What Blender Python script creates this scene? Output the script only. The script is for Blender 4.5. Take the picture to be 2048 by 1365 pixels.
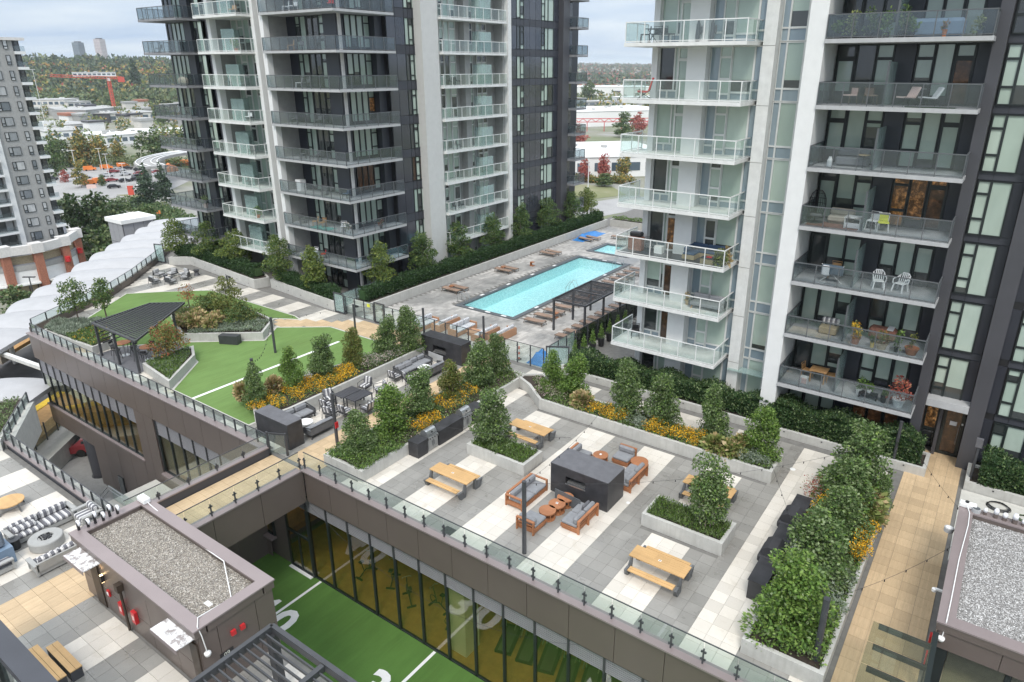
import bpy,math,random
import numpy as np
from math import radians as RAD,sin,cos,pi
scene = bpy.context.scene
for o in list(bpy.data.objects):
 bpy.data.objects.remove(o)
rng = random.Random(7)
# ---------------------------------------------------------------- camera
cam_data = bpy.data.cameras.new("camera")
cam = bpy.data.objects.new("camera",cam_data)
scene.collection.objects.link(cam)
cam.location = (0,0,19.5)
cam.rotation_euler = (RAD(90 - 20.509),0,RAD(35.111))
cam_data.sensor_width = 36.0
cam_data.lens = 1376.8 / 2048 * 36.0
cam_data.shift_x = -0.0168
cam_data.shift_y = -0.0170
cam_data.clip_start = 0.1
cam_data.clip_end = 30000
scene.camera = cam
scene.render.resolution_x,scene.render.resolution_y = 1024,682
# ---------------------------------------------------------------- light
SUN_EL,SUN_AZ = RAD(52),RAD(150)          # azimuth clockwise from +Y
world = bpy.data.worlds.new("World"); scene.world = world
world.use_nodes = True
wn,wl = world.node_tree.nodes,world.node_tree.links
wn.clear()
w_out = wn.new('ShaderNodeOutputWorld'); w_bg = wn.new('ShaderNodeBackground')
sky = wn.new('ShaderNodeTexSky'); sky.sky_type = 'NISHITA'; sky.sun_disc = False
sky.sun_elevation = SUN_EL; sky.sun_rotation = SUN_AZ
sky.air_density = 1.0; sky.dust_density = 1.5; sky.ozone_density = 1.0
w_bg.inputs['Strength'].default_value = 0.10
# cloud cover: soft grey-white overcast veil over the Nishita sky
tc = wn.new('ShaderNodeTexCoord'); sep = wn.new('ShaderNodeSeparateXYZ')
wl.new(tc.outputs['Generated'],sep.inputs[0])
mxz = wn.new('ShaderNodeMath'); mxz.operation = 'MAXIMUM'; mxz.inputs[1].default_value = 0.0
wl.new(sep.outputs['Z'],mxz.inputs[0])
addz = wn.new('ShaderNodeMath'); addz.operation = 'ADD'; addz.inputs[1].default_value = 0.10
wl.new(mxz.outputs[0],addz.inputs[0])
dvx = wn.new('ShaderNodeMath'); dvx.operation = 'DIVIDE'
dvy = wn.new('ShaderNodeMath'); dvy.operation = 'DIVIDE'
wl.new(sep.outputs['X'],dvx.inputs[0]); wl.new(addz.outputs[0],dvx.inputs[1])
wl.new(sep.outputs['Y'],dvy.inputs[0]); wl.new(addz.outputs[0],dvy.inputs[1])
cmb = wn.new('ShaderNodeCombineXYZ')
wl.new(dvx.outputs[0],cmb.inputs[0]); wl.new(dvy.outputs[0],cmb.inputs[1])
nz = wn.new('ShaderNodeTexNoise'); nz.inputs['Scale'].default_value = 0.55
nz.inputs['Detail'].default_value = 7; nz.inputs['Roughness'].default_value = 0.55
nz.inputs['Distortion'].default_value = 0.4
wl.new(cmb.outputs[0],nz.inputs['Vector'])
ramp = wn.new('ShaderNodeValToRGB')
ramp.color_ramp.elements[0].position = 0.36; ramp.color_ramp.elements[0].color = (3.0,4.0,5.6,1)
ramp.color_ramp.elements[1].position = 0.66; ramp.color_ramp.elements[1].color = (5.3,5.9,6.6,1)
wl.new(nz.outputs['Fac'],ramp.inputs[0])
# overcast brightens towards the zenith
zr = wn.new('ShaderNodeValToRGB')
zr.color_ramp.elements[0].position = 0.10; zr.color_ramp.elements[0].color = (1,1,1,1)
zr.color_ramp.elements[1].position = 0.95; zr.color_ramp.elements[1].color = (3.6,3.15,2.65,1)
wl.new(sep.outputs['Z'],zr.inputs[0])
vm = wn.new('ShaderNodeVectorMath'); vm.operation = 'MULTIPLY'
wl.new(ramp.outputs['Color'],vm.inputs[0]); wl.new(zr.outputs[0],vm.inputs[1])
mixs = wn.new('ShaderNodeMixRGB'); mixs.inputs[0].default_value = 0.88
wl.new(sky.outputs[0],mixs.inputs[1]); wl.new(vm.outputs[0],mixs.inputs[2])
wl.new(mixs.outputs[0],w_bg.inputs['Color']); wl.new(w_bg.outputs[0],w_out.inputs[0])
sun_d = bpy.data.lights.new("sun",'SUN'); sun = bpy.data.objects.new("sun",sun_d)
scene.collection.objects.link(sun)
sun_d.energy = 1.5; sun_d.angle = RAD(16); sun_d.color = (1.0,0.96,0.90)
sun.rotation_euler = (RAD(90) - SUN_EL,0,pi - SUN_AZ)
scene.view_settings.view_transform = 'Standard'
scene.view_settings.look = 'None'
scene.view_settings.exposure = 0.60
scene.view_settings.gamma = 1.0
scene.view_settings.use_curve_mapping = False
scene.cycles.max_bounces = 6; scene.cycles.diffuse_bounces = 3; scene.cycles.glossy_bounces = 3
scene.cycles.transmission_bounces = 4; scene.cycles.transparent_max_bounces = 12
scene.cycles.volume_bounces = 1
scene.cycles.caustics_reflective = False; scene.cycles.caustics_refractive = False
scene.cycles.sample_clamp_indirect = 4.0
# ---------------------------------------------------------------- materials
M = {}
class NT:
 def __init__(s,name):
  s.m = bpy.data.materials.new(name); s.m.use_nodes = True
  s.n,s.l = s.m.node_tree.nodes,s.m.node_tree.links
  s.bs = s.n['Principled BSDF']; s.out = s.n['Material Output']
 def add(s,t,**k):
  nd = s.n.new(t)
  for a,b in k.items(): setattr(nd,a,b)
  return nd
 def pos(s,scale=(1,1,1),obj=False):
  if obj:
   g = s.add('ShaderNodeTexCoord').outputs['Object']
  else:
   g = s.add('ShaderNodeNewGeometry').outputs['Position']
  mp = s.add('ShaderNodeMapping'); mp.inputs['Scale'].default_value = scale
  s.l.new(g,mp.inputs[0]); return mp.outputs[0]
 def noise(s,vec,scale,detail=4,rough=.55):
  n = s.add('ShaderNodeTexNoise'); n.inputs['Scale'].default_value = scale
  n.inputs['Detail'].default_value = detail; n.inputs['Roughness'].default_value = rough
  if vec is not None: s.l.new(vec,n.inputs['Vector'])
  return n.outputs['Fac']
 def ramp(s,fac,stops):
  r = s.add('ShaderNodeValToRGB'); els = r.color_ramp.elements
  while len(els) < len(stops): els.new(.5)
  for e,(p,c) in zip(els,stops):
   e.position = p; e.color = (c[0],c[1],c[2],1)
  s.l.new(fac,r.inputs[0]); return r.outputs['Color']
 def mix(s,fac,a,b,mode='MIX'):
  x = s.add('ShaderNodeMixRGB',blend_type=mode)
  for i,v in enumerate((fac,a,b)):
   if hasattr(v,'is_output'): s.l.new(v,x.inputs[i])
   elif i == 0: x.inputs[0].default_value = v
   else: x.inputs[i].default_value = (v[0],v[1],v[2],1)
  return x.outputs[0]
 def math(s,op,a,b=0.0):
  x = s.add('ShaderNodeMath',operation=op)
  for i,v in enumerate((a,b)):
   if hasattr(v,'is_output'): s.l.new(v,x.inputs[i])
   else: x.inputs[i].default_value = v
  return x.outputs[0]
 def base(s,c):
  if hasattr(c,'is_output'): s.l.new(c,s.bs.inputs['Base Color'])
  else: s.bs.inputs['Base Color'].default_value = (c[0],c[1],c[2],1)
 def rough(s,c):
  if hasattr(c,'is_output'): s.l.new(c,s.bs.inputs['Roughness'])
  else: s.bs.inputs['Roughness'].default_value = c
 def bump(s,h,strength=.3,dist=.01):
  b = s.add('ShaderNodeBump'); b.inputs['Strength'].default_value = strength
  b.inputs['Distance'].default_value = dist
  s.l.new(h,b.inputs['Height']); s.l.new(b.outputs[0],s.bs.inputs['Normal'])
 def whitecell(s,size,off=(0,0,0)):
  """one random value per grid cell of the place"""
  g = s.add('ShaderNodeNewGeometry').outputs['Position']
  a = s.add('ShaderNodeVectorMath',operation='ADD'); a.inputs[1].default_value = off
  s.l.new(g,a.inputs[0])
  d = s.add('ShaderNodeVectorMath',operation='DIVIDE'); d.inputs[1].default_value = size
  s.l.new(a.outputs[0],d.inputs[0])
  f = s.add('ShaderNodeVectorMath',operation='FLOOR'); s.l.new(d.outputs[0],f.inputs[0])
  w = s.add('ShaderNodeTexWhiteNoise'); s.l.new(f.outputs[0],w.inputs['Vector'])
  return w.outputs['Value']
def v3(c,k): return tuple(min(1,x * k) for x in c)
def simple(name,col,rough=.6,var=.12,scale=3.0,metallic=0.0,bump=0.0,bscale=60,spec=None,detail=5):
 t = NT(name)
 f = t.noise(t.pos(),scale,detail)
 t.base(t.ramp(f,[(.3,v3(col,1 - var)),(.7,v3(col,1 + var))]))
 t.rough(rough); t.bs.inputs['Metallic'].default_value = metallic
 if spec is not None: t.bs.inputs['Specular IOR Level'].default_value = spec
 if bump: t.bump(t.noise(t.pos(),bscale,3),bump)
 M[name] = t.m; return t
# floors
def tile_mat(name,c,wet):
 t = NT(name)
 cell = t.whitecell((.6017,.6017,10),(108.87,41.57,5))
 big = t.noise(t.pos(),.55,5,.6); fine = t.noise(t.pos((1,1,1)),6,6,.65); sp = t.noise(t.pos(),90,2)
 base = t.ramp(cell,[(0,v3(c,.86)),(1,v3(c,1.08))])
 base = t.mix(t.ramp(fine,[(.35,(0,0,0)),(.8,(.35,.35,.35))]),base,v3(c,.78))
 base = t.mix(t.ramp(sp,[(.62,(0,0,0)),(.75,(.25,.25,.25))]),base,v3(c,.6))
 if wet:
  w = t.ramp(big,[(.46,(0,0,0)),(.6,(1,1,1))])
  base = t.mix(t.mix(1,w,(.45,.45,.45),'MULTIPLY'),base,v3(c,.72))
  t.rough(t.ramp(big,[(.45,(.55,.55,.55)),(.62,(.2,.2,.2))]))
 else:
  base = t.mix(t.ramp(big,[(.4,(0,0,0)),(.75,(.3,.3,.3))]),base,v3((c[0],c[1] * .97,c[2] * .9),.88))
  d = t.noise(t.pos(),1.1,6,.7); base = t.mix(t.ramp(d,[(.56,(0,0,0)),(.72,(.5,.5,.5))]),base,(.42,.37,.30))
  t.rough(.5)
 t.base(base); M[name] = t.m
tile_mat('cream_tile',(.63,.59,.53),False)
tile_mat('grey_tile',(.275,.265,.245),True)
def wood_mat(name,c,plank=(.06,.6),along='y',stain=.5):
 t = NT(name)
 p = t.pos()
 cell = t.whitecell((.6017,.6017,10),(108.87,41.57,5))
 grain = t.noise(t.pos((40,3,3) if along == 'y' else (3,40,3)),1,5,.6)
 slat = t.whitecell((plank[0],50,10) if along == 'y' else (50,plank[0],10),(100,0,5))
 b = t.ramp(cell,[(0,v3(c,.84)),(1,v3(c,1.1))])
 b = t.mix(t.ramp(slat,[(0,(0,0,0)),(1,(.35,.35,.35))]),b,v3(c,.7))
 b = t.mix(t.ramp(grain,[(.4,(0,0,0)),(.8,(stain,stain,stain))]),b,v3((c[0],c[1] * .9,c[2] * .78),.62))
 st = t.noise(p,1.3,5,.6)
 b = t.mix(t.ramp(st,[(.5,(0,0,0)),(.8,(.35,.35,.35))]),b,v3(c,.6))
 t.base(b); t.rough(.6); t.bump(grain,.25,.004); M[name] = t.m
wood_mat('timber_tile',(.57,.425,.265))
wood_mat('teak',(.50,.29,.13),(.045,.6),'y',.35)
wood_mat('table_wood',(.56,.35,.155),(.13,.6),'x',.3)
wood_mat('orange_wood',(.37,.155,.07),(.08,.6),'y',.35)
wood_mat('brown_sling',(.32,.215,.16),(.05,.6),'y',.2)
def concrete_mat(name,c,stain=.4,mott=.11):
 t = NT(name)
 f = t.noise(t.pos((1,1,1)),2.2,6,.62); dr = t.noise(t.pos((7,7,.9)),1,4,.6); sp = t.noise(t.pos(),40,3)
 b = t.ramp(f,[(.3,v3(c,1 - mott)),(.7,v3(c,1 + mott * .7))])
 b = t.mix(t.ramp(dr,[(.45,(0,0,0)),(.8,(stain,stain,stain))]),b,v3((c[0],c[1] * .98,c[2] * .93),.68))
 t.base(b); t.rough(.8); t.bump(sp,.2,.006); M[name] = t.m
concrete_mat('planter_concrete',(.46,.455,.43),.45)
concrete_mat('kerb_concrete',(.52,.51,.47),.35)
concrete_mat('tower_concrete',(.53,.53,.515),.1,.05)
concrete_mat('white_concrete',(.68,.685,.68),.05,.04)
concrete_mat('slab_white',(.66,.665,.65),.15)
concrete_mat('slab_dark',(.23,.232,.245),.15)
concrete_mat('slab_grey',(.40,.405,.41),.15)
concrete_mat('plaza_paving',(.27,.27,.265),.3)
concrete_mat('grey_cladding',(.33,.33,.32),.1)
concrete_mat('pale_cladding',(.62,.60,.58),.1)
simple('joint_dark',(.16,.155,.145),.9,.15)
simple('brown_panel',(.150,.122,.110),.38,.05,.6,metallic=.25)
simple('brown_coping',(.27,.225,.222),.42,.05,.8,metallic=.2)
simple('louver',(.36,.36,.39),.45,.06,metallic=.4)
simple('dark_metal',(.045,.047,.052),.45,.15)
simple('post_metal',(.052,.054,.06),.5,.12)
simple('charcoal_stone',(.036,.036,.04),.42,.35,2.5,detail=9)
simple('stone_top',(.115,.115,.125),.55,.15,3.0)
simple('dark_panel',(.032,.035,.046),.32,.1,.7)
simple('dark_panel_soft',(.046,.049,.060),.45,.1,.7)
simple('pier_dark',(.062,.062,.070),.42,.08,.7)
simple('frame_black',(.016,.022,.022),.4,.1)
simple('frame_white',(.62,.63,.61),.45,.06)
simple('rail_white',(.68,.69,.68),.4,.05)
simple('rail_grey',(.10,.108,.115),.45,.1)
simple('white_paint',(.78,.78,.77),.45,.04)
simple('canopy_white',(.40,.40,.41),.5,.06,.8)
simple('canopy_dark',(.13,.13,.13),.7,.1)
simple('red_paint',(.52,.025,.03),.4,.1)
simple('crane_red',(.60,.09,.06),.5,.1)
simple('orange_cover',(.62,.19,.06),.6,.2)
simple('steel',(.50,.51,.52),.28,.08,metallic=.85)
simple('black_plastic',(.02,.02,.022),.4,.2)
simple('grey_cushion',(.215,.22,.232),.85,.1,5)
simple('dark_cushion',(.105,.108,.115),.85,.12,5)
simple('blue_cushion',(.05,.085,.15),.85,.12,5)
simple('beige_cushion',(.52,.46,.38),.85,.1,5)
simple('wicker',(.40,.31,.19),.8,.25,40)
simple('terracotta',(.42,.15,.07),.7,.15)
simple('yellow_paint',(.62,.42,.03),.6,.12)
simple('amber_floor',(.44,.25,.09),.7,.15)
simple('soil',(.045,.034,.026),.95,.4,8)
simple('asphalt',(.30,.295,.29),.9,.12,.15)
simple('track_asphalt',(.085,.085,.088),.85,.25,.6)
simple('blue_tarp',(.03,.19,.50),.45,.2,3)
simple('skin',(.45,.28,.20),.6,.05)
simple('hair_dark',(.03,.02,.015),.6,.2)
simple('white_cloth',(.72,.72,.74),.8,.05)
simple('black_cloth',(.032,.032,.036),.8,.1)
simple('brick_red',(.33,.135,.085),.85,.2,4)
simple('tan_stone',(.36,.30,.20),.85,.2,4)
simple('blue_grey',(.17,.24,.33),.5,.08)
simple('pool_rim',(.10,.11,.12),.6,.2,5)
simple('bark',(.13,.10,.075),.9,.3,12)
simple('pale_bark',(.26,.22,.18),.9,.25,12)
simple('firebed',(.10,.10,.10),.6,.9,60)
simple('ivory_blind',(.60,.62,.56),.6,.05)
simple('pink_cloth',(.68,.50,.46),.8,.08)
simple('red_cushion',(.50,.03,.03),.8,.12)
simple('yellow_cloth',(.62,.64,.05),.8,.2)
simple('rug_brown',(.24,.11,.08),.95,.4,8)
simple('rug_teal',(.15,.42,.38),.95,.5,3)
simple('car_silver',(.42,.43,.45),.3,.04)
simple('car_white',(.78,.78,.78),.3,.03)
simple('car_black',(.02,.02,.025),.25,.1)
simple('car_red',(.22,.03,.035),.3,.08)
simple('car_orange',(.72,.20,.04),.4,.08)
simple('tyre',(.015,.015,.015),.9,.1)
simple('glass_dark',(.03,.04,.045),.12,.1)
simple('roof_white',(.74,.74,.73),.7,.06,.05)
simple('roof_grey',(.36,.36,.35),.8,.12,.1)
simple('wall_cream',(.60,.58,.54),.8,.06,.3)
simple('lilac_tower',(.40,.33,.36),.7,.05,.02)
simple('slate_tower',(.15,.18,.22),.7,.05,.02)
# artificial turf, gravel, striped fabric, pavers
def turf_mat(name,c):
 t = NT(name)
 big = t.noise(t.pos((1,.25,1)),1.6,4,.6); fine = t.noise(t.pos(),30,3)
 b = t.ramp(big,[(.3,v3(c,.86)),(.7,v3(c,1.12))])
 b = t.mix(t.ramp(fine,[(.3,(0,0,0)),(.8,(.4,.4,.4))]),b,v3((c[0] * 1.1,c[1],c[2]),1.3))
 w = t.noise(t.pos((1,1,1)),.35,4,.6); b = t.mix(t.ramp(w,[(.4,(0,0,0)),(.75,(.45,.45,.45))]),b,v3((c[0] * 1.15,c[1],c[2]),.8))
 s = t.noise(t.pos((3,.15,1)),2.0,2); b = t.mix(t.ramp(s,[(.5,(0,0,0)),(.7,(.3,.3,.3))]),b,v3(c,1.25))
 t.base(b); t.rough(.95); t.bs.inputs['Specular IOR Level'].default_value = .1
 t.bump(t.noise(t.pos(),110,2),.5,.01); M[name] = t.m
turf_mat('turf',(.130,.215,.070))
turf_mat('turf_court',(.080,.165,.040))
def gravel_mat(name,cs,sc=34):
 t = NT(name)
 v = t.add('ShaderNodeTexVoronoi'); v.inputs['Scale'].default_value = sc; t.l.new(t.pos(),v.inputs['Vector'])
 h = t.add('ShaderNodeSeparateColor'); t.l.new(v.outputs['Color'],h.inputs[0])
 b = t.ramp(h.outputs[0],[(0,cs[0]),(.4,cs[1]),(.75,cs[2]),(1,cs[3])])
 e = t.ramp(v.outputs['Distance'],[(.0,(1,1,1)),(.62,(.55,.55,.55))])
 b = t.mix(1,b,e,'MULTIPLY')
 t.base(b); t.rough(.85)
 inv = t.math('SUBTRACT',1.0,v.outputs['Distance']); t.bump(inv,.9,.02); M[name] = t.m
gravel_mat('gravel_tan',[(.16,.14,.12),(.30,.27,.235),(.42,.385,.33),(.62,.59,.55)])
gravel_mat('gravel_pale',[(.16,.155,.15),(.30,.29,.28),(.42,.41,.40),(.6,.59,.58)])
def stripe_mat(name,a,b_,w,axis=0,dark=None):
 t = NT(name)
 s = t.add('ShaderNodeSeparateXYZ'); t.l.new(t.pos(obj=True),s.inputs[0])
 f = t.math('FRACT',t.math('DIVIDE',s.outputs[axis],w),0)
 r = t.add('ShaderNodeValToRGB'); r.color_ramp.interpolation = 'CONSTANT'
 e = r.color_ramp.elements; e[0].position = 0; e[0].color = (*a,1); e[1].position = .42; e[1].color = (*b_,1)
 x = e.new(.5); x.color = (*a,1); x = e.new(.56); x.color = (*b_,1); x = e.new(.86); x.color = (*(dark or a),1)
 t.l.new(f,r.inputs[0]); t.base(r.outputs[0]); t.rough(.85); M[name] = t.m
stripe_mat('stripe_x',(.13,.13,.145),(.62,.61,.60),.24,0)
stripe_mat('stripe_y',(.13,.13,.145),(.62,.61,.60),.24,1)
stripe_mat('stripe_blue',(.60,.61,.62),(.24,.26,.30),.16,0)
stripe_mat('stripe_blue_y',(.60,.61,.62),(.24,.26,.30),.16,1)
def paver_mat():
 t = NT('pool_paver')
 cell = t.whitecell((.3,.6,10),(100,100,5)); big = t.noise(t.pos(),.16,5,.65)
 c = (.45,.43,.405)
 b = t.ramp(cell,[(0,v3(c,.72)),(1,v3(c,1.15))])
 b = t.mix(t.ramp(big,[(.48,(0,0,0)),(.62,(.75,.75,.75))]),b,(.19,.19,.187))
 f = t.noise(t.pos(),5,5,.6); b = t.mix(t.ramp(f,[(.4,(0,0,0)),(.8,(.35,.35,.35))]),b,v3(c,.7))
 t.base(b); t.rough(t.ramp(big,[(.5,(.8,.8,.8)),(.62,(.4,.4,.4))])); M['pool_paver'] = t.m
paver_mat()
# glazing: a clear pane you look through, and panes with what hangs behind them
def schlick(t,f0,nrm=None):
 g = t.add('ShaderNodeNewGeometry'); d = t.add('ShaderNodeVectorMath',operation='DOT_PRODUCT')
 t.l.new(nrm or g.outputs['Normal'],d.inputs[0]); t.l.new(g.outputs['Incoming'],d.inputs[1])
 c = t.math('SUBTRACT',1.0,t.math('ABSOLUTE',d.outputs['Value']))
 return t.math('ADD',t.math('MULTIPLY',t.math('POWER',t.math('MAXIMUM',c,0.0),5.0),1 - f0),f0)
def clear_glass(name,tint,refl=.10,milk=0.0,milkc=(.7,.8,.78)):
 t = NT(name); t.n.remove(t.bs)
 tr = t.add('ShaderNodeBsdfTransparent'); tr.inputs[0].default_value = (*tint,1)
 gl = t.add('ShaderNodeBsdfGlossy'); gl.inputs['Roughness'].default_value = .02; gl.inputs[0].default_value = (.9,.95,.95,1)
 f = schlick(t,refl)
 tr.inputs[0].default_value = tuple(x ** .5 for x in tint) + (1,)
 mx = t.add('ShaderNodeMixShader'); t.l.new(f,mx.inputs[0]); t.l.new(tr.outputs[0],mx.inputs[1]); t.l.new(gl.outputs[0],mx.inputs[2])
 last = mx
 if milk:
  milk = milk * .6
  df = t.add('ShaderNodeBsdfDiffuse'); df.inputs[0].default_value = (*milkc,1)
  m2 = t.add('ShaderNodeMixShader'); m2.inputs[0].default_value = milk
  t.l.new(mx.outputs[0],m2.inputs[1]); t.l.new(df.outputs[0],m2.inputs[2]); last = m2
 t.l.new(last.outputs[0],t.out.inputs[0]); M[name] = t.m
clear_glass('rail_glass',(.80,.87,.85),.05,.05)
clear_glass('rail_glass_dark',(.62,.68,.70),.06,.07,(.30,.34,.37))
clear_glass('frosted_glass',(.75,.85,.83),.05,.55,(.50,.63,.61))
clear_glass('dark_fence_glass',(.16,.18,.19),.08,.04,(.10,.11,.12))
clear_glass('gym_glass',(.66,.66,.44),.13)
clear_glass('skylight_glass',(.62,.66,.55),.06,.08,(.4,.42,.36))
def pane_mat(name,c1,c2,rough=.06,split=None):
 t = NT(name)
 oi = t.add('ShaderNodeObjectInfo')
 col = t.ramp(oi.outputs['Random'],[(0,c1),(1,c2)])
 n = t.noise(t.pos((1.2,1.2,.5)),1.0,3)
 col = t.mix(t.ramp(n,[(.4,(0,0,0)),(.7,(.35,.35,.35))]),col,v3(c1,.72))
 if name == 'blind_pane':      # blinds hang at different heights, the room shows dark below
  sx = t.add('ShaderNodeSeparateXYZ'); t.l.new(t.pos(obj=True),sx.inputs[0])
  wn_ = t.add('ShaderNodeTexWhiteNoise',noise_dimensions='1D'); t.l.new(t.math('MULTIPLY',oi.outputs['Random'],97.3),wn_.inputs['W'])
  lim = t.math('MULTIPLY',t.math('MAXIMUM',t.math('SUBTRACT',wn_.outputs['Value'],.62),0.0),3.4)
  col = t.mix(t.math('LESS_THAN',sx.outputs[2],lim),col,(.045,.052,.052))
 t.base(col); t.rough(rough); t.bs.inputs['Specular IOR Level'].default_value = .75
 t.bs.inputs['Coat Weight'].default_value = .5; t.bs.inputs['Coat Roughness'].default_value = .02
 wv = t.noise(t.pos(),1.1,2); t.bump(wv,.10,.05)
 M[name] = t.m
pane_mat('blind_pane',(.34,.43,.37),(.46,.55,.48))
pane_mat('dark_pane',(.018,.022,.024),(.06,.068,.07))
pane_mat('spandrel_blue',(.22,.285,.33),(.27,.335,.37))
pane_mat('spandrel_dark',(.030,.034,.046),(.052,.055,.070),.1)
pane_mat('office_pane',(.06,.09,.12),(.16,.20,.24))
pane_mat('home_pane',(.12,.14,.16),(.55,.56,.56))
def glow_mat(name,c,s):
 t = NT(name)
 n = t.noise(t.pos(),4.5,6,.75)
 col = t.ramp(n,[(.45,v3(c,.04)),(.56,v3(c,.22)),(.78,c)])
 t.base((.03,.02,.015)); t.l.new(col,t.bs.inputs['Emission Color']); t.bs.inputs['Emission Strength'].default_value = s
 t.rough(.08); M[name] = t.m
glow_mat('lit_room_pane',(1.0,.50,.18),.40)
glow_mat('dim_room_pane',(.6,.30,.14),.16)
def lamp_mat(name,c,s):
 t = NT(name); t.base(c); t.bs.inputs['Emission Color'].default_value = (*c,1); t.bs.inputs['Emission Strength'].default_value = s
 M[name] = t.m
lamp_mat('lamp_glow',(1.0,.72,.38),6.0)
lamp_mat('gym_light',(1.0,.78,.42),1.6)
def water_mat(name,tint):
 t = NT(name); t.n.remove(t.bs)
 tr = t.add('ShaderNodeBsdfTransparent'); tr.inputs[0].default_value = (*tint,1)
 gl = t.add('ShaderNodeBsdfGlossy'); gl.inputs['Roughness'].default_value = .04
 b = t.add('ShaderNodeBump'); b.inputs['Strength'].default_value = .45; b.inputs['Distance'].default_value = .06
 t.l.new(t.noise(t.pos(),3.6,3,.6),b.inputs['Height'])
 t.l.new(b.outputs[0],gl.inputs['Normal']); fo = schlick(t,.03,b.outputs[0])
 mx = t.add('ShaderNodeMixShader'); t.l.new(fo,mx.inputs[0]); t.l.new(tr.outputs[0],mx.inputs[1]); t.l.new(gl.outputs[0],mx.inputs[2])
 t.l.new(mx.outputs[0],t.out.inputs[0]); M[name] = t.m
water_mat('water',(.80,.95,.96))
def basin_mat():
 t = NT('pool_tile')
 v = t.add('ShaderNodeTexVoronoi',feature='DISTANCE_TO_EDGE'); v.inputs['Scale'].default_value = 2.6
 t.l.new(t.pos(),v.inputs['Vector'])
 col = t.ramp(v.outputs['Distance'],[(.0,(.70,.88,.87)),(.16,(.52,.76,.77))])
 t.base(col); t.rough(.5); M['pool_tile'] = t.m
basin_mat()
# leaves: tone varies leaf by leaf
def leaf_mat(name,stops,trans=.25,scale=1.6):
 t = NT(name)
 g = t.add('ShaderNodeNewGeometry')
 n = t.noise(t.pos(),scale,3,.6)
 f = t.math('ADD',t.math('MULTIPLY',g.outputs['Random Per Island'],.6),t.math('MULTIPLY',n,.45))
 col = t.ramp(f,[(.12 + .76 * i / (len(stops) - 1),c) for i,c in enumerate(stops)])
 t.base(col); t.rough(.55); t.bs.inputs['Specular IOR Level'].default_value = .35
 tl = t.add('ShaderNodeBsdfTranslucent'); t.l.new(col,tl.inputs[0])
 mx = t.add('ShaderNodeMixShader'); mx.inputs[0].default_value = trans
 t.l.new(t.bs.outputs[0],mx.inputs[1]); t.l.new(tl.outputs[0],mx.inputs[2]); t.l.new(mx.outputs[0],t.out.inputs[0])
 M[name] = t.m
leaf_mat('leaf_shrub',[(.032,.062,.022),(.080,.140,.042),(.155,.22,.082),(.30,.36,.20)])
leaf_mat('leaf_bright',[(.055,.105,.022),(.10,.19,.035),(.18,.29,.06),(.27,.36,.10)])
leaf_mat('leaf_olive',[(.065,.08,.022),(.12,.145,.038),(.19,.20,.055),(.27,.24,.08)])
leaf_mat('leaf_hedge',[(.014,.036,.013),(.028,.062,.022),(.045,.092,.032),(.085,.14,.055)])
leaf_mat('leaf_tree',[(.06,.10,.02),(.115,.165,.036),(.19,.24,.055),(.28,.31,.09)])
leaf_mat('leaf_tree_deep',[(.035,.075,.026),(.065,.12,.038),(.10,.17,.055),(.17,.23,.09)])
leaf_mat('leaf_sage',[(.12,.16,.11),(.20,.25,.18),(.30,.35,.27),(.40,.44,.36)])
leaf_mat('leaf_grass',[(.09,.14,.03),(.17,.22,.06),(.27,.30,.10),(.38,.38,.17)])
leaf_mat('leaf_tan',[(.20,.16,.07),(.36,.27,.13),(.50,.38,.20),(.60,.48,.30)])
leaf_mat('petal_yellow',[(.50,.22,.01),(.78,.38,.015),(.86,.50,.02),(.90,.58,.04)],.15)
leaf_mat('petal_pink',[(.32,.24,.20),(.48,.36,.34),(.62,.48,.47),(.72,.60,.60)],.15)
leaf_mat('petal_white',[(.6,.55,.52),(.7,.66,.62),(.8,.78,.75),(.8,.2,.2)],.15)
leaf_mat('leaf_red',[(.16,.03,.03),(.30,.06,.05),(.42,.12,.08),(.46,.24,.12)])
leaf_mat('leaf_autumn',[(.12,.15,.04),(.22,.20,.05),(.40,.20,.07),(.52,.13,.07)])
leaf_mat('leaf_far',[(.05,.085,.035),(.085,.13,.05),(.13,.17,.065),(.20,.21,.09)],.1,.02)
leaf_mat('leaf_far_pine',[(.03,.055,.035),(.045,.08,.045),(.065,.10,.06),(.09,.13,.07)],.1,.02)
leaf_mat('leaf_far_gold',[(.20,.18,.05),(.30,.25,.06),(.42,.30,.08),(.46,.22,.08)],.1,.05)
leaf_mat('leaf_far_red',[(.22,.05,.05),(.34,.08,.07),(.42,.12,.10),(.40,.20,.12)],.1,.05)
leaf_mat('wood_mass',[(.045,.080,.038),(.080,.125,.050),(.14,.165,.065),(.22,.19,.08)],.1,.012)
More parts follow.
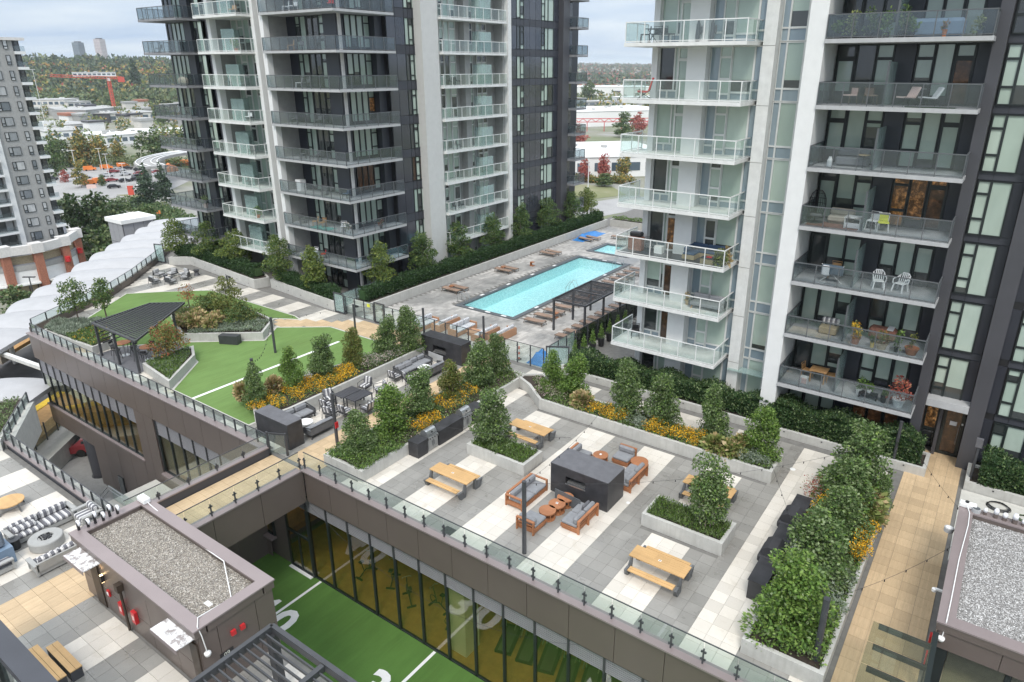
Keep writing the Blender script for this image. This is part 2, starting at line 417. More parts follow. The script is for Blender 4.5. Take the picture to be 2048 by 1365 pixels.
# ---------------------------------------------------------------- mesh helpers
COL = scene.collection
class MB:
 """collects shapes, then becomes one mesh object"""
 def __init__(s): s.v,s.f,s.mi,s.mats = [],[],[],[]
 def _m(s,mat):
  if mat not in s.mats: s.mats.append(mat)
  return s.mats.index(mat)
 def add(s,vs,fs,mat):
  k = len(s.v); s.v += vs; i = s._m(mat)
  for f in fs: s.f.append(tuple(a + k for a in f)); s.mi.append(i)
  return s
 def box(s,x0,x1,y0,y1,z0,z1,mat):
  vs = [(x,y,z) for z in (z0,z1) for y in (y0,y1) for x in (x0,x1)]
  return s.add(vs,[(0,2,3,1),(4,5,7,6),(0,1,5,4),(2,6,7,3),(0,4,6,2),(1,3,7,5)],mat)
 def cbox(s,x0,x1,y0,y1,z0,z1,mat,c=.04):
  """soft box: top and bottom edges chamfered"""
  r = [(x0 + c,y0 + c,z0),(x1 - c,y0 + c,z0),(x1 - c,y1 - c,z0),(x0 + c,y1 - c,z0),
             (x0,y0 + c,z0 + c),(x0 + c,y0,z0 + c),(x1 - c,y0,z0 + c),(x1,y0 + c,z0 + c),
             (x1,y1 - c,z0 + c),(x1 - c,y1,z0 + c),(x0 + c,y1,z0 + c),(x0,y1 - c,z0 + c)]
  t = [(x,y,z1 - c) for x,y,z in r[4:]] + [(x,y,z1) for x,y,z in r[:4]]
  vs = r + t
  fs = [(3,2,1,0),(20,21,22,23)]
  low = [(0,1,6,5),(1,7,6),(1,2,8,7),(2,9,8),(2,3,10,9),(3,11,10),(3,0,4,11),(0,5,4)]
  fs += low
  for i in range(8):
   j = (i + 1) % 8; fs.append((4 + i,4 + j,12 + j,12 + i))
  fs += [(13,14,21,20),(14,15,21),(15,16,22,21),(16,17,22),(17,18,23,22),(18,19,23),(19,12,20,23),(12,13,20)]
  return s.add(vs,fs,mat)
 def prism(s,poly,z0,z1,mat,top=None):
  a = sum(poly[i][0] * poly[(i + 1) % len(poly)][1] - poly[(i + 1) % len(poly)][0] * poly[i][1] for i in range(len(poly)))
  if a < 0: poly = poly[::-1]
  n = len(poly)
  vs = [(x,y,z0) for x,y in poly] + [(x,y,z1) for x,y in poly]
  fs = [tuple(range(n))[::-1],tuple(range(n,2 * n))] + [(i,(i + 1) % n,n + (i + 1) % n,n + i) for i in range(n)]
  return s.add(vs,fs,mat)
 def cyl(s,x,y,z0,z1,r0,mat,r1=None,n=12):
  r1 = r0 if r1 is None else r1
  vs = [(x + r * cos(2 * pi * i / n),y + r * sin(2 * pi * i / n),z) for r,z in ((r0,z0),(r1,z1)) for i in range(n)]
  fs = [tuple(range(n))[::-1],tuple(range(n,2 * n))] + [(i,(i + 1) % n,n + (i + 1) % n,n + i) for i in range(n)]
  return s.add(vs,fs,mat)
 def tube(s,pts,r,mat,n=6,closed=False):
  P = [np.array(p,float) for p in pts]; rings = []
  rr = r if isinstance(r,(list,tuple)) else [r] * len(P)
  for i,p in enumerate(P):
   if closed: d = P[(i + 1) % len(P)] - P[i - 1]
   else: d = P[min(i + 1,len(P) - 1)] - P[max(i - 1,0)]
   d = d / (np.linalg.norm(d) + 1e-9)
   u = np.cross(d,(0,0,1)) if abs(d[2]) < .9 else np.cross(d,(1,0,0))
   u /= np.linalg.norm(u); w = np.cross(d,u)
   rings.append([tuple(p + rr[i] * (cos(2 * pi * k / n) * u + sin(2 * pi * k / n) * w)) for k in range(n)])
  vs = [q for ring in rings for q in ring]; fs = []
  L = len(P) if closed else len(P) - 1
  for i in range(L):
   a,b = i * n,((i + 1) % len(P)) * n
   for k in range(n): fs.append((a + k,b + k,b + (k + 1) % n,a + (k + 1) % n))
  if not closed: fs += [tuple(range(n)),tuple(range((len(P) - 1) * n,len(P) * n))[::-1]]
  return s.add(vs,fs,mat)
 def lathe(s,prof,mat,x=0,y=0,n=16,sx=1,sy=1):
  vs = [(x + sx * r * cos(2 * pi * i / n),y + sy * r * sin(2 * pi * i / n),z) for r,z in prof for i in range(n)]
  fs = []
  for j in range(len(prof) - 1):
   for i in range(n):
    fs.append((j * n + i,j * n + (i + 1) % n,(j + 1) * n + (i + 1) % n,(j + 1) * n + i))
  fs += [tuple(range(n))[::-1],tuple(range((len(prof) - 1) * n,len(prof) * n))]
  return s.add(vs,fs,mat)
 def rect(s,p,u,w,mat):
  a = np.array(p,float); u = np.array(u,float); w = np.array(w,float)
  return s.add([tuple(a),tuple(a + u),tuple(a + u + w),tuple(a + w)],[(0,1,2,3)],mat)
 def bar(s,a,b,w,h,mat):
  """rectangular bar from a to b: w across, h up"""
  a,b = np.array(a,float),np.array(b,float); d = b - a; d /= np.linalg.norm(d)
  up = np.array((0,0,1.)) if abs(d[2]) < .95 else np.array((0,1.,0))
  u = np.cross(d,up); u /= np.linalg.norm(u); q = np.cross(u,d)
  vs = [tuple(p + i * u * w / 2 + j * q * h / 2) for p in (a,b) for i,j in ((-1,-1),(1,-1),(1,1),(-1,1))]
  return s.add(vs,[(3,2,1,0),(4,5,6,7),(0,1,5,4),(1,2,6,5),(2,3,7,6),(3,0,4,7)],mat)
 def mesh(s,name):
  me = bpy.data.meshes.new(name)
  me.from_pydata(s.v,[],s.f)
  for m in s.mats: me.materials.append(M[m])
  if len(s.mats) > 1: me.polygons.foreach_set('material_index',s.mi)
  me.update(); return me
def smooth(me):
 me.polygons.foreach_set('use_smooth',[True] * len(me.polygons)); return me
def origin(p):
 o = [0.,0.,0.]
 while p is not None:
  o = [o[i] + p.location[i] for i in range(3)]; p = p.parent
 return o
def put(name,me,parent=None,loc=(0,0,0),rot=None):
 o = bpy.data.objects.new(name,me); COL.objects.link(o)
 o.location = loc
 if rot is not None: o.rotation_euler = rot
 if parent is not None: o.parent = parent
 return o
def tag(o,label=None,cat=None,group=None,kind=None):
 if label: o['label'] = label
 if cat: o['category'] = cat
 if group: o['group'] = group
 if kind: o['kind'] = kind
 return o
def thing(name,label,cat,loc=(0,0,0),rot=0,group=None,scale=None):
 o = bpy.data.objects.new(name,None); COL.objects.link(o)
 o.empty_display_size = .2
 o.location = loc; o.rotation_euler = (0,0,rot)
 if scale: o.scale = scale
 return tag(o,label,cat,group)
def part(name,mb,parent,loc=(0,0,0),rot=None,sm=False):
 me = mb if isinstance(mb,bpy.types.Mesh) else mb.mesh(name)
 if sm: smooth(me)
 return put(name,me,parent,loc,rot)
def solo(name,mb,label,cat,loc=(0,0,0),rot=0,group=None,sm=False,kind=None):
 return tag(part(name,mb,None,loc,(0,0,rot),sm),label,cat,group,kind)
def struct(name,mb,parent=None,sm=False):
 o = part(name,mb,parent,sm=sm)
 if parent is None: o['kind'] = 'structure'
 return o
KIDS = {}
def kids(o):
 return [c for c in ALLKIDS.get(o.name,[])]
ALLKIDS = {}
def snapshot(root):
 """children of a thing, found once"""
 out = []
 for o in bpy.data.objects:
  if o.parent is root: out.append((o,[c for c in bpy.data.objects if c.parent is o]))
 return out
SNAP = {}
def dup(root,loc,rot=None,label=None,group=None,scale=None):
 if root.name not in SNAP: SNAP[root.name] = snapshot(root)
 r = root.copy(); COL.objects.link(r); r.location = loc
 if rot is not None: r.rotation_euler = (0,0,rot)
 if scale is not None: r.scale = scale
 if label: r['label'] = label
 if group: r['group'] = group
 for ch,gs in SNAP[root.name]:
  c = ch.copy(); COL.objects.link(c); c.parent = r
  for g in gs:
   d = g.copy(); COL.objects.link(d); d.parent = c
 return r
BOXC = {}
def boxmesh(dx,dy,dz,mat):
 k = (round(dx,3),round(dy,3),round(dz,3),mat)
 if k not in BOXC: BOXC[k] = MB().box(0,dx,0,dy,0,dz,mat).mesh('box')
 return BOXC[k]
def pbox(name,x0,x1,y0,y1,z0,z1,mat,parent=None):
 """one box as an object, its mesh shared with every box alike; parents sit unrotated"""
 L = origin(parent)
 return put(name,boxmesh(x1 - x0,y1 - y0,z1 - z0,mat),parent,(x0 - L[0],y0 - L[1],z0 - L[2]))
def text_mesh(txt,size,mat,depth=.003):
 cu = bpy.data.curves.new('lettering','FONT'); cu.body = txt; cu.size = size; cu.extrude = depth; cu.offset = size * .03 if size > 1 else 0
 cu.align_x = 'CENTER'; cu.align_y = 'CENTER'; cu.resolution_u = 3
 ob = bpy.data.objects.new('lettering',cu); COL.objects.link(ob)
 dg = bpy.context.evaluated_depsgraph_get(); dg.update()
 me = bpy.data.meshes.new_from_object(ob.evaluated_get(dg))
 bpy.data.objects.remove(ob); me.materials.clear(); me.materials.append(M[mat]); return me
ORD = ['first','second','third','fourth','fifth','sixth','seventh','eighth','ninth','tenth','eleventh','twelfth',
       'thirteenth','fourteenth','fifteenth','sixteenth','seventeenth','eighteenth','nineteenth','twentieth']
# ---------------------------------------------------------------- leaves
def leaves(name,pts,nrm,size,mats,seed=0,aspect=1.7,lift=.35,cuts=None,fold=True):
 """one mesh of small leaf faces at pts (numpy n x 3); nrm the outward direction"""
 r = np.random.RandomState(seed); n = len(pts)
 d = r.normal(size=(n,3)); d /= np.linalg.norm(d,axis=1)[:,None]
 ax = d + nrm * lift; ax /= np.linalg.norm(ax,axis=1)[:,None] + 1e-9
 e = r.normal(size=(n,3)); w = np.cross(ax,e); w /= np.linalg.norm(w,axis=1)[:,None] + 1e-9
 s = (size * r.uniform(.6,1.25,n))[:,None]
 up = np.cross(ax,w) * (.12 if fold else 0)
 a = pts; b = pts + ax * s * .5 + w * s * .5 / aspect + up * s; c = pts + ax * s; dd = pts + ax * s * .5 - w * s * .5 / aspect + up * s
 V = np.stack([a,b,c,dd],1).reshape(-1,3)
 me = bpy.data.meshes.new(name)
 me.vertices.add(4 * n); me.vertices.foreach_set('co',V.ravel().astype(np.float32))
 me.loops.add(4 * n); me.loops.foreach_set('vertex_index',np.arange(4 * n,dtype=np.int32))
 me.polygons.add(n); me.polygons.foreach_set('loop_start',np.arange(0,4 * n,4,dtype=np.int32))
 for m in mats: me.materials.append(M[m])
 if len(mats) > 1:
  pr = cuts or [1 / len(mats)] * len(mats)
  me.polygons.foreach_set('material_index',r.choice(len(mats),n,p=pr).astype(np.int32))
 me.update(calc_edges=True); return me
def blob_pts(r,n,c,rad,shell=.65):
 d = r.normal(size=(n,3)); d /= np.linalg.norm(d,axis=1)[:,None]
 q = np.where(r.uniform(size=n) < shell,r.uniform(.82,1.0,n),r.uniform(.1,.9,n) ** .6)
 return np.array(c) + d * np.array(rad) * q[:,None],d
def crown(name,blobs,per,size,mats,seed=0,**k):
 """crown of several uneven leaf clumps: blobs = [(centre, radii)]"""
 r = np.random.RandomState(seed); P,N = [],[]
 tot = sum(b[1][0] * b[1][2] for b in blobs)
 for c,rad in blobs:
  p,d = blob_pts(r,max(12,int(per * rad[0] * rad[2] / tot)),c,rad,k.get('shell',.65))
  P.append(p); N.append(d)
 k.pop('shell',None)
 return leaves(name,np.concatenate(P),np.concatenate(N),size,mats,seed,**k)
def column_blobs(seed,h,r0,r1,lean=.12,k=7):
 """stacked uneven clumps, wide low and narrower on top"""
 q = random.Random(seed); out = []
 for i in range(k):
  t = i / (k - 1); rad = r0 + (r1 - r0) * t ** 1.4
  for j in range(3):
   a = q.uniform(0,2 * pi); off = rad * q.uniform(.2,.68)
   out.append(((off * cos(a) + lean * t * q.uniform(-1,1),off * sin(a),h * (.08 + .86 * t) + q.uniform(-.08,.08)),
      (rad * q.uniform(.42,.85),rad * q.uniform(.42,.85),h / k * q.uniform(.6,1.15))))
 return out
def tree_blobs(seed,h,r,k=14,cone=.5):
 q = random.Random(seed); out = []
 for i in range(k):
  t = (i + .5) / k; a = i * 2.4 + q.uniform(-.4,.4)
  rr = r * (1 - cone * t * .75) * sin(pi * min(.97,.2 + .72 * t)) ** .55 * 1.12
  off = rr * q.uniform(.35,.75)
  out.append(((off * cos(a),off * sin(a),h * t + q.uniform(-.1,.1)),(rr * q.uniform(.42,.66),rr * q.uniform(.42,.66),h / k * q.uniform(1.2,2.0))))
 return out
def carpet(name,poly,z,h,n,size,mats,seed=0,cuts=None,lift=.9,aspect=2.2,mound=0.0):
 """low planting over a polygon: leaves rising from the soil"""
 r = np.random.RandomState(seed); P = np.array(poly); lo,hi = P.min(0),P.max(0); pts = []
 while len(pts) < n:
  c = r.uniform(lo,hi,(n,2)); inside = np.zeros(len(c),bool); j = len(P) - 1
  for i in range(len(P)):
   xi,yi = P[i]; xj,yj = P[j]
   cond = ((yi > c[:,1]) != (yj > c[:,1])) & (c[:,0] < (xj - xi) * (c[:,1] - yi) / (yj - yi + 1e-12) + xi)
   inside ^= cond; j = i
  pts += list(c[inside])
 pts = np.array(pts[:n]); cx_,cy_ = P.mean(0)
 wav = np.sin(pts[:,0] * 3.1 + seed) * np.sin(pts[:,1] * 2.7 + seed * 2) * .3 + .7
 zz = z + h * wav * r.uniform(.25,1,n) ** .7
 nn = np.tile((0,0,1.),(n,1))
 return leaves(name,np.column_stack([pts,zz]),nn,size,mats,seed,aspect=aspect,lift=lift,cuts=cuts)
# ---------------------------------------------------------------- ground and decks
TS = .6017; SX0 = -6.58; SY0 = 18.6
def inpoly(x,y,P):
 c = False; j = len(P) - 1
 for i in range(len(P)):
  xi,yi = P[i]; xj,yj = P[j]
  if (yi > y) != (yj > y) and x < (xj - xi) * (y - yi) / (yj - yi) + xi: c = not c
  j = i
 return c
g = MB().box(-9000,9000,-3000,15000,-16,-14.02,'asphalt')
struct('ground',g)
# roof decks (structural slabs below the paving)
W_EDGE = [(-60,18.4),(-62.3,22.4),(-64.9,26.6),(-67.6,29.8),(-70.4,32.6),(-73.6,35.8),(-77,39)]
deck_poly = W_EDGE + [(-80,44),(-80,70),(-50,70),(-50,96),(14,96),(14,18.4)]
BASIN = (-37.45,-31.97,43.1,62.8); SPA = (-37.7,-33.6,65.9,69.6)
deck = MB()
def rect_minus(mb,x0,x1,y0,y1,holes,z0,z1,mat):
 ys = sorted({y0,y1,*[h[2] for h in holes],*[h[3] for h in holes]})
 for a,b in zip(ys[:-1],ys[1:]):
  if b <= y0 or a >= y1: continue
  hs = sorted([h for h in holes if h[2] <= a and h[3] >= b]); x = x0
  for h in hs:
   if h[0] > x: mb.box(x,h[0],a,b,z0,z1,mat)
   x = h[1]
  if x < x1: mb.box(x,x1,a,b,z0,z1,mat)
deck.prism(W_EDGE + [(-80,44),(-80,70),(-45,70),(-45,18.4)],-.7,-.03,'joint_dark')
rect_minus(deck,-45,14,18.4,96,[(a - .06,b + .06,c - .06,d + .06) for a,b,c,d in (BASIN,SPA)],-.7,-.03,'joint_dark')
deck = struct('deck',deck)
TURF = [(-60,21.98),(-64.6,27.83),(-62.3,30.2),(-59.2,32.86),(-45.8,32.9),(-47.7,31.3),(-45.7,30.4),(-42.7,32.9),(-40.2,32.9),
  (-33.6,32.9),(-33.6,19.45),(-51.0,19.45),(-52,20.5)]
TURF_A = [(-52.5,20.6),(-60,21.98),(-64.6,27.83),(-62.3,30.2),(-59.2,32.86),(-47.0,32.9),(-45.9,32.6),(-47.9,31.5),(-45.0,28.0),(-49.2,24.3)]
TURF_B = [(-36.0,19.5),(-33.6,19.5),(-33.6,32.9),(-42.5,32.9),(-45.95,30.35),(-44.3,28.1),(-49.3,24.1),(-44.6,22.9),(-41.7,19.5)]
WOODX = [(-48.0,31.6),(-45.95,30.35),(-42.5,32.9),(-33.6,32.9),(-33.6,35.6),(-40.5,35.6),(-45.7,32.7)]
RECTS = [(-26.65,-23.75,19.3,33.5),(-21.25,-17.5,24.4,26.1),(-10.85,-7.1,24.25,26.0),(-4.65,-1.95,19.7,32.8),(-33.55,-32.45,21.6,33.2)]
P4 = [(-21.0,30.9),(-7.05,30.9),(-7.05,32.85),(-21.0,32.85),(-22.8,34.2),(-24.6,33.0),(-22.7,32.2)]
def stripe(x):
 k = math.floor((x - SX0) / 1.805); return 'cream_tile' if k % 2 == 0 else 'grey_tile'
def lay(parent,x0,x1,y0,y1,kind,skip=lambda x,y: False,near=300,zt=0.0,spots=None):
 cells = []
 i0 = math.ceil((x0 - SX0) / TS - .01); i1 = math.floor((x1 - SX0) / TS + .01)
 j0 = math.ceil((y0 - SY0) / TS - .01); j1 = math.floor((y1 - SY0) / TS + .01)
 for i in range(i0,i1):
  for j in range(j0,j1):
   x,y = SX0 + i * TS,SY0 + j * TS; xc,yc = x + TS / 2,y + TS / 2
   if skip(xc,yc): continue
   m = kind(xc) if callable(kind) else kind
   cells.append((xc * xc + yc * yc,x,y,m))
 cells.sort(); q = random.Random(len(cells))
 G = .008
 for n,(d,x,y,m) in enumerate(cells[:near]):
  put('tile',boxmesh(TS - G,TS - G,.03,m),parent,(x,y,zt - .03 + q.uniform(-.0012,.0012)))
 if len(cells) > near:
  mb = MB()
  for d,x,y,m in cells[near:]:
   mb.box(x,x + TS - G,y,y + TS - G,zt - .03,zt + q.uniform(-.0012,.0012),m)
  tag(part('tiles',mb,parent),kind='stuff')
def in_rects(x,y):
 return any(a < x < b and c < y < d for a,b,c,d in RECTS) or inpoly(x,y,P4)
main = put('paving',None); main['kind'] = 'structure'
lay(main,-24.63,-1.9,SY0,35.75,lambda x: stripe(x),in_rects,300)
tp = put('timber_path',None); tp['kind'] = 'structure'
lay(tp,-1.9,.8,19.5,39.1,'timber_tile',lambda x,y: False,300)
lw = put('terrace_paving',None); lw['kind'] = 'structure'
def skip_l(x,y):
 if -28.75 < x < -26.6: return False
 return inpoly(x,y,TURF_A) or inpoly(x,y,TURF_B) or inpoly(x,y,WOODX) or in_rects(x,y) or (x < -58 and not inpoly(x,y,W_EDGE + [(-58,39),(-58,18.4)]))
lay(lw,-32.6,-24.63,SY0,35.7,lambda x: 'timber_tile' if -28.75 < x < -26.6 else stripe(x),in_rects,300)
lw2 = put('lawn_paving',None); lw2['kind'] = 'structure'
lay(lw2,-72,-32.6,SY0,35.7,lambda x: stripe(x),skip_l,0)
lay(lw2,-48,-33.6,30,35.6,'timber_tile',lambda x,y: not inpoly(x,y,WOODX),0)
# lawns of artificial turf with painted lines and pale edging
def band(mb,pts,w,z0,z1,mat,closed=False):
 n = len(pts); L = n if closed else n - 1
 for i in range(L):
  a,b = pts[i],pts[(i + 1) % n]; dx,dy = b[0] - a[0],b[1] - a[1]; l = math.hypot(dx,dy); ux,uy = -dy / l * w / 2,dx / l * w / 2
  mb.prism([(a[0] - ux,a[1] - uy),(b[0] - ux,b[1] - uy),(b[0] + ux,b[1] + uy),(a[0] + ux,a[1] + uy)],z0,z1 + i * .0004,mat)
 return mb
for nm,P in (('lawn',TURF_A),('lawn',TURF_B)):
 o = struct(nm,MB().prism(P,-.03,.012,'turf'))
 part('edging',band(MB(),P,.12,-.03,.022,'kerb_concrete',True),o)
 if P is TURF_B:
  part('painted_line',MB().box(-39.62,-39.38,19.55,31.2,.012,.017,'white_paint'),o)
  part('painted_line',MB().box(-36.3,-36.15,32.2,32.85,.012,.017,'white_paint'),o)
# pool terrace: small pavers, coping, basins with water
pt = put('pool_terrace',None); pt['kind'] = 'structure'
mb = MB(); q = random.Random(5)
y = 35.95; row = 0
while y < 84:
 x = -42.4 + (row % 2) * .3
 while x < -23.6:
  a,b,c,d = x,x + .592,y,y + .292
  if not (b > -38.0 and a < -31.5 and d > 42.75 and c < 63.2) and not (b > -38.0 and a < -33.3 and d > 65.6 and c < 69.9):
   mb.box(a,b,c,d,-.03,q.uniform(-.003,.002),'pool_paver')
  x += .6
 y += .3; row += 1
tag(part('pavers',mb,pt),kind='stuff')
def basin(nm,wn_,x0,x1,y0,y1,depth):
 b = MB(); c = .45
 for a in ((x0 - c,x1 + c,y0 - c,y0),(x0 - c,x1 + c,y1,y1 + c),(x0 - c,x0,y0,y1),(x1,x1 + c,y0,y1)):
  b.box(*a,-.13,.025,'pool_rim')
 s = struct(nm,b)
 t = MB().box(x0,x1,y0,y1,-depth - .1,-depth,'pool_tile')
 for a in ((x0 - .05,x0,y0,y1),(x1,x1 + .05,y0,y1),(x0 - .05,x1 + .05,y0 - .05,y0),(x0 - .05,x1 + .05,y1,y1 + .05)):
  t.box(*a,-depth,-.135,'pool_tile')
 part('basin_tiling',t,s)
 w = struct(wn_,MB().rect((x0,y0,-.07),(x1 - x0,0,0),(0,y1 - y0,0),'water'))
 return s
pool = basin('swimming_pool','pool_water',-37.45,-31.97,43.1,62.8,1.2)
m = MB()
for yy in (46,50,54,58):
 for xx in (-37.75,-31.75): m.box(xx - .12,xx + .12,yy,yy + .5,.025,.03,'white_paint')
for xx in (-36.5,-34.7,-33): m.box(xx,xx + .5,42.78,43.0,.025,.03,'white_paint'); m.box(xx,xx + .5,62.9,63.1,.025,.03,'white_paint')
part('depth_markings',m,pool)
for tx,loc,rz in (('NO DIVING',(-37.72,47.9,.026),pi / 2),('NO DIVING',(-36.6,63.02,.026),0)):
 part('lettering',text_mesh(tx,.22,'white_paint',.002),pool,loc,(0,0,rz))
basin('spa_pool','spa_water',*SPA,.8)
# lower deck south of the court (same paving grid)
LD = put('lower_deck',None); LD['kind'] = 'structure'
s = MB().prism([(-60,-6),(-12.6,-6),(-12.6,10.45),(-42.3,10.45),(-46.8,13.3),(-60,2)],-.7,-.03,'joint_dark')
part('deck_base',s,LD)
lay(LD,-42.2,-12.7,3.4,10.3,lambda x: 'timber_tile' if -28.9 < x < -26.5 else stripe(x),lambda x,y: (-26.3 < x < -18.7 and 8.0 < y < 10.4),300)
# sunken court with turf, lines and yard numbers
court = struct('court_lawn',MB().box(-31.5,14,-4,18.6,-7.4,-7.15,'turf_court'))
for i,(lx,num) in enumerate(((-27.0,'40'),(-18.55,'30'),(-10.1,'20'))):
 part('painted_line',MB().box(lx - .08,lx + .08,9.0,18.42,-7.15,-7.145,'white_paint'),court)
 for dig,dx in ((num[0],-.95),(num[1],.75)):
  o = part('painted_number',text_mesh(dig,2.5,'white_paint',.003),court,(lx + dx,15.2,-7.145))
# street level plaza under the west wing
plz = struct('plaza',MB().prism([(-70,8),(-31,8),(-31,30),(-80,44),(-80,20)],-10.9,-10.5,'plaza_paving'))
rd = struct('lower_road',MB().prism([(-64.5,8),(-56.5,8),(-58.5,19.5),(-66,24)],-10.5,-10.49,'track_asphalt'))
for k in range(6):
 part('painted_line',MB().bar((-63.8 + k * .3,13.5 + k * 1.15,-10.485),(-58.0 - k * .1,12.2 + k * 1.15,-10.485),.1,.006,'roof_white'),rd)
# ---------------------------------------------------------------- brown panelled wings
def rail(name,label,pts,n_posts,h0,h,style='bracket',glass='rail_glass',gmat='post_metal',group=None):
 """glass guard rail: top rail, posts, glass panes (each its own part); pts along the wall"""
 t = thing(name,label,'glass railing',(pts[0][0],pts[0][1],h0),0,group)
 for a,b in zip(pts[:-1],pts[1:]):
  L = math.hypot(b[0] - a[0],b[1] - a[1]); n = max(1,round(L / n_posts)); an = math.atan2(b[1] - a[1],b[0] - a[0])
  k = (round(L / n,3),h,style,gmat)
  if k not in BOXC:
   p = MB().box(-.03,.03,-.04,.04,0,h - .05,gmat)
   if style == 'bracket':
    p = MB().box(-.025,.025,-.035,.035,0,h - .35,gmat)
    for zz in (.18,h - .48): p.cyl(-.07,0,zz - .03,zz + .03,.035,gmat,n=8).cyl(.07,0,zz - .03,zz + .03,.035,gmat,n=8).box(-.1,.1,-.02,.02,zz - .02,zz + .02,gmat)
   BOXC[k] = (p.mesh('post'),MB().box(.015,L / n - .015,-.006,.006,.08,h - .03,glass).mesh('glass_panel'),MB().box(0,L,-.02,.02,h - .03,h,gmat).mesh('top_rail'))
  else:
   BOXC[k] = (*BOXC[k][:2],MB().box(0,L,-.02,.02,h - .03,h,gmat).mesh('top_rail'))
  pm,gm,rm = BOXC[k]
  ox,oy = a[0] - pts[0][0],a[1] - pts[0][1]
  put('top_rail',rm,t,(ox,oy,0),(0,0,an))
  for i in range(n + 1):
   put('post',pm,t,(ox + cos(an) * L * i / n,oy + sin(an) * L * i / n,0),(0,0,an))
   if i < n: put('glass_panel',gm,t,(ox + cos(an) * L * i / n,oy + sin(an) * L * i / n,0),(0,0,an))
 return t
def panels_y(parent,x0,x1,y,z0,z1,step,mat='brown_panel',th=.06,sgn=-1,first=None):
 """facade panels on a plane y, facing sgn*y"""
 x = x0; xs = [x0]
 if first: xs.append(first); x = first
 while x + step < x1 - .2: x += step; xs.append(x)
 xs.append(x1)
 for a,b in zip(xs[:-1],xs[1:]):
  ya,yb = (y,y + th) if sgn < 0 else (y - th,y)
  pbox('panel',a + .012,b - .012,ya,yb,z0,z1,mat,parent)
def panels_x(parent,y0,y1,x,z0,z1,step,mat='brown_panel',th=.06,sgn=1):
 ys = [y0]
 while ys[-1] + step < y1 - .2: ys.append(ys[-1] + step)
 ys.append(y1)
 for a,b in zip(ys[:-1],ys[1:]):
  xa,xb = (x - th,x) if sgn > 0 else (x,x + th)
  pbox('panel',xa,xb,a + .012,b - .012,z0,z1,mat,parent)
def louvers(parent,x0,x1,y,z0,z1,step,n=9):
 x = x0
 while x < x1 - .05:
  b = min(x + step,x1); mb = MB(); mb.box(x + .05,b - .05,y + .10,y + .12,z0,z1,'black_plastic')
  for i in range(n):
   zz = z0 + (z1 - z0) * (i + .5) / n
   mb.box(x + .05,b - .05,y + .05,y + .09,zz - .03,zz + .018,'louver')
  mb.box(x - .03,x + .05,y - .02,y + .12,z0,z1,'dark_metal')
  part('louver_panel',mb,parent,tuple(-v for v in origin(parent))); x = b
def glazing(parent,xs,y,z0,z1,mat='gym_glass'):
 for a,b in zip(xs[:-1],xs[1:]):
  pbox('glass_pane',a + .06,b - .06,y + .05,y + .07,z0 + .08,z1 - .04,mat,parent)
 for a in xs: pbox('mullion',a - .06,a + .06,y,y + .14,z0,z1,'frame_black',parent)
 pbox('sill',xs[0] + .06,xs[-1] - .06,y,y + .14,z0,z0 + .08,'frame_black',parent)
gym = thing('gym_wing','brown panelled wing with a glass walled gym under louvers facing the sunken green court','building',(-12,18.3,-7.15))
panels_y(gym,-27.0,13.9,18.25,-1.8,.02,2.02,first=-25.08)
pbox('coping',-27.05,13.9,18.12,18.55,.04,.12,'brown_coping',gym)
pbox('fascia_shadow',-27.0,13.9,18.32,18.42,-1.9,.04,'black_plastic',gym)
louvers(gym,-29.2,10.4,18.42,-2.78,-1.86,1.65)
GX = [-27.55] + [-25.9 + 1.65 * i for i in range(23)]
glazing(gym,GX,18.45,-7.15,-2.78)
pbox('gym_ceiling',-31,10,18.62,27.5,-2.9,-2.8,'wall_cream',gym)
pbox('gym_floor',-31,10,18.62,27.5,-7.2,-7.13,'amber_floor',gym)
pbox('gym_back_wall',-31,10,27.5,27.7,-7.13,-2.9,'amber_floor',gym)
for i in range(6): pbox('ceiling_light',-25.5 + i * 5,-23.7 + i * 5,22.4,22.7,-2.96,-2.9,'gym_light',gym)
for xx in (-17.6,-8.3): pbox('column',xx - .55,xx + .55,19.0,20.0,-7.13,-2.9,'white_concrete',gym)
# court doors at the corner
dr = part('door_frame',MB().box(-29.55,-29.45,18.4,18.52,-7.15,-2.78,'frame_black').box(-27.61,-27.49 + .0,18.38,18.41,-7.15,-2.78,'frame_black')
          .box(-29.45,-27.61,18.4,18.52,-4.75,-4.62,'frame_black').box(-28.57,-28.49,18.4,18.52,-7.15,-4.75,'frame_black').box(-29.45,-27.61,18.4,18.52,-7.15,-7.05,'frame_black'),gym,tuple(-v for v in origin(gym)))
for a in (-29.42,-28.46): pbox('door_glass',a,a + .84,18.44,18.46,-7.03,-4.77,'gym_glass',gym)
pbox('glass_pane',-29.42,-27.62,18.44,18.46,-4.6,-2.84,'gym_glass',gym)
pbox('sill_plate',-29.5,-27.6,18.2,18.38,-7.15,-7.11,'white_paint',gym)
panels_x(gym,10.5,18.4,-31.4,-7.15,-1.9,2.0)
part('west_return',MB().box(-31.46,-29.56,18.46,18.6,-7.15,-1.9,'brown_panel'),gym,tuple(-v for v in origin(gym)))
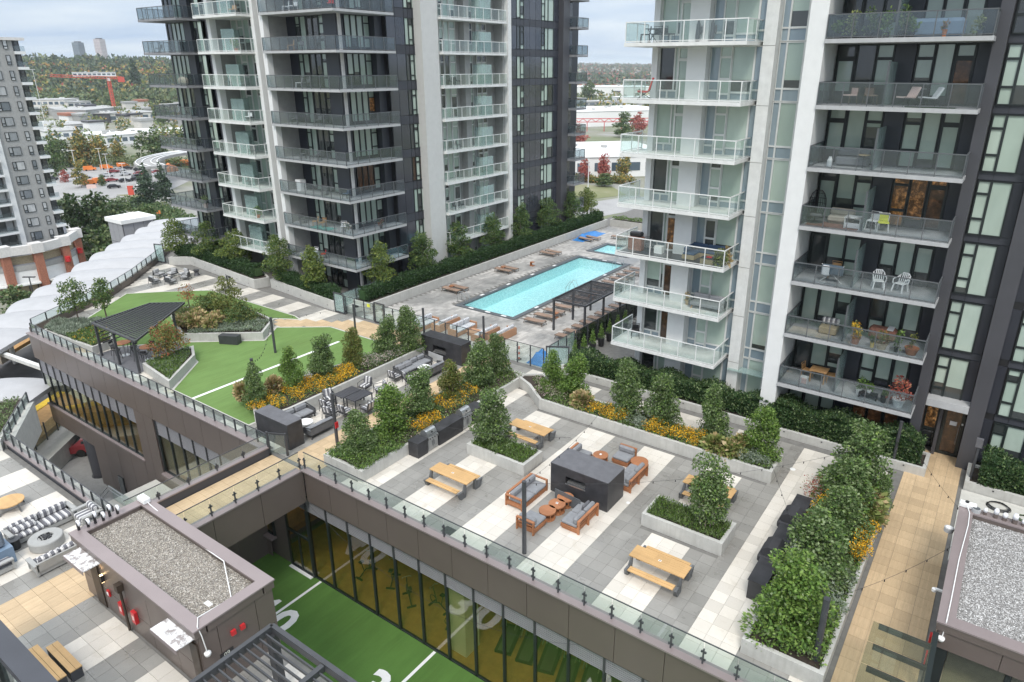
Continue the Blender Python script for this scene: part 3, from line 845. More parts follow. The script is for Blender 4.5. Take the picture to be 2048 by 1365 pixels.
# gym machines behind the glass
def treadmill():
 t = thing('treadmill','','treadmill',(0,0,0))
 part('base',MB().box(-.42,.42,-.9,.9,.05,.2,'black_plastic').box(-.27,.27,-.85,.75,.2,.215,'rail_grey'),t)
 part('frame',MB().tube([(-.38,.7,.2),(-.4,.8,1.3),(-.36,.2,1.05),(-.36,-.15,.95)],.03,'steel').tube([(.38,.7,.2),(.4,.8,1.3),(.36,.2,1.05),(.36,-.15,.95)],.03,'steel'),t)
 part('console',MB().box(-.42,.42,.68,.84,1.15,1.55,'black_plastic'),t)
 return t
def bike():
 t = thing('exercise_bike','','exercise bike',(0,0,0))
 part('frame',MB().box(-.25,.25,-.6,-.5,0,.06,'black_plastic').box(-.25,.25,.5,.6,0,.06,'black_plastic').tube([(0,-.55,.05),(0,0,.35),(0,.55,.05)],.035,'dark_metal')
         .tube([(0,-.15,.3),(0,-.3,.95)],.03,'dark_metal').tube([(0,.2,.3),(0,.42,1.15)],.03,'dark_metal'),t)
 part('wheel',MB().tube([(0,.45 + .24 * cos(a * pi / 6),.35 + .24 * sin(a * pi / 6)) for a in range(12)],.025,'black_plastic',closed=True),t)
 part('saddle',MB().cbox(-.12,.12,-.42,-.15,.95,1.05,'black_plastic',.03),t)
 part('handlebar',MB().tube([(-.24,.3,1.25),(-.2,.5,1.15),(.2,.5,1.15),(.24,.3,1.25)],.022,'steel'),t)
 return t
proto_t,proto_b = treadmill(),bike()
k = 0
for i in range(11):
 x = -16.0 + i * 1.15 if i < 7 else -7.2 + (i - 7) * 1.15
 lab = 'black treadmill behind the gym glass, %s in the row from the left' % ORD[i]
 if i == 0: proto_t.location = (x,21.0,-7.13); proto_t.rotation_euler = (0,0,.3); proto_t['label'] = lab; proto_t['group'] = 'treadmills in the gym'
 else: dup(proto_t,(x,21.0 + .12 * (i % 3),-7.13),.3,lab,'treadmills in the gym')
for i in range(5):
 x = -25.4 + i * 1.7
 lab = 'dark exercise bike behind the gym glass, %s counting from the court doors' % ORD[i]
 if i == 0: proto_b.location = (x,20.3,-7.13); proto_b['label'] = lab; proto_b['group'] = 'exercise bikes in the gym'
 else: dup(proto_b,(x,20.2 + .5 * (i % 2),-7.13),.5 * i,lab,'exercise bikes in the gym')
rail('glass_railing','clear glass guard rail with dark bracket posts along the brown gym wing above the court',[(-27.0,18.36),(-2.0,18.36),(13.8,18.36)],1.165,.12,.98,group='glass railings round the roof terraces')
# bridge over the court
br = thing('footbridge','timber tiled footbridge with brown panelled side between the two roof decks','bridge',(-28.3,14.4,0))
pbox('bridge_slab',-29.75,-27.12,10.46,18.38,-.6,-.03,'joint_dark',br)
panels_x(br,10.75,18.2,-27.0,-1.8,.02,2.48)
pbox('coping',-27.45,-26.96,10.7,18.11,.04,.12,'brown_coping',br)
pbox('soffit',-29.7,-27.1,10.5,18.2,-1.8,-1.7,'brown_panel',br)
pbox('west_parapet',-30.0,-29.78,10.5,18.2,-.9,.42,'dark_panel_soft',br)
pbox('west_coping',-30.18,-29.74,10.4,18.2,.43,.50,'brown_coping',br)
for i in range(13):
 for j in range(4): put('tile',boxmesh(TS - .01,TS - .01,.03,'timber_tile'),br,(-29.72 + j * TS + 28.3 - 0,10.5 + i * TS - 14.4,-.03))
rail('glass_railing','clear glass guard rail on the outer edge of the timber footbridge',[(-27.2,10.9),(-27.2,18.2)],1.2,.12,.98,group='glass railings round the roof terraces')
rail('glass_railing','clear glass guard rail on the raised dark parapet of the footbridge',[(-29.9,10.9),(-29.9,18.3)],1.6,.5,.75,group='glass railings round the roof terraces')
pg = MB().box(-29.95,-29.85,18.25,18.35,0,1.35,'post_metal').box(-29.0,-28.9,18.7,18.8,0,1.35,'post_metal').bar((-29.9,18.3,1.3),(-28.95,18.75,1.3),.04,.04,'post_metal')
gt = solo('gate',pg,'small glass gate between two dark posts where the footbridge meets the lounge terrace','gate')
part('glass_panel',MB().bar((-29.84,18.33,.65),(-29.01,18.72,.65),.012,1.1,'rail_glass'),gt)
# west wing with the overhang
ww = thing('west_wing','brown panelled corner wing with a deep glass band and an overhang above the plaza','building',(-50,18.3,-10.5))
panels_y(ww,-59.95,-30.0,18.2,-1.75,.22,1.96)
pbox('coping',-60.05,-29.9,18.08,18.55,.22,.30,'brown_coping',ww)
louvers(ww,-59.6,-44.9,18.28,-3.0,-1.78,1.22,11)
glazing(ww,[-59.6 + 1.225 * i for i in range(13)],18.3,-5.6,-3.0,'gym_glass')
pbox('sill_band',-59.7,-44.7,18.12,18.4,-5.7,-5.6,'brown_coping',ww)
panels_y(ww,-59.6,-52.75,18.2,-7.25,-5.72,1.96)
panels_y(ww,-52.75,-44.85,18.2,-10.5,-5.72,1.96)
panels_y(ww,-44.85,-42.45,18.2,-10.5,-1.78,1.2)
louvers(ww,-42.4,-33.2,18.3,-2.95,-1.78,1.45,11)
glazing(ww,[-42.4 + 1.45 * i for i in range(9)],18.35,-5.75,-2.95,'gym_glass')
pbox('sill_band',-42.45,-30.6,18.05,18.4,-5.85,-5.75,'brown_coping',ww)
panels_y(ww,-42.45,-31.0,18.2,-10.5,-5.87,2.4)
pbox('underside',-59.6,-52.8,18.28,30,-7.3,-7.2,'pale_cladding',ww)
pbox('inner_floor',-59.5,-31.6,18.5,29,-7.0,-6.6,'amber_floor',ww)
pbox('inner_back_wall',-59.5,-31.6,25,25.2,-6.6,-.7,'tan_stone',ww)
pbox('inner_side_wall',-44.75,-42.5,18.4,24.9,-6.6,-.8,'pale_cladding',ww)
pbox('plinth_wall',-52.7,-31.5,18.3,18.5,-10.5,-6.0,'brown_panel',ww)
pbox('east_wall',-52.7,-52.5,18.5,30,-10.5,-7.3,'pale_cladding',ww)
pbox('plinth_window',-49.6,-48.9,18.1,18.19,-10.45,-8.6,'dark_pane',ww)
for i in range(8): pbox('inner_column',-57.6 + i * 1.9,-57.2 + i * 1.9,21.5,21.9,-6.6,-.8,'pier_dark',ww)
pbox('ceiling_light',-41,-40.2,20.2,20.9,-3.1,-3.0,'gym_light',ww)
col = MB()
# west face panels along the diagonal edge
E1 = W_EDGE
for a,b in zip(E1[:-1],E1[1:]):
 n = 2
 for i in range(n):
  p = [(a[0] + (b[0] - a[0]) * t,a[1] + (b[1] - a[1]) * t) for t in (i / n + .004,(i + 1) / n - .004)]
  dx,dy = p[1][0] - p[0][0],p[1][1] - p[0][1]; l = math.hypot(dx,dy)
  m = MB().bar((0,0,0),(dx,dy,0),.12,1.0,'brown_panel')
  part('parapet_panel',m,ww,(p[0][0] + 50,p[0][1] - 18.3,.15 + 10.5))
  m = MB().bar((0,0,0),(dx,dy,0),.12,1.0,'brown_panel')
  put('parapet_panel',m.mesh('parapet_panel'),ww,(p[0][0] + 50,p[0][1] - 18.3,-6.6 + 10.5 + 5.6))
rail('glass_railing','slim glass guard rail with dark posts along the front edge of the lawn terrace',[(-59.8,18.42),(-30.0,18.42)],1.02,.28,.8,'bar',group='glass railings round the roof terraces')
rail('glass_railing','glass guard rail with dark posts curving along the station side of the lawn terrace',[(x + .3,y + .1) for x,y in W_EDGE[:-1]],1.55,.66,.75,'bar',group='glass railings round the roof terraces')
c = MB().cyl(0,0,0,3.3,.55,'pier_dark',.62,n=24).cyl(0,0,-.02,.05,.64,'dark_metal',n=24)
solo('column',c,'thick round dark column holding up the brown overhang above the plaza','column',(-54.2,17.1 + 1.6,-10.5),sm=False)
cobj = bpy.data.objects['column'];
st = MB()
for i in range(10): st.box(-47.5 + i * .42,-47.08 + i * .42,13.2,15.2,-10.5,-10.5 + (i + 1) * .4,'plaza_paving')
st.box(-43.3,-38.5,12.6,18.0,-6.9,-6.5,'kerb_concrete').box(-38.5,-31.5,10.6,18.0,-6.9,-6.52,'plaza_paving')
stair = solo('stairway',st,'pale concrete stair and landing between the plaza and the lower terrace','stairs')
for yy in (13.2,15.2):
 part('handrail',MB().tube([(-48.2,yy,-9.5),(-43.4,yy,-5.5),(-41.5,yy,-5.5)],.03,'steel'),stair)
 part('handrail',MB().tube([(-48.2,yy,-9.8),(-43.4,yy,-5.8),(-41.5,yy,-5.8)],.02,'steel'),stair)
for i in range(5): part('stair_glass',MB().box(-43.3 + i * .9,-42.45 + i * .9,15.28,15.3,-6.5,-5.5,'rail_glass'),stair)
# parapet of the lower deck facing the plaza
lp = thing('parapet_wall','brown topped parapet with dark posts along the lower deck beside the plaza','parapet',(-37,10.6,0))
pbox('wall',-42.4,-30.2,10.48,10.85,-1.8,.25,'dark_panel_soft',lp)
pbox('coping',-42.5,-30.1,10.42,10.95,.26,.34,'brown_coping',lp)
rail('glass_railing','glass guard rail with slim dark posts on the lower deck parapet beside the plaza',[(-46.5,13.2),(-42.3,10.55),(-30.3,10.55)],1.0,.34,.72,'bar',group='glass railings round the roof terraces')
pw = MB().prism([(-46.6,13.5),(-42.2,10.8),(-42.2,10.4),(-46.6,13.1)],-1.8,.26,'kerb_concrete')
solo('parapet_wall',pw,'short pale wall turning away at the left end of the lower deck','parapet')
# ---------------------------------------------------------------- windows and balconies
FL0,FH = 2.8,2.95
WQ = random.Random(21)
def win(parent,ax,o,u0,u1,z0,z1,cells,fm='frame_black',fw=.05,pm=None,name='window'):
 """framed window on plane y=o facing -y ('S') or x=o facing +x ('E'); cells = (ua, ub, za, zb) fractions"""
 key = ('w',ax,round(u1 - u0,2),round(z1 - z0,2),tuple(cells),fm,fw)
 W,H = u1 - u0,z1 - z0
 if key not in BOXC:
  mb = MB(); panes = []
  for a,b,c,d in cells:
   a,b,c,d = a * W,b * W,c * H,d * H
   for (p,q_,r,s) in ((a,a + fw,c,d),(b - fw,b,c,d),(a + fw,b - fw,c,c + fw),(a + fw,b - fw,d - fw,d)):
    if ax == 'S': mb.box(p,q_,-.06,.05,r,s,fm)
    else: mb.box(-.05,.06,p,q_,r,s,fm)
   panes.append((a + fw,b - fw,c + fw,d - fw))
  BOXC[key] = (mb.mesh('window'),panes)
 me,panes = BOXC[key]; L = origin(parent)
 loc = (u0,o,z0) if ax == 'S' else (o,u0,z0)
 w = put(name,me,parent,(loc[0] - L[0],loc[1] - L[1],loc[2] - L[2]))
 for i,(a,b,c,d) in enumerate(panes):
  m = pm[i] if isinstance(pm,(list,tuple)) else pm
  if m is None: m = WQ.choices(['blind_pane','dark_pane'],[.8,.2])[0]
  if ax == 'S': put('pane',boxmesh(b - a,.02,d - c,m),w,(a,0,c))
  else: put('pane',boxmesh(.02,b - a,d - c,m),w,(-.02,a,c))
 return w
SPLIT = lambda a,b: [(a,b,0,.3),(a,b,.3,.76),(a,b,.76,1)]
FULL = lambda a,b: [(a,b,0,1)]
DOOR = lambda a,b: [(a,b,0,.76),(a,b,.76,1)]
def balcony(parent,x0,x1,y0,y1,zb,slab,rail_m,glass,sides=('S',),step=1.12,th=.19,glass_mats=None):
 """slab with glass guard rail; sides of x0..x1,y0..y1 that carry the rail"""
 L = origin(parent)
 b = put('balcony',boxmesh(x1 - x0,y1 - y0,th,slab),parent,(x0 - L[0],y0 - L[1],zb - L[2]))
 zt = th; H = 1.06
 runs = []
 for s in sides:
  if s == 'S': runs.append(((.05,.05),(x1 - x0 - .05,.05)))
  if s == 'E': runs.append(((x1 - x0 - .05,.05),(x1 - x0 - .05,y1 - y0)))
  if s == 'W': runs.append(((.05,y1 - y0),(.05,.05)))
  if s == 'N': runs.append(((x1 - x0 - .05,y1 - y0 - .05),(.05,y1 - y0 - .05)))
 fr = MB()
 for (ax,ay),(bx,by) in runs:
  L_ = math.hypot(bx - ax,by - ay); n = max(1,round(L_ / step)); an = math.atan2(by - ay,bx - ax)
  key = ('bg',round(L_ / n,3),glass)
  if key not in BOXC: BOXC[key] = MB().box(.03,L_ / n - .03,-.006,.006,.10,H - .04,glass).mesh('glass_panel')
  for i in range(n + 1):
   px,py = ax + (bx - ax) * i / n,ay + (by - ay) * i / n
   fr.box(px - .022,px + .022,py - .022,py + .022,zt,zt + H - .05,rail_m)
   if i < n: put('glass_panel',BOXC[key],b,(px,py,zt),(0,0,an))
  fr.bar((ax,ay,zt + H - .025),(bx,by,zt + H - .025),.05,.05,rail_m)
  fr.bar((ax,ay,zt + .07),(bx,by,zt + .07),.03,.04,rail_m)
 k2 = ('bf',round(x1 - x0,3),round(y1 - y0,3),sides,rail_m)
 if k2 not in BOXC: BOXC[k2] = fr.mesh('railing_frame')
 put('railing_frame',BOXC[k2],b)
 return b
def pb(parent,name,*a): return pbox(name,*a,parent)
# ================= right-hand tower =================
R = thing('apartment_tower','right hand apartment tower with white balconies left and dark balconies right','apartment tower',(-8,38.7,0))
RT = 9
ZT = FL0 + FH * RT + .5
pb(R,'core_wall',-18.3,-9.6,39.3,60,-.1,ZT,'tower_concrete')
pb(R,'core_wall',-9.6,14,39.6,60,-.1,ZT,'dark_panel')
pb(R,'corner_post',-18.45,-18.1,38.4,39.3,0,ZT,'white_concrete')
pb(R,'white_wall',-16.2,-15.1,38.1,39.3,0,ZT,'white_concrete')
pb(R,'white_pier',-12.15,-11.5,38.2,39.3,0,ZT,'slab_white')
pb(R,'white_pier',-9.55,-8.72,36.5,39.6,0,ZT,'white_concrete')
pb(R,'dark_pier',-2.08,-1.58,37.8,39.6,0,ZT,'pier_dark')
pb(R,'dark_pier',.32,1.02,38.0,39.6,0,ZT,'pier_dark')
pb(R,'dark_pier',3.6,4.2,38.0,39.6,0,ZT,'pier_dark')
for f in range(-1,RT):
 zb = FL0 + FH * f; z = zb + .19; zt = zb + FH      # floor level, next slab underside
 if f < 0: z = 0
 h1 = zt
 if f >= 0:
  balcony(R,-19.24,-12.4,36.45,39.25,zb,'slab_white','rail_white','rail_glass',('W','S','E'),1.14)
  balcony(R,-8.72,-2.0,36.4,39.5,zb,'slab_grey','rail_grey','rail_glass_dark',('W','S','E'),1.13)
 # white bay
 low = z + .45 if f >= 0 else z + .1
 lit = f in (0,1,2)
 win(R,'S',38.72,-18.1,-17.15,z + .45,h1,FULL(0,1),'frame_white',.05,WQ.choice(['blind_pane','blind_pane','blind_pane','dark_pane']) if f > 0 else 'dark_pane')
 win(R,'S',38.72,-17.15,-16.95 + .0,z + .45,h1,FULL(0,1),'frame_white',.04,'blind_pane')
 win(R,'S',38.72,-18.1,-16.95,z,z + .45,[(0,.5,0,1),(.5,1,0,1)],'frame_white',.05,'spandrel_blue')
 win(R,'S',38.70,-16.95,-16.22,z,h1,DOOR(0,1),'frame_white',.08,['lit_room_pane' if f == 2 else ('dim_room_pane' if f in (1,0) else 'blind_pane'),'blind_pane'],'door')
 win(R,'S',38.72,-15.08,-14.5,z,h1,[(0,1,0,.18),(0,1,.18,1)],'frame_white',.05,'spandrel_blue')
 win(R,'S',38.66,-14.5,-13.85,z,h1,[(0,1,0,.12),(0,1,.12,.4),(0,1,.4,.8),(0,1,.8,1)],'frame_white',.055,['spandrel_blue','blind_pane','blind_pane' if f != 2 else 'dark_pane','blind_pane'])
 win(R,'S',38.72,-13.85,-12.65,z,h1,[(0,1,0,.15),(0,1,.15,1)],'frame_white',.05,['spandrel_blue','blind_pane'])
 win(R,'S',38.72,-12.65,-12.16,z,h1,[(0,1,0,.2),(0,1,.2,1)],'frame_white',.05,'spandrel_blue')
 # glazed recess
 win(R,'S',38.9,-11.48,-11.1,z,h1 + .17,[(0,1,0,.22),(0,1,.22,1)],'frame_white',.04,'spandrel_blue')
 win(R,'S',38.9,-11.1,-10.2,z,h1 + .17,[(0,1,0,.22),(0,1,.22,1)],'frame_white',.05,['spandrel_blue','blind_pane'])
 win(R,'S',38.88,-10.2,-9.57,z,h1 + .17,[(0,1,0,.22),(0,1,.22,.42),(0,1,.42,.8),(0,1,.8,1)],'frame_white',.05,['spandrel_blue','blind_pane','blind_pane','blind_pane'])
 for xx in ((-12.152,-11.498,38.19,38.2),): pb(R,'joint',*xx,zb - .02,zb + .0,'joint_dark')
 # dark bay
 dn = f == 3
 win(R,'S',39.2,-8.66,-7.76,z,h1,DOOR(0,1),'frame_black',.11,['blind_pane' if f not in (0,2,6) else 'dark_pane','blind_pane' if f != 6 else 'dark_pane'],'door')
 win(R,'S',39.2,-7.74,-6.86,z,h1,[(0,1,0,.14),(0,1,.14,1)],'frame_black',.06,['spandrel_dark','blind_pane' if f not in (5,6) else 'dark_pane'])
 win(R,'S',39.16,-6.84,-6.06,z,h1,SPLIT(0,1),'frame_black',.07,['blind_pane'] * 3 if f != 5 else ['dark_pane','blind_pane','blind_pane'])
 pb(R,'wall_panel',-6.04,-5.14,39.12,39.2,z,h1,'dark_panel')
 win(R,'S',39.16,-5.1,-4.34,z,h1,SPLIT(0,1),'frame_black',.07,['lit_room_pane'] * 3 if dn else (['dim_room_pane'] * 3 if f < 0 else ['blind_pane'] * 3))
 win(R,'S',39.2,-4.32,-3.54,z,h1,[(0,1,0,.14),(0,1,.14,1)],'frame_black',.06,['spandrel_dark','lit_room_pane' if dn else ('dim_room_pane' if f < 0 else 'blind_pane')])
 win(R,'S',39.2,-3.52,-2.68,z,h1,DOOR(0,1),'frame_black',.11,['dim_room_pane' if f in (3,5,-1) else 'blind_pane','lit_room_pane' if dn else 'blind_pane'],'door')
 pb(R,'wall_panel',-2.66,-2.1,39.12,39.2,z,h1,'dark_panel')
 if f >= 0:
  dv = pb(R,'divider',-5.88,-5.84,37.0,39.1,z,z + 1.95,'frosted_glass')
  pb(R,'divider_post',-5.90,-5.82,36.92,37.0,z,z + 1.97,'rail_grey')
 # dark window columns right of the balconies
 for k,(a,b) in enumerate(((-1.5,-.12),(1.5,2.9),(4.6,6.0))):
  if f < 0 and k == 0: continue
  m = a + .54
  zz = z if f >= 0 else .2
  win(R,'S',38.62,a,m,zz + .12,h1 - .08,SPLIT(0,1),'frame_black',.055,['blind_pane'] * 3 if not (f == 6 and k == 0) else ['dark_pane'] * 3)
  win(R,'S',38.62,m,b,zz + .12,h1 - .08,FULL(0,1),'frame_black',.055,'blind_pane' if f != 6 else 'dark_pane')
  n_ = b + .42 if k == 0 else b + .65
  pb(R,'spandrel_panel',a - .06,m - .01,38.66,38.72,zb - .05 if f >= 0 else 0,zz + .11,'dark_panel_soft')
  pb(R,'spandrel_panel',m + .01,n_ - .01,38.66,38.72,zb - .05 if f >= 0 else 0,zz + .11,'dark_panel_soft')
  pb(R,'wall_panel',b + .01,n_ - .01,38.66,38.72,zz + .13,h1 - .07,'dark_panel')
  if k: pb(R,'wall_panel',a - .46,a - .07,38.66,38.72,zz + .13,h1 - .07,'dark_panel')
pb(R,'back_wall',-1.58,8,38.72,39.6,3.2,ZT,'black_plastic')
pb(R,'back_wall',1.02,8,38.72,39.6,0,3.2,'black_plastic')
pb(R,'roof_slab',-19.4,14,36.4,60,ZT,ZT + .4,'slab_dark')
# entrance
pb(R,'entrance_lintel',-1.57,.31,37.9,38.7,3.08,3.46,'slab_grey')
win(R,'S',39.15,-1.56,-.92,.4,3.0,[(0,1,.0,.34),(0,1,.34,1)],'frame_black',.07,['dark_pane','lit_room_pane'])
pb(R,'wall_panel',-.90,-.74,38.75,39.3,0,3.07,'pier_dark')
ed = win(R,'S',39.1,-.72,.28,0.02,2.95,[(0,1,0,1)],'frame_black',.16,'dim_room_pane','entrance_door')
put('notice',boxmesh(.32,.01,.24,'white_cloth'),ed,(.36,-.03,1.75))
hb = MB().tube([(0,0,0),(0,0,1.15)],.02,'steel',8)
put('handle',hb.mesh('handle'),ed,(.80,-.12,.75))
put('door_reader',boxmesh(.09,.03,.09,'white_paint'),ed,(.88,-.09,1.9))
# glass canopy at the small white lobby door
cp = MB().bar((-12.1,38.35,2.35),(-9.6,38.35,2.35),.8,.03,'frosted_glass')
part('entry_canopy',cp,R,(8,-38.7,0))
# ================= middle tower =================
T = thing('apartment_tower','middle apartment tower, dark corner balconies beside pale piers, rising behind the pool hedge','apartment tower',(-46,39,0))
MT = 9
MZ = FL0 + FH * MT + .5
pb(T,'core_wall',-72.4,-47.6,40.9,72,0,MZ,'dark_panel')
pb(T,'core_wall',-47.6,-46.9,44.7,77,0,MZ,'dark_panel')
pb(T,'core_wall',-47.6,-47.42,40.9,44.7,0,MZ,'dark_panel')
pb(T,'side_wall',-54.7,-54.3,39.0,40.9,0,MZ,'grey_cladding')
pb(T,'white_column',-54.75,-54.25,38.45,39.0,0,MZ,'white_concrete')
pb(T,'side_wall',-56.1,-54.75,39.6,40.9,0,MZ,'grey_cladding')
pb(T,'white_column',-56.55,-56.1,38.9,40.9,0,MZ,'white_concrete')
pb(T,'side_wall',-62.6,-62.35,39.2,40.9,0,MZ,'grey_cladding')
pb(T,'white_column',-62.75,-62.25,38.6,39.2,0,MZ,'white_concrete')
pb(T,'corner_wall',-48.8,-47.25,40.2,40.9,0,MZ,'dark_panel_soft')
pb(T,'corner_wall',-47.55,-47.25,40.9,41.0,0,MZ,'dark_panel_soft')
pb(T,'corner_column',-46.9,-46.7,40.1,40.3,0,MZ,'pale_cladding')
pb(T,'corner_wall',-47.55,-46.7,43.85,44.7,0,MZ,'dark_panel_soft')
pb(T,'corner_wall',-67.6,-66.5,39.2,40.9,0,MZ,'dark_panel_soft')
pb(T,'corner_wall',-66.5,-62.8,40.3,40.9,0,MZ,'dark_panel')
pb(T,'corner_wall',-64.6,-62.8,39.6,40.3,0,MZ,'dark_panel_soft')
pb(T,'pale_pier',-46.5,-45.3,48.05,50.2,0,MZ,'tower_concrete')
pb(T,'back_wall',-46.9,-46.6,50.2,60.3,0,MZ,'grey_cladding')
pb(T,'grey_column',-46.6,-45.9,54.5,55.3,0,MZ,'grey_cladding')
pb(T,'end_wall',-46.6,-45.5,60.0,60.3,0,MZ,'grey_cladding')
pb(T,'pale_pier',-46.3,-45.0,60.3,60.85,0,MZ,'slab_white')
pb(T,'curtain_back',-46.8,-46.28,44.7,48.05,0,MZ,'black_plastic')
pb(T,'curtain_back',-46.8,-45.95,60.85,71,0,MZ,'black_plastic')
pb(T,'dark_pier',-46.8,-45.2,71.0,72.3,0,MZ,'pier_dark')
pb(T,'curtain_back',-47,-46.0,72.3,74.2,0,MZ,'dark_panel')
def curtain(par,x,ys,mats,z0,z1,sp):
 for (a,b),m in zip(zip(ys[:-1],ys[1:]),mats):
  pb(par,'spandrel_panel',x - .05,x,a + .02,b - .02,z0,z0 + sp - .02,'dark_panel_soft')
  if m == 'p': pb(par,'wall_panel',x - .05,x,a + .02,b - .02,z0 + sp + .02,z1 - .02,'spandrel_dark')
  elif m == 's': win(par,'E',x - .02,a,b,z0 + sp + .02,z1 - .02,[(0,1,0,.2),(0,1,.2,.75),(0,1,.75,1)],'frame_black',.05)
  elif m == 'y': win(par,'E',x - .02,a,b,z0 + sp + .02,z1 - .02,FULL(0,1),'frame_black',.05,'dim_room_pane')
  else: win(par,'E',x - .02,a,b,z0 + sp + .02,z1 - .02,FULL(0,1),'frame_black',.05)
for f in range(-1,MT):
 zb = FL0 + FH * f; z = zb + .19 if f >= 0 else 0; h1 = zb + FH
 if f >= 0:
  balcony(T,-54.4,-45.1,38.2,44.6,zb,'slab_grey','rail_grey','rail_glass_dark',('W','S','E'),1.16)
  balcony(T,-63.0,-56.45,37.5,40.8,zb,'slab_white','rail_white','rail_glass',('W','S','E'),1.1)
  balcony(T,-72.3,-65.6,37.4,40.8,zb,'slab_dark','rail_grey','rail_glass_dark',('W','S','E'),.9)
  balcony(T,-46.6,-44.95,50.3,60.0,zb,'slab_white','rail_white','rail_glass',('S','E'),1.21)
  balcony(T,-46.0,-44.3,72.5,75.0,zb,'slab_dark','rail_grey','rail_glass_dark',('S','E','N'),1.2)
 # south dark bay
 pb(T,'wall_panel',-54.25,-53.05,40.8,40.88,z,h1,'dark_panel')
 win(T,'S',40.75,-53.0,-52.4,z,h1,SPLIT(0,1),'frame_black',.06,['blind_pane'] * 3)
 win(T,'S',40.75,-52.38,-51.6,z,h1,FULL(0,1),'frame_black',.06,'blind_pane')
 win(T,'S',40.75,-51.58,-50.0,z,h1,[(0,.5,0,1),(.5,1,0,1)],'frame_black',.06,WQ.choice(['dark_pane','dark_pane','dim_room_pane' if f == 1 else 'dark_pane']))
 win(T,'S',40.75,-49.98,-49.3,z,h1,SPLIT(0,1),'frame_black',.06)
 win(T,'S',40.75,-49.28,-48.85,z,h1,FULL(0,1),'frame_black',.05,'blind_pane')
 # east face of the corner bay
 m4 = ['lit_room_pane' if f == 2 else 'blind_pane'] * 4
 for i,(a,b) in enumerate(((41.1,41.75),(41.77,42.4),(42.42,43.1))): win(T,'E',-47.3,a,b,z + .25,h1,FULL(0,1),'frame_black',.05,m4[i] if f != 2 else 'dim_room_pane')
 win(T,'E',-47.3,43.12,43.8,z + .25,h1,SPLIT(0,1),'frame_black',.05,'blind_pane' if f != 4 else ['dark_pane','lit_room_pane','blind_pane'])
 pb(T,'wall_panel',-47.4,-47.32,41.05,43.8,z,z + .24,'dark_panel')
 # south white bay
 for i,(a,b) in enumerate(((-62.2,-61.3),(-61.25,-60.4),(-60.35,-59.5),(-59.45,-58.7),(-58.65,-57.9))):
  win(T,'S',40.7,a,b,z,h1,SPLIT(0,1) if i % 2 else FULL(0,1),'frame_white',.06,None if i % 2 else 'blind_pane')
 win(T,'S',40.7,-57.85,-57.0,z,h1,DOOR(0,1),'frame_white',.09,['dim_room_pane' if f == 3 else 'dark_pane','lit_room_pane' if f == 3 else 'blind_pane'],'door')
 if f >= 0:
  for i in range(2): pb(T,'divider',-60.9 + .02 + i * 1.0,-59.92 + i * 1.0,38.7,38.73,z,z + 1.9,'frosted_glass')
  pb(T,'divider',-60.95,-60.92,38.73,40.6,z,z + 1.9,'frosted_glass')
 # far dark bay
 win(T,'S',40.0,-71.9,-68.9,z,h1,[(i / 4,(i + 1) / 4,0,1) for i in range(4)],'frame_black',.06,[WQ.choice(['blind_pane','blind_pane','dark_pane']) for _ in range(4)])
 pb(T,'wall_panel',-72.3,-68.85,40.06,40.9,z,h1,'dark_panel_soft')
 win(T,'S',39.5,-66.4,-65.8,z,h1,SPLIT(0,1),'frame_black',.06)
 win(T,'S',39.5,-65.78,-65.0,z,h1,FULL(0,1),'frame_black',.06)
 # curtain wall beside the pale pier
 lit = 'y' if f == 2 else 'w'
 curtain(T,-46.2,[44.72,45.75,46.85,47.35,47.85,48.05 + .35],['p','p',lit,'s',lit],zb if f >= 0 else 0,h1,.72)
 # east white bay
 for i,(a,b) in enumerate(((50.6,51.5),(51.6,52.2),(52.25,53.0),(53.05,53.9))):
  win(T,'E',-46.56,a,b,z,h1,SPLIT(0,1) if i % 2 else FULL(0,1),'frame_white',.06,None)
 for i,(a,b) in enumerate(((55.6,56.4),(57.0,57.8),(57.85,58.6))):
  win(T,'E',-46.56,a,b,z,h1,SPLIT(0,1) if i == 0 else DOOR(0,1),'frame_white',.07,None)
 if f >= 0:
  for i in range(2): pb(T,'divider',-45.95 + i * .44,-45.53 + i * .44,55.75,55.78,z,z + 1.9,'frosted_glass')
  pb(T,'divider',-45.10,-45.07,55.8,57.6,z,z + 1.9,'frosted_glass')
 curtain(T,-45.85,[60.87,61.9,62.9,63.55,64.2,65.3,66.4,67.5,68.15,68.8,69.9,70.98],['p','p','w','s','p','p','p','s','w','w','p'],zb if f >= 0 else 0,h1,.66)
 curtain(T,-45.95,[72.32,72.9,74.1],['w','p'],zb if f >= 0 else 0,h1,.66)
pb(T,'roof_slab',-73,-45,38,77,MZ,MZ + .4,'slab_dark')
# ================= far left tower and brick podium =================
LT = thing('apartment_tower','grey clad apartment tower at the far left edge with stacked white corner balconies','apartment tower',(-157,52,-14))
pb(LT,'wall',-175,-157.4,51.6,57.4,-14,24,'grey_cladding')
pb(LT,'white_pier',-175,-157.0,50.7,51.58,-14,24,'white_concrete')
pb(LT,'wall',-175,-158.3,44,50.68,-14,24,'grey_cladding')
pb(LT,'corner_back',-175,-159.2,57.4,59.2,-14,24,'spandrel_dark')
pb(LT,'roof_edge',-175,-156.9,50,59.4,24,24.5,'pale_cladding')
pb(LT,'roof_box',-172,-162,48,56,24.5,26.6,'pier_dark')
mst = MB()
for yy in (50.5,52.0,53.5,55.0): mst.tube([(-157.4,yy,24.5),(-157.4,yy,25.6)],.05,'dark_metal')
mst.bar((-157.4,50.5,25.6),(-157.4,55.2,25.6),.06,.06,'dark_metal').tube([(-163,52,26.6),(-163,52,29.5)],.08,'dark_metal').tube([(-162.4,52.5,26.6),(-162.4,52.5,28.6)],.05,'dark_metal')
part('roof_rail',mst,LT,(157,-52,14))
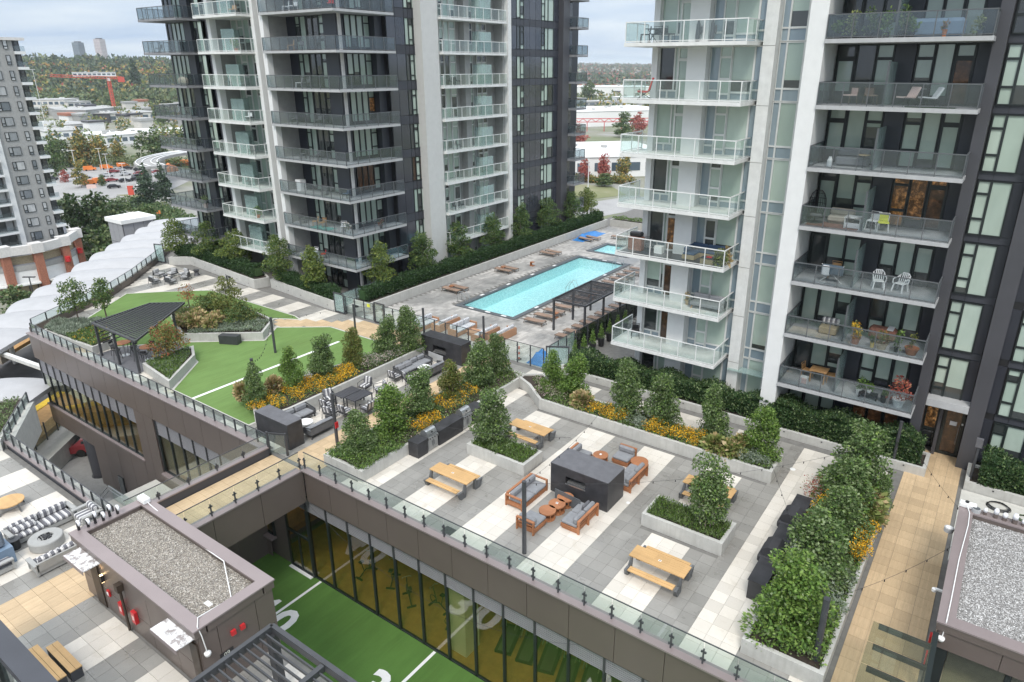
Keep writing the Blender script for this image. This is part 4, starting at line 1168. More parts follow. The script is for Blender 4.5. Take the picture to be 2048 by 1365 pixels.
for f in range(14):
 zz = -14 + .8 + f * 2.72
 pm = WQ.choice(['home_pane','blind_pane','home_pane','dark_pane'])
 win(LT,'E',-157.32,52.6,54.6,zz + .4,zz + 2.0,[(0,.3,0,.3),(0,.3,.3,1),(.3,1,0,1)],'frame_black',.07,'home_pane')
 win(LT,'E',-157.32,55.9,56.6,zz + .3,zz + 2.0,[(0,1,0,.3),(0,1,.3,1)],'frame_black',.07,'home_pane')
 b = pb(LT,'balcony',-159.2,-157.0,57.42,59.2,zz - .55,zz - .05,'white_concrete')
 put('glass_panel',boxmesh(.03,1.7,.95,'rail_glass_dark'),b,(2.1,.05,.5))
 win(LT,'E',-159.15,57.5,59.1,zz,zz + 2.1,[(0,.5,0,1),(.5,1,0,1)],'frame_black',.07,'dark_pane')
 b = pb(LT,'balcony',-158.3,-156.4,45.0,50.6,zz - .45,zz - .05,'white_concrete')
 put('glass_panel',boxmesh(.03,5.4,.95,'rail_glass_dark'),b,(1.8,.1,.4))
 win(LT,'E',-158.2,45.2,50.5,zz,zz + 2.1,[(i / 4,(i + 1) / 4,0,1) for i in range(4)],'frame_black',.07,[WQ.choice(['home_pane','dark_pane']) for _ in range(4)])
# curved brick podium: fanned bays on an arc
BP = thing('brick_podium','low curved shopping building with brick piers, pale shutters and a grey parapet ring','building',(-128,41,-14))
arc = [(-126.0,33.0),(-123.6,37.2),(-122.6,41.2),(-124.0,45.6),(-128.2,49.2)]
for (a,b) in zip(arc[:-1],arc[1:]):
 dx,dy = b[0] - a[0],b[1] - a[1]; l = math.hypot(dx,dy); nx,ny = dy / l,-dx / l
 def slab(nm,z0,z1,m,off,w,e=.5):
  part(nm,MB().bar((a[0] + dx / l * e + nx * off,a[1] + dy / l * e + ny * off,(z0 + z1) / 2),(b[0] - dx / l * e + nx * off,b[1] - dy / l * e + ny * off,(z0 + z1) / 2),w,z1 - z0,m),BP,(128,-41,14))
 slab('glazed_front',-13.9,-12.3,'tan_stone',-.35,.2)
 slab('awning',-12.3,-12.1,'frame_white',.45,1.5)
 slab('shutter',-12.1,-10.2,'white_concrete',-.2,.2)
 slab('stone_band',-10.2,-9.4,'grey_cladding',-.15,.3)
 slab('stone_band',-9.4,-8.0,'tan_stone',-.5,.2)
 slab('parapet',-7.6,-6.3,'pale_cladding',.2,.8,.0)
 for i in range(3):
  t = (i + .8) / 3.6; px,py = a[0] + dx * t - nx * .2,a[1] + dy * t - ny * .2
  part('shopfront_mullion',MB().bar((px,py,-13.9),(px,py,-12.3),.1,.1,'dark_metal'),BP,(128,-41,14))
for i,p in enumerate(arc):
 part('brick_pier',MB().box(p[0] - .55,p[0] + .55,p[1] - .55,p[1] + .55,-14,-7.6,'brick_red'),BP,(128,-41,14))
 part('pier_cap',MB().box(p[0] - .8,p[0] + .8,p[1] - .8,p[1] + .8,-7.6,-6.1,'pale_cladding'),BP,(128,-41,14))
 if i in (3,4): part('red_lamp',MB().cyl(p[0] + .9,p[1] - .2,-10.1,-9.3,.4,'red_paint',n=12),BP,(128,-41,14))
part('roof',MB().prism(arc + [(-150,56),(-165,30)],-9.4,-9.2,'slab_dark'),BP,(128,-41,14))
# ---------------------------------------------------------------- planters
def offset_poly(P,d):
 a = sum(P[i][0] * P[(i + 1) % len(P)][1] - P[(i + 1) % len(P)][0] * P[i][1] for i in range(len(P)))
 if a < 0: P = P[::-1]
 n = len(P); out = []
 for i in range(n):
  p0,p1,p2 = P[i - 1],P[i],P[(i + 1) % n]
  def nrm(a,b):
   dx,dy = b[0] - a[0],b[1] - a[1]; l = math.hypot(dx,dy); return (-dy / l,dx / l)
  n1,n2 = nrm(p0,p1),nrm(p1,p2); bx,by = n1[0] + n2[0],n1[1] + n2[1]; k = 1 + n1[0] * n2[0] + n1[1] * n2[1]
  out.append((p1[0] + bx / k * d,p1[1] + by / k * d))
 return P,out
def planter(P,h,label,t=.18,soil=.1,mat='planter_concrete',lights=0):
 O,I = offset_poly(P,t); n = len(O)
 c = (sum(p[0] for p in P) / n,sum(p[1] for p in P) / n)
 e = thing('planter',label,'planter',(c[0],c[1],0))
 for i in range(n):
  j = (i + 1) % n
  mb = MB().prism([(x - c[0],y - c[1]) for x,y in (O[i],O[j],I[j],I[i])],-.02,h,mat)
  w = part('wall',mb,e)
  dx,dy = O[j][0] - O[i][0],O[j][1] - O[i][1]; l = math.hypot(dx,dy)
  if lights and l > 3:
   k = int(l / 1.9)
   for q in range(k):
    s = (q + .5) / k; px,py = O[i][0] + dx * s - c[0],O[i][1] + dy * s - c[1]
    put('wall_light',boxmesh(.07,.07,.05,'black_plastic'),w,(px - .035,py - .035,.32))
 part('soil',MB().prism([(x - c[0],y - c[1]) for x,y in I],-.02,h - soil,'soil'),e)
 return e
PL = {}
PL[1] = planter([(-26.65,19.3),(-23.75,19.3),(-23.75,33.5),(-26.65,33.5)],.62,'long pale concrete planter between the timber walkway and the steel grill counter')
PL[2] = planter([(-21.25,24.4),(-17.5,24.4),(-17.5,26.1),(-21.25,26.1)],.62,'short concrete planter with one tall leafy column beside the picnic tables')
PL[3] = planter([(-10.85,24.25),(-7.1,24.25),(-7.1,26.0),(-10.85,26.0)],.62,'short concrete planter with a round topped shrub right of the black fireplace')
PL[4] = planter([(-21.0,30.9),(-7.05,30.9),(-7.05,32.85),(-21.0,32.85),(-22.8,34.2),(-24.4,33.0),(-22.7,32.2)],.66,'long concrete planter of yellow flowers and leafy columns in front of the right tower')
PL[5] = planter([(-4.7,19.7),(-1.95,19.7),(-1.95,32.8),(-3.6,32.8),(-4.7,31.0)],.62,'overgrown concrete planter between the cream paving and the timber path')
PL[6] = planter([(-33.5,19.9),(-32.6,19.9),(-32.35,21.6),(-32.45,33.2),(-34.0,33.2),(-36.2,21.5)],.62,'concrete planter of yellow flowers between the lawn and the lounge furniture')
PL[7] = planter([(-52.2,20.9),(-51.9,19.3),(-58.6,18.8),(-60.0,20.4),(-57,22.6)],.62,'corner planter of silvery shrubs at the station end of the lawn')
PL[8] = planter([(-49.2,24.4),(-44.4,28.1),(-46.3,30.4),(-51.5,31.0),(-56.0,27.1)],.62,'angular concrete planter of grasses in the middle of the lawn')
PL[9] = planter([(-46.1,19.9),(-41.8,19.4),(-44.6,22.8),(-46.3,23.7)],.62,'wedge shaped concrete planter with a red berried shrub beside the slatted pergola')
PL[10] = planter([(-70.8,35.3),(-69.2,36.7),(-56.3,35.5),(-55.9,36.9),(-60,38.6),(-71.5,38.4)],.85,'low concrete wall and hedge bed below the far dark balconies',lights=1)
PL[11] = planter([(-55.4,36.6),(-45.2,35.6),(-45.2,37.3),(-55.0,38.3)],.85,'concrete hedge bed below the middle tower beside the striped paving',lights=1)
PL[12] = planter([(-42.5,37.0),(-42.7,78.5),(-45.0,78.5),(-44.8,37.0)],.8,'long concrete hedge bed running along the pool terrace')
PL[13] = planter([(-22.9,36.0),(-.85,36.0),(-.85,37.9),(-8.0,37.9),(-22.9,36.6 + .4)],.45,'low concrete hedge bed in front of the right hand tower',lights=1)
PL[14] = planter([(.85,35.9),(8,35.9),(8,38.0),(.85,38.0)],.45,'concrete hedge bed right of the timber path below the dark windows',lights=1)
planter([(-42.4,78.6),(-30,78.6),(-30,80),(-42.4,80)],.8,'low wall bed closing the far end of the pool terrace')
solo('planter',MB().prism([(-45.1,35.9),(-43.6,36.2),(-43.4,37.0),(-45.1,36.9)],0,.5,'planter_concrete'),'small concrete block bed at the pool gate beside the frosted glass','planter')
# ---------------------------------------------------------------- picnic tables
def picnic(label,x,y,rz):
 t = thing('picnic_table',label,'picnic table',(x,y,0),rz,'picnic tables on the paved terrace')
 top = part('tabletop',MB().box(-1.2,1.2,-.4,-.275,.70,.745,'table_wood'),t)
 for k in range(5): put('plank',boxmesh(2.4,.125,.045,'table_wood'),top,(-1.2,-.27 + k * .13 - .0,.70))
 part('holder',MB().box(-.06,.06,-.04,.04,.746,.753,'white_paint').box(-.03,.03,-.02,.02,.753,.757,'black_plastic'),top)
 for s in (-1,1):
  b = part('bench',MB().box(-.98,.98,s * .78 - .15,s * .78 - .01,.41,.45,'table_wood').box(-.98,.98,s * .78 + .01,s * .78 + .15,.41,.45,'table_wood'),t)
  leg = MB()
  for q in (-1,1):
   xx = s * 1.08
   leg.add([(xx - .04,q * .30,.69),(xx + .04,q * .30,.69),(xx + .04,q * .42,.69),(xx - .04,q * .42,.69),
                     (xx - .14,q * .36,.0),(xx + .05,q * .36,.0),(xx + .05,q * .55,.0),(xx - .14,q * .55,.0)],
     [(0,1,2,3),(7,6,5,4),(0,4,5,1),(1,5,6,2),(2,6,7,3),(3,7,4,0)] if q > 0 else [(3,2,1,0),(4,5,6,7),(1,5,4,0),(2,6,5,1),(3,7,6,2),(0,4,7,3)],'leg_steel')
   leg.add([(xx - .05,q * .62,.41),(xx + .05,q * .62,.41),(xx + .05,q * .93,.41),(xx - .05,q * .93,.41),
                     (xx - .12,q * .46,.0),(xx + .05,q * .46,.0),(xx + .05,q * .72,.0),(xx - .12,q * .72,.0)],
     [(0,1,2,3),(7,6,5,4),(0,4,5,1),(1,5,6,2),(2,6,7,3),(3,7,4,0)] if q > 0 else [(3,2,1,0),(4,5,6,7),(1,5,4,0),(2,6,5,1),(3,7,6,2),(0,4,7,3)],'leg_steel')
  leg.box(s * 1.08 - .04,s * 1.08 + .04,-.3,.3,.62,.69,'leg_steel')
  part('leg',leg,t)
 return t
simple('leg_steel',(.135,.14,.145),.5,.15,metallic=.3)
picnic('timber picnic table on the cream stripe left of the short planter',-19.85,21.7,0)
picnic('timber picnic table half hidden behind the tall leafy column planter',-19.4,27.68,0)
picnic('timber picnic table nearest the glass railing, right of the tall bare pole',-8.75,21.65,0)
picnic('timber picnic table mostly hidden behind the round topped shrub',-9.1,27.9,0)
# ---------------------------------------------------------------- stone fireplaces
def fireplace(label,x0,x1,y0,y1,h,mats=('charcoal_stone','stone_top'),niche=None,open_=None):
 t = thing('fireplace',label,'fireplace',((x0 + x1) / 2,(y0 + y1) / 2,0))
 if niche:
  a,b,c,d = niche
  mb = MB().box(x0,a,y0,y1,0,h,mats[0]).box(b,x1,y0,y1,0,h,mats[0]).box(a,b,y0,y1,0,c,mats[0]).box(a,b,y0,y1,d,h,mats[0]).box(a,b,y0 + .45,y1,c,d,'black_plastic')
 else: mb = MB().box(x0,x1,y0,y1,0,h,mats[0])
 o = tuple(-v for v in origin(t))
 part('body',mb,t,o)
 part('top',MB().box(x0 - .01,x1 + .01,y0 - .01,y1 + .01,h + .002,h + .04,mats[1]),t,o)
 if niche:
  part('fire_tray',MB().box(a + .05,b - .05,y0 + .05,y0 + .4,c + .002,c + .09,'firebed').box(a,b,y0 - .02,y0 + .0,c - .03,c + .03,'steel'),t,o)
 return t
fireplace('long black stone fireplace with dark slab top among the orange timber sofas',-15.7,-12.55,24.15,25.75,1.56,niche=(-14.85,-13.75,.72,1.12))
fireplace('dark stone fireplace block nearest the railing beside the grey sofas',-32.15,-29.28,19.15,20.1,1.5,('charcoal_stone','stone_top'))
fp = fireplace('black marbled fireplace block at the far end of the lounge terrace beside the pool fence',-32.7,-28.95,33.05,34.1,1.5,('charcoal_stone','charcoal_stone'),niche=(-31.6,-30.4,.5,1.0))
for (xx,yy,lab) in ((-14.35,23.55,'grey'),(-30.9,32.55,'x')):
 sh = MB().bar((-.75,0,.33),(.75,0,.33),.03,.62,'rail_grey' if lab == 'grey' else 'slab_grey')
 solo('hearth_screen',sh,'low metal hearth screen standing in front of the %s' % ('long black fireplace by the round tables' if lab == 'grey' else 'marbled fireplace by the far white table'),'hearth screen',(xx,yy,0),-.1)
pl_ = MB().cyl(0,0,0,.02,.09,'white_paint')
solo('drain_cover',pl_,'small pale round cover on the paving beside the black fireplace corner','drain cover',(-12.1,25.4,.0))
solo('drain_cover',MB().box(-.28,.28,-.28,.28,0,.012,'black_plastic'),'black square drain grate beside the railing on the cream stripe','drain cover',(-17.7,18.85,.001))
solo('drain_cover',MB().cyl(0,0,0,.02,.14,'white_paint',n=16),'pale round disc on grey paving past the end of the long flower planter','drain cover',(-6.5,32.9,0))
# ---------------------------------------------------------------- orange timber lounge set
def wood_sofa(label,x,y,rz,L,D=.86,arm=None,sections=2,group='orange timber sofas round the fireplace',cush='grey_cushion',wood='orange_wood',back=True,name='sofa',cat='sofa',pillows=0):
 t = thing(name,label,cat,(x,y,0),rz,group)
 b = MB()
 for k in range(2): b.box(-L / 2,L / 2,-D / 2,D / 2,.10 + k * .09,.17 + k * .09,wood)
 b.box(-L / 2 + .04,L / 2 - .04,-D / 2 + .04,D / 2 - .04,.0,.10,wood)
 part('base',b,t)
 if back:
  k = MB()
  k.box(-L / 2,L / 2,D / 2,D / 2 + .12,.62,.68,wood)
  n = max(2,round(L / .85) + 1)
  for i in range(n):
   xx = -L / 2 + .03 + (L - .06) * i / (n - 1)
   k.box(xx - .03,xx + .03,D / 2,D / 2 + .12,.26,.62,wood).box(xx - .03,xx + .03,D / 2 - .0,D / 2 + .12,0,.26,wood)
  k.box(-L / 2,L / 2,D / 2 + .02,D / 2 + .06,.40,.46,wood)
  part('backrest',k,t)
 for s in (arm or ()):
  xx = s * (L / 2 + .04)
  part('arm',MB().box(xx - .05,xx + .05,-D / 2,D / 2 + .12,.56,.62,wood).box(xx - .05,xx + .05,-D / 2,-D / 2 + .07,0,.56,wood).box(xx - .05,xx + .05,D / 2 + .05,D / 2 + .12,0,.56,wood).box(xx - .04,xx + .04,-D / 2 + .07,D / 2 + .05,.1,.26,wood),t)
 w = L / sections
 for i in range(sections):
  a = -L / 2 + w * i
  part('seat_cushion',MB().cbox(a + .02,a + w - .02,-D / 2,D / 2 - .04,.27,.43,cush,.045),t)
  if back: part('back_cushion',MB().cbox(a + .04,a + w - .04,D / 2 - .26,D / 2 - .04,.43,.74,cush,.06),t)
 for i in range(pillows):
  part('pillow',MB().cbox(-.28,.28,-.07,.07,0,.34,'stone_top',.05),t,(-L / 4 + i * L / 2,D / 2 - .38,.46),(-.25,0,0))
 return t
def drum_table(label,x,y,r=.40,h=.42,wood='orange_wood',group='round orange side tables'):
 t = thing('side_table',label,'side table',(x,y,0),0,group)
 part('tabletop',MB().cyl(0,0,h - .06,h,r,wood,n=24),t)
 part('ring',MB().cyl(0,0,0,.05,r * .95,wood,n=24),t)
 for i in range(8):
  a = i * pi / 4 + .2
  part('leg',MB().bar((r * .9 * cos(a),r * .9 * sin(a),.05),(r * .9 * cos(a),r * .9 * sin(a),h - .06),.05,.03,wood),t)
 return t
wood_sofa('orange timber sofa with arms and grey cushions left of the black fireplace',-16.25,23.0,pi / 2,2.0,arm=(-1,1))
wood_sofa('orange timber armless end seat with grey cushion beside the bare pole',-14.85,21.35,pi,.95,.95,sections=1)
wood_sofa('orange timber two seat sofa with grey pillow facing the round tables',-13.3,22.85,-pi / 2,1.75,pillows=1)
drum_table('round orange side table nearest the railing in the row of three',-14.62,22.25)
drum_table('middle round orange side table holding a small white holder',-14.53,22.92)
solo('holder',MB().box(-.05,.05,-.05,.05,0,.03,'white_paint').box(-.025,.025,-.025,.025,.03,.035,'black_plastic'),'tiny white holder on the middle round orange side table','holder',(-14.53,22.92,.42))
drum_table('round orange side table nearest the fireplace hearth',-14.48,23.58)
wood_sofa('orange timber sofa with grey cushions behind the right end of the black fireplace',-12.9,27.1,-pi / 2,1.9,pillows=0)
wood_sofa('orange timber slat backed armchair with grey cushion north of the fireplace',-14.0,28.55,0,.95,.9,sections=1,name='armchair',cat='armchair')
wood_sofa('orange timber seat mostly hidden behind the left end of the black fireplace',-15.9,27.0,pi / 2,1.7)
drum_table('round orange side table behind the fireplace with a small holder',-15.0,27.85)
drum_table('round orange side table beyond the sofa at the right end of the fireplace',-13.05,28.45,.46)
solo('holder',MB().box(-.05,.05,-.05,.05,0,.03,'white_paint'),'tiny white holder on the round side table behind the fireplace','holder',(-15.0,27.85,.42))
# ---------------------------------------------------------------- grey rope lounge furniture
def rope_sofa(label,x,y,rz,L,D=.85,group='grey sofas on the lounge terrace',cush='grey_cushion',pill=2):
 t = thing('sofa',label,'sofa',(x,y,0),rz,group)
 f = MB().box(-L / 2,L / 2,-D / 2,D / 2,.2,.27,'dark_metal')
 for sx in (-1,1):
  for sy in (-1,1): f.box(sx * (L / 2 - .04) - .03,sx * (L / 2 - .04) + .03,sy * (D / 2 - .04) - .03,sy * (D / 2 - .04) + .03,0,.2,'dark_metal')
 f.bar((-L / 2,D / 2,.68),(L / 2,D / 2,.68),.05,.05,'dark_metal')
 for sx in (-1,1): f.bar((sx * L / 2,-D / 2,.52),(sx * L / 2,D / 2,.68),.05,.05,'dark_metal').bar((sx * L / 2,-D / 2,.2),(sx * L / 2,-D / 2,.54),.05,.05,'dark_metal')
 part('frame',f,t)
 part('rope_back',MB().box(-L / 2,L / 2,D / 2 - .02,D / 2 + .015,.27,.66,'dark_cushion'),t)
 for sx in (-1,1): part('rope_side',MB().box(sx * L / 2 - .015,sx * L / 2 + .015,-D / 2 + .03,D / 2 - .02,.27,.54,'dark_cushion'),t)
 n = max(1,round(L / .8)); w = (L - .1) / n
 for i in range(n):
  a = -L / 2 + .05 + w * i
  part('seat_cushion',MB().cbox(a,a + w - .02,-D / 2 + .02,D / 2 - .05,.27,.43,cush,.05),t)
  part('back_cushion',MB().cbox(a + .02,a + w - .04,D / 2 - .24,D / 2 - .04,.43,.76,cush,.07),t)
 for i in range(pill):
  part('pillow',MB().cbox(-.3,.3,-.07,.07,0,.3,'slab_dark',.05),t,(-L / 2 + .5 + i * .62,D / 2 - .36,.45),(-.3,0,0))
 return t
def rope_chair(t_label,x,y,rz,group='striped dining chairs on the lounge terrace',first=None):
 if first is not None: return dup(first,(x,y,0),rz,t_label,group)
 t = thing('chair',t_label,'chair',(x,y,0),rz,group)
 f = MB()
 for sx in (-1,1):
  f.tube([(sx * .33,-.34,0),(sx * .31,-.32,.60),(sx * .33,.30,.62),(sx * .36,.38,0)],.022,'dark_metal')
 f.box(-.31,.31,-.31,.31,.27,.31,'dark_metal')
 f.tube([(-.31,.26,.31),(-.29,.38,.80),(.29,.38,.80),(.31,.26,.31)],.022,'dark_metal')
 part('frame',f,t)
 part('rope_back',MB().bar((0,.28,.33),(0,.38,.78),.56,.02,'dark_cushion'),t)
 part('seat_cushion',MB().cbox(-.29,.29,-.31,.27,.31,.44,'stripe_x',.04),t)
 part('back_cushion',MB().cbox(-.27,.27,0,.13,0,.44,'stripe_x',.04),t,(0,.19,.43),(-.2,0,0))
 return t
rope_sofa('grey sofa nearest the timber walkway beside the near dark fireplace',-29.65,21.4,-pi / 2,1.7,pill=0)
rope_sofa('grey sofa against the flower planter wall near the dark fireplace',-31.75,21.6,pi / 2,1.8,pill=0)
rope_sofa('long grey sofa with pillows against the planter wall near the marbled fireplace',-31.2,30.6,pi / 2,2.9)
rope_sofa('grey sofa with its back to the walkway at the marbled fireplace',-29.75,31.0,-pi / 2,1.8,pill=0)
for lab,x,y in (('low white round table between the two near grey sofas',-30.7,21.3),('low white round table in front of the marbled fireplace',-30.5,30.9)):
 solo('coffee_table',MB().cyl(0,0,.33,.37,.42,'white_paint',n=24).cyl(0,0,0,.33,.07,'white_paint').cyl(0,0,0,.03,.25,'white_paint'),lab,'coffee table',(x,y,0))
def dine(lab,x,y):
 t = thing('dining_table',lab,'dining table',(x,y,0),0,'dark slatted dining tables')
 tt = part('tabletop',MB().box(-.44,.44,-.74,.74,.66,.685,'dark_metal'),t)
 for k in range(10): put('slat',boxmesh(.86,.13,.03,'pier_dark'),tt,(-.43,-.73 + k * .147,.688))
 for sx in (-1,1):
  for sy in (-1,1): part('leg',MB().box(sx * .38 - .03,sx * .38 + .03,sy * .66 - .03,sy * .66 + .03,0,.66,'dark_metal'),t)
dine('dark slatted dining table closest to the planter wall',-31.15,24.85)
dine('dark slatted dining table closest to the timber walkway',-30.22,24.95)
c0 = rope_chair('striped armchair between the planter wall and the near end of the dining table',-32.0,24.1,1.2)
for lab,x,y,rz in (('striped armchair nearest the near grey sofas, on the wall side',-31.3,23.4,pi),
                      ('striped armchair nearest the bare lamp post',-30.5,22.95,pi + .2),
                      ('striped armchair on the walkway side at the near dining table end',-29.9,23.55,pi),
                      ('striped armchair turned to the table, first on the walkway side',-29.1,24.6,-pi / 2),
                      ('striped armchair turned to the table, second on the walkway side',-29.15,25.6,-pi / 2 - .1),
                      ('striped armchair with a tall cushion at the far end of the dining table',-31.55,26.6,.15),
                      ('striped armchair turned sideways beyond the far table end',-30.4,26.8,-.5)):
 rope_chair(lab,x,y,rz,first=c0)
rope_chair('striped armchair beside the long grey sofa, wall side',-31.0,28.7,pi,'striped armchairs near the marbled fireplace',first=c0)
rope_chair('striped armchair beside the long grey sofa, walkway side',-30.0,29.0,pi - .5,'striped armchairs near the marbled fireplace',first=c0)
# north west seating
def lounge_chair(lab,x,y,rz,first=None,group='grey armchairs at the far corner of the lawn'):
 if first is not None: return dup(first,(x,y,0),rz,lab,group)
 t = thing('armchair',lab,'armchair',(x,y,0),rz,group)
 f = MB()
 for sx in (-1,1): f.tube([(sx * .38,-.38,0),(sx * .38,-.36,.5),(sx * .38,.34,.52),(sx * .40,.42,0)],.025,'dark_metal')
 f.box(-.37,.37,-.36,.36,.24,.29,'dark_metal').box(-.37,.37,.34,.37,.29,.72,'dark_metal')
 part('frame',f,t)
 part('seat_cushion',MB().cbox(-.34,.34,-.36,.3,.29,.43,'slab_grey',.04),t)
 part('back_cushion',MB().cbox(-.33,.33,.14,.32,.43,.80,'slab_grey',.05),t)
 return t
l0 = lounge_chair('grey armchair nearest the lawn edge on the left, facing away',-65.6,31.0,pi)
for lab,x,y,rz in (('grey armchair second along the lawn edge, facing away',-64.1,31.8,pi + .1),('grey armchair at the railing side of the far seating group',-67.4,32.4,pi / 2 + .4),
                      ('grey armchair at the back of the far seating group, left',-66.6,33.3,.2),('grey armchair at the back of the far seating group, middle',-65.5,33.9,-.1),('grey armchair at the back of the far seating group, right',-64.4,33.4,-.8)):
 lounge_chair(lab,x,y,rz,first=l0)
def hourglass(lab,x,y,mat='pier_dark',h=.5,r=.24):
 return solo('side_table',MB().lathe([(r,0),(r * .75,h * .3),(r * .62,h * .5),(r * .75,h * .7),(r,h)],mat,n=16),lab,'side table',(x,y,0),sm=False)
hourglass('dark waisted side table between the grey armchairs at the back',-66.0,32.3)
hourglass('dark waisted side table between the grey armchairs at the lawn edge',-64.9,32.2)
hourglass('dark waisted side table standing alone by the far concrete wall',-65.0,34.9,h=.55,r=.3)
# ---------------------------------------------------------------- pergolas
def pergola(lab,P,h,posts,slats,mat='dark_metal',beams=(),bw=.14,name='pergola',zf=None,sw=.05,sh=.12,extra=None):
 """frame polygon P at height h; slats = list of (a, b) segments"""
 c = (sum(p[0] for p in P) / len(P),sum(p[1] for p in P) / len(P))
 t = thing(name,lab,'pergola',(c[0],c[1],0)); L = lambda p,z: (p[0] - c[0],p[1] - c[1],z)
 for i in range(len(P)):
  a,b = P[i],P[(i + 1) % len(P)]
  part('beam',MB().bar(L(a,h),L(b,h),bw * .55,bw,mat),t)
 for a,b in beams: part('beam',MB().bar(L(a,h + .01),L(b,h + .01),bw * .6,bw * .8,mat),t)
 for p in posts: part('post',MB().box(p[0] - c[0] - bw / 2,p[0] - c[0] + bw / 2,p[1] - c[1] - bw / 2,p[1] - c[1] + bw / 2,0,h - bw / 2,mat),t)
 for a,b in slats: part('slat',MB().bar(L(a,h),L(b,h),sw,sh,mat),t)
 return t
lerp = lambda a,b,t: (a[0] + (b[0] - a[0]) * t,a[1] + (b[1] - a[1]) * t)
A,B,C_,D_ = (-51.1,19.35),(-45.1,19.35),(-50.1,25.5),(-52.0,24.0)
PG = [(-51.1,19.35),(-45.1,19.35),(-50.0,25.5),(-52.0,23.9)]
sl = []
for i in range(30):
 t = (i + .5) / 30; y = 19.35 + 6.1 * t
 xr = -45.1 + (-50.0 + 45.1) * t
 xl = -51.1 + (-52.0 + 51.1) * min(1,t / .74) if t < .74 else -52.0 + (2.0) * (t - .74) / .26
 sl.append(((xl,y),(xr,y)))
pw_ = pergola('dark slatted pergola with a tapering roof over the round bar tables beside the lawn',PG,2.62,[(-51.3,19.6),(-48.6,19.55),(-46.0,19.6),(-49.6,24.3),(-51.9,24.0)],sl,sh=.11,sw=.05)
for k in range(6): part('side_slat',MB().bar((-51.25 - origin(pw_)[0],19.8 - origin(pw_)[1],.95 + k * .28),(-51.8 - origin(pw_)[0],23.4 - origin(pw_)[1],.95 + k * .28),.04,.08,'dark_metal'),pw_)
solo('paving',MB().prism([(-51.9,19.35),(-46.1,19.35),(-46.4,23.6),(-49.3,24.0),(-51.9,21.2)],.0,.006,'stone_top'),None,None,kind='structure')
def bar_set(lab,x,y):
 t = thing('bar_table',lab,'bar table',(x,y,0),0,'round bar tables under the pergola')
 part('tabletop',MB().cyl(0,0,.98,1.02,.5,'orange_wood',n=24),t)
 part('leg',MB().cyl(0,0,0,.98,.06,'steel',n=10).cyl(0,0,0,.03,.3,'steel',n=16),t)
bar_set('round timber bar table nearest the front pergola posts',-50.0,20.6); bar_set('round timber bar table behind the red berried shrub',-47.8,21.2)
def stool(lab,x,y,rz,first=None):
 if first: return dup(first,(x,y,0),rz,lab,'black bar stools under the pergola')
 t = thing('bar_stool',lab,'bar stool',(x,y,0),rz,'black bar stools under the pergola')
 l = MB()
 for a in range(4):
  c_,s_ = cos(pi / 4 + a * pi / 2),sin(pi / 4 + a * pi / 2); l.tube([(c_ * .28,s_ * .28,0),(c_ * .18,s_ * .18,.72)],.018,'black_plastic')
 part('legs_frame',l,t); part('seat',MB().cbox(-.2,.2,-.2,.2,.72,.78,'black_plastic',.02),t)
 part('backrest',MB().tube([(-.18,.18,.78),(-.2,.22,1.05),(.2,.22,1.05),(.18,.18,.78)],.018,'black_plastic').box(-.19,.19,.2,.23,.9,1.04,'black_plastic'),t)
 return t
s0 = None
for i,(x,y) in enumerate(((-50.0,20.6),(-47.8,21.2))):
 for j in range(4):
  a = j * pi / 2 + .5 + i * .3
  lab = 'black bar stool %s round the %s bar table' % (('east','north','west','south')[j],'front' if i == 0 else 'rear')
  s = stool(lab,x + .75 * cos(a),y + .75 * sin(a),a - pi / 2,s0)
  s0 = s0 or s
P2 = [(-27.65,42.5),(-24.7,42.5),(-24.7,48.4),(-27.65,48.4)]
sl = [((-27.6,42.5 + 5.9 * (i + .5) / 22),(-24.75,42.5 + 5.9 * (i + .5) / 22)) for i in range(22)]
pergola('dark rectangular slatted pergola over the loungers beside the pool',P2,2.55,[(-27.58,42.57),(-24.78,42.57),(-27.58,45.45),(-24.78,45.45),(-27.58,48.3),(-24.78,48.3)],sl,beams=[((-27.6,45.45),(-24.75,45.45))],sh=.07,sw=.04)
# ---------------------------------------------------------------- pool terrace
pergola('dark slatted pergola with wide wet beams at the bottom edge beside the lift hut',[(-16.7,1.5),(-12.0,1.5),(-12.0,9.4),(-16.7,9.4)],2.6,
  [(-16.6,9.3),(-12.1,9.3)],[((-16.6,9.1 - i * .235),(-14.2,9.1 - i * .235)) for i in range(30)] + [((-14.0,9.1 - i * .235),(-12.1,9.1 - i * .235)) for i in range(30)],beams=[((-14.1,1.6),(-14.1,9.3))],bw=.28,sw=.045,sh=.10)
def lounger(lab,x,y,rz,first=None,up=.0,group='sun loungers round the swimming pool'):
 if first is not None: return dup(first,(x,y,0),rz,lab,group)
 t = thing('sun_lounger',lab,'sun lounger',(x,y,0),rz,group)
 f = MB().box(-.33,-.28,-.95,.95,.27,.32,'bark').box(.28,.33,-.95,.95,.27,.32,'bark').box(-.28,.28,-.95,-.9,.27,.32,'bark').box(-.28,.28,.9,.95,.27,.32,'bark')
 part('frame',f,t)
 for sx in (-1,1):
  for sy in (-1,1): part('leg',MB().bar((sx * .30,sy * .80,.27),(sx * .33,sy * .92,0),.035,.035,'bark'),t)
 part('sling',MB().box(-.28,.28,-.9,.25,.31,.325,'brown_sling'),t)
 part('backrest',MB().bar((0,.26,.325),(0,.92,.39),.56,.02,'brown_sling'),t)
 return t
g = 'left'
lg = None
spots = []
for i,y in enumerate((45.3,53.2,61.3)):
 for j,dy in enumerate((0,.95)):
  spots.append((-40.6 + (.1 * j),y + dy,'in the %s pair on the pool hedge side, %s one' % (('near','middle','far')[i],('nearer','farther')[j])))
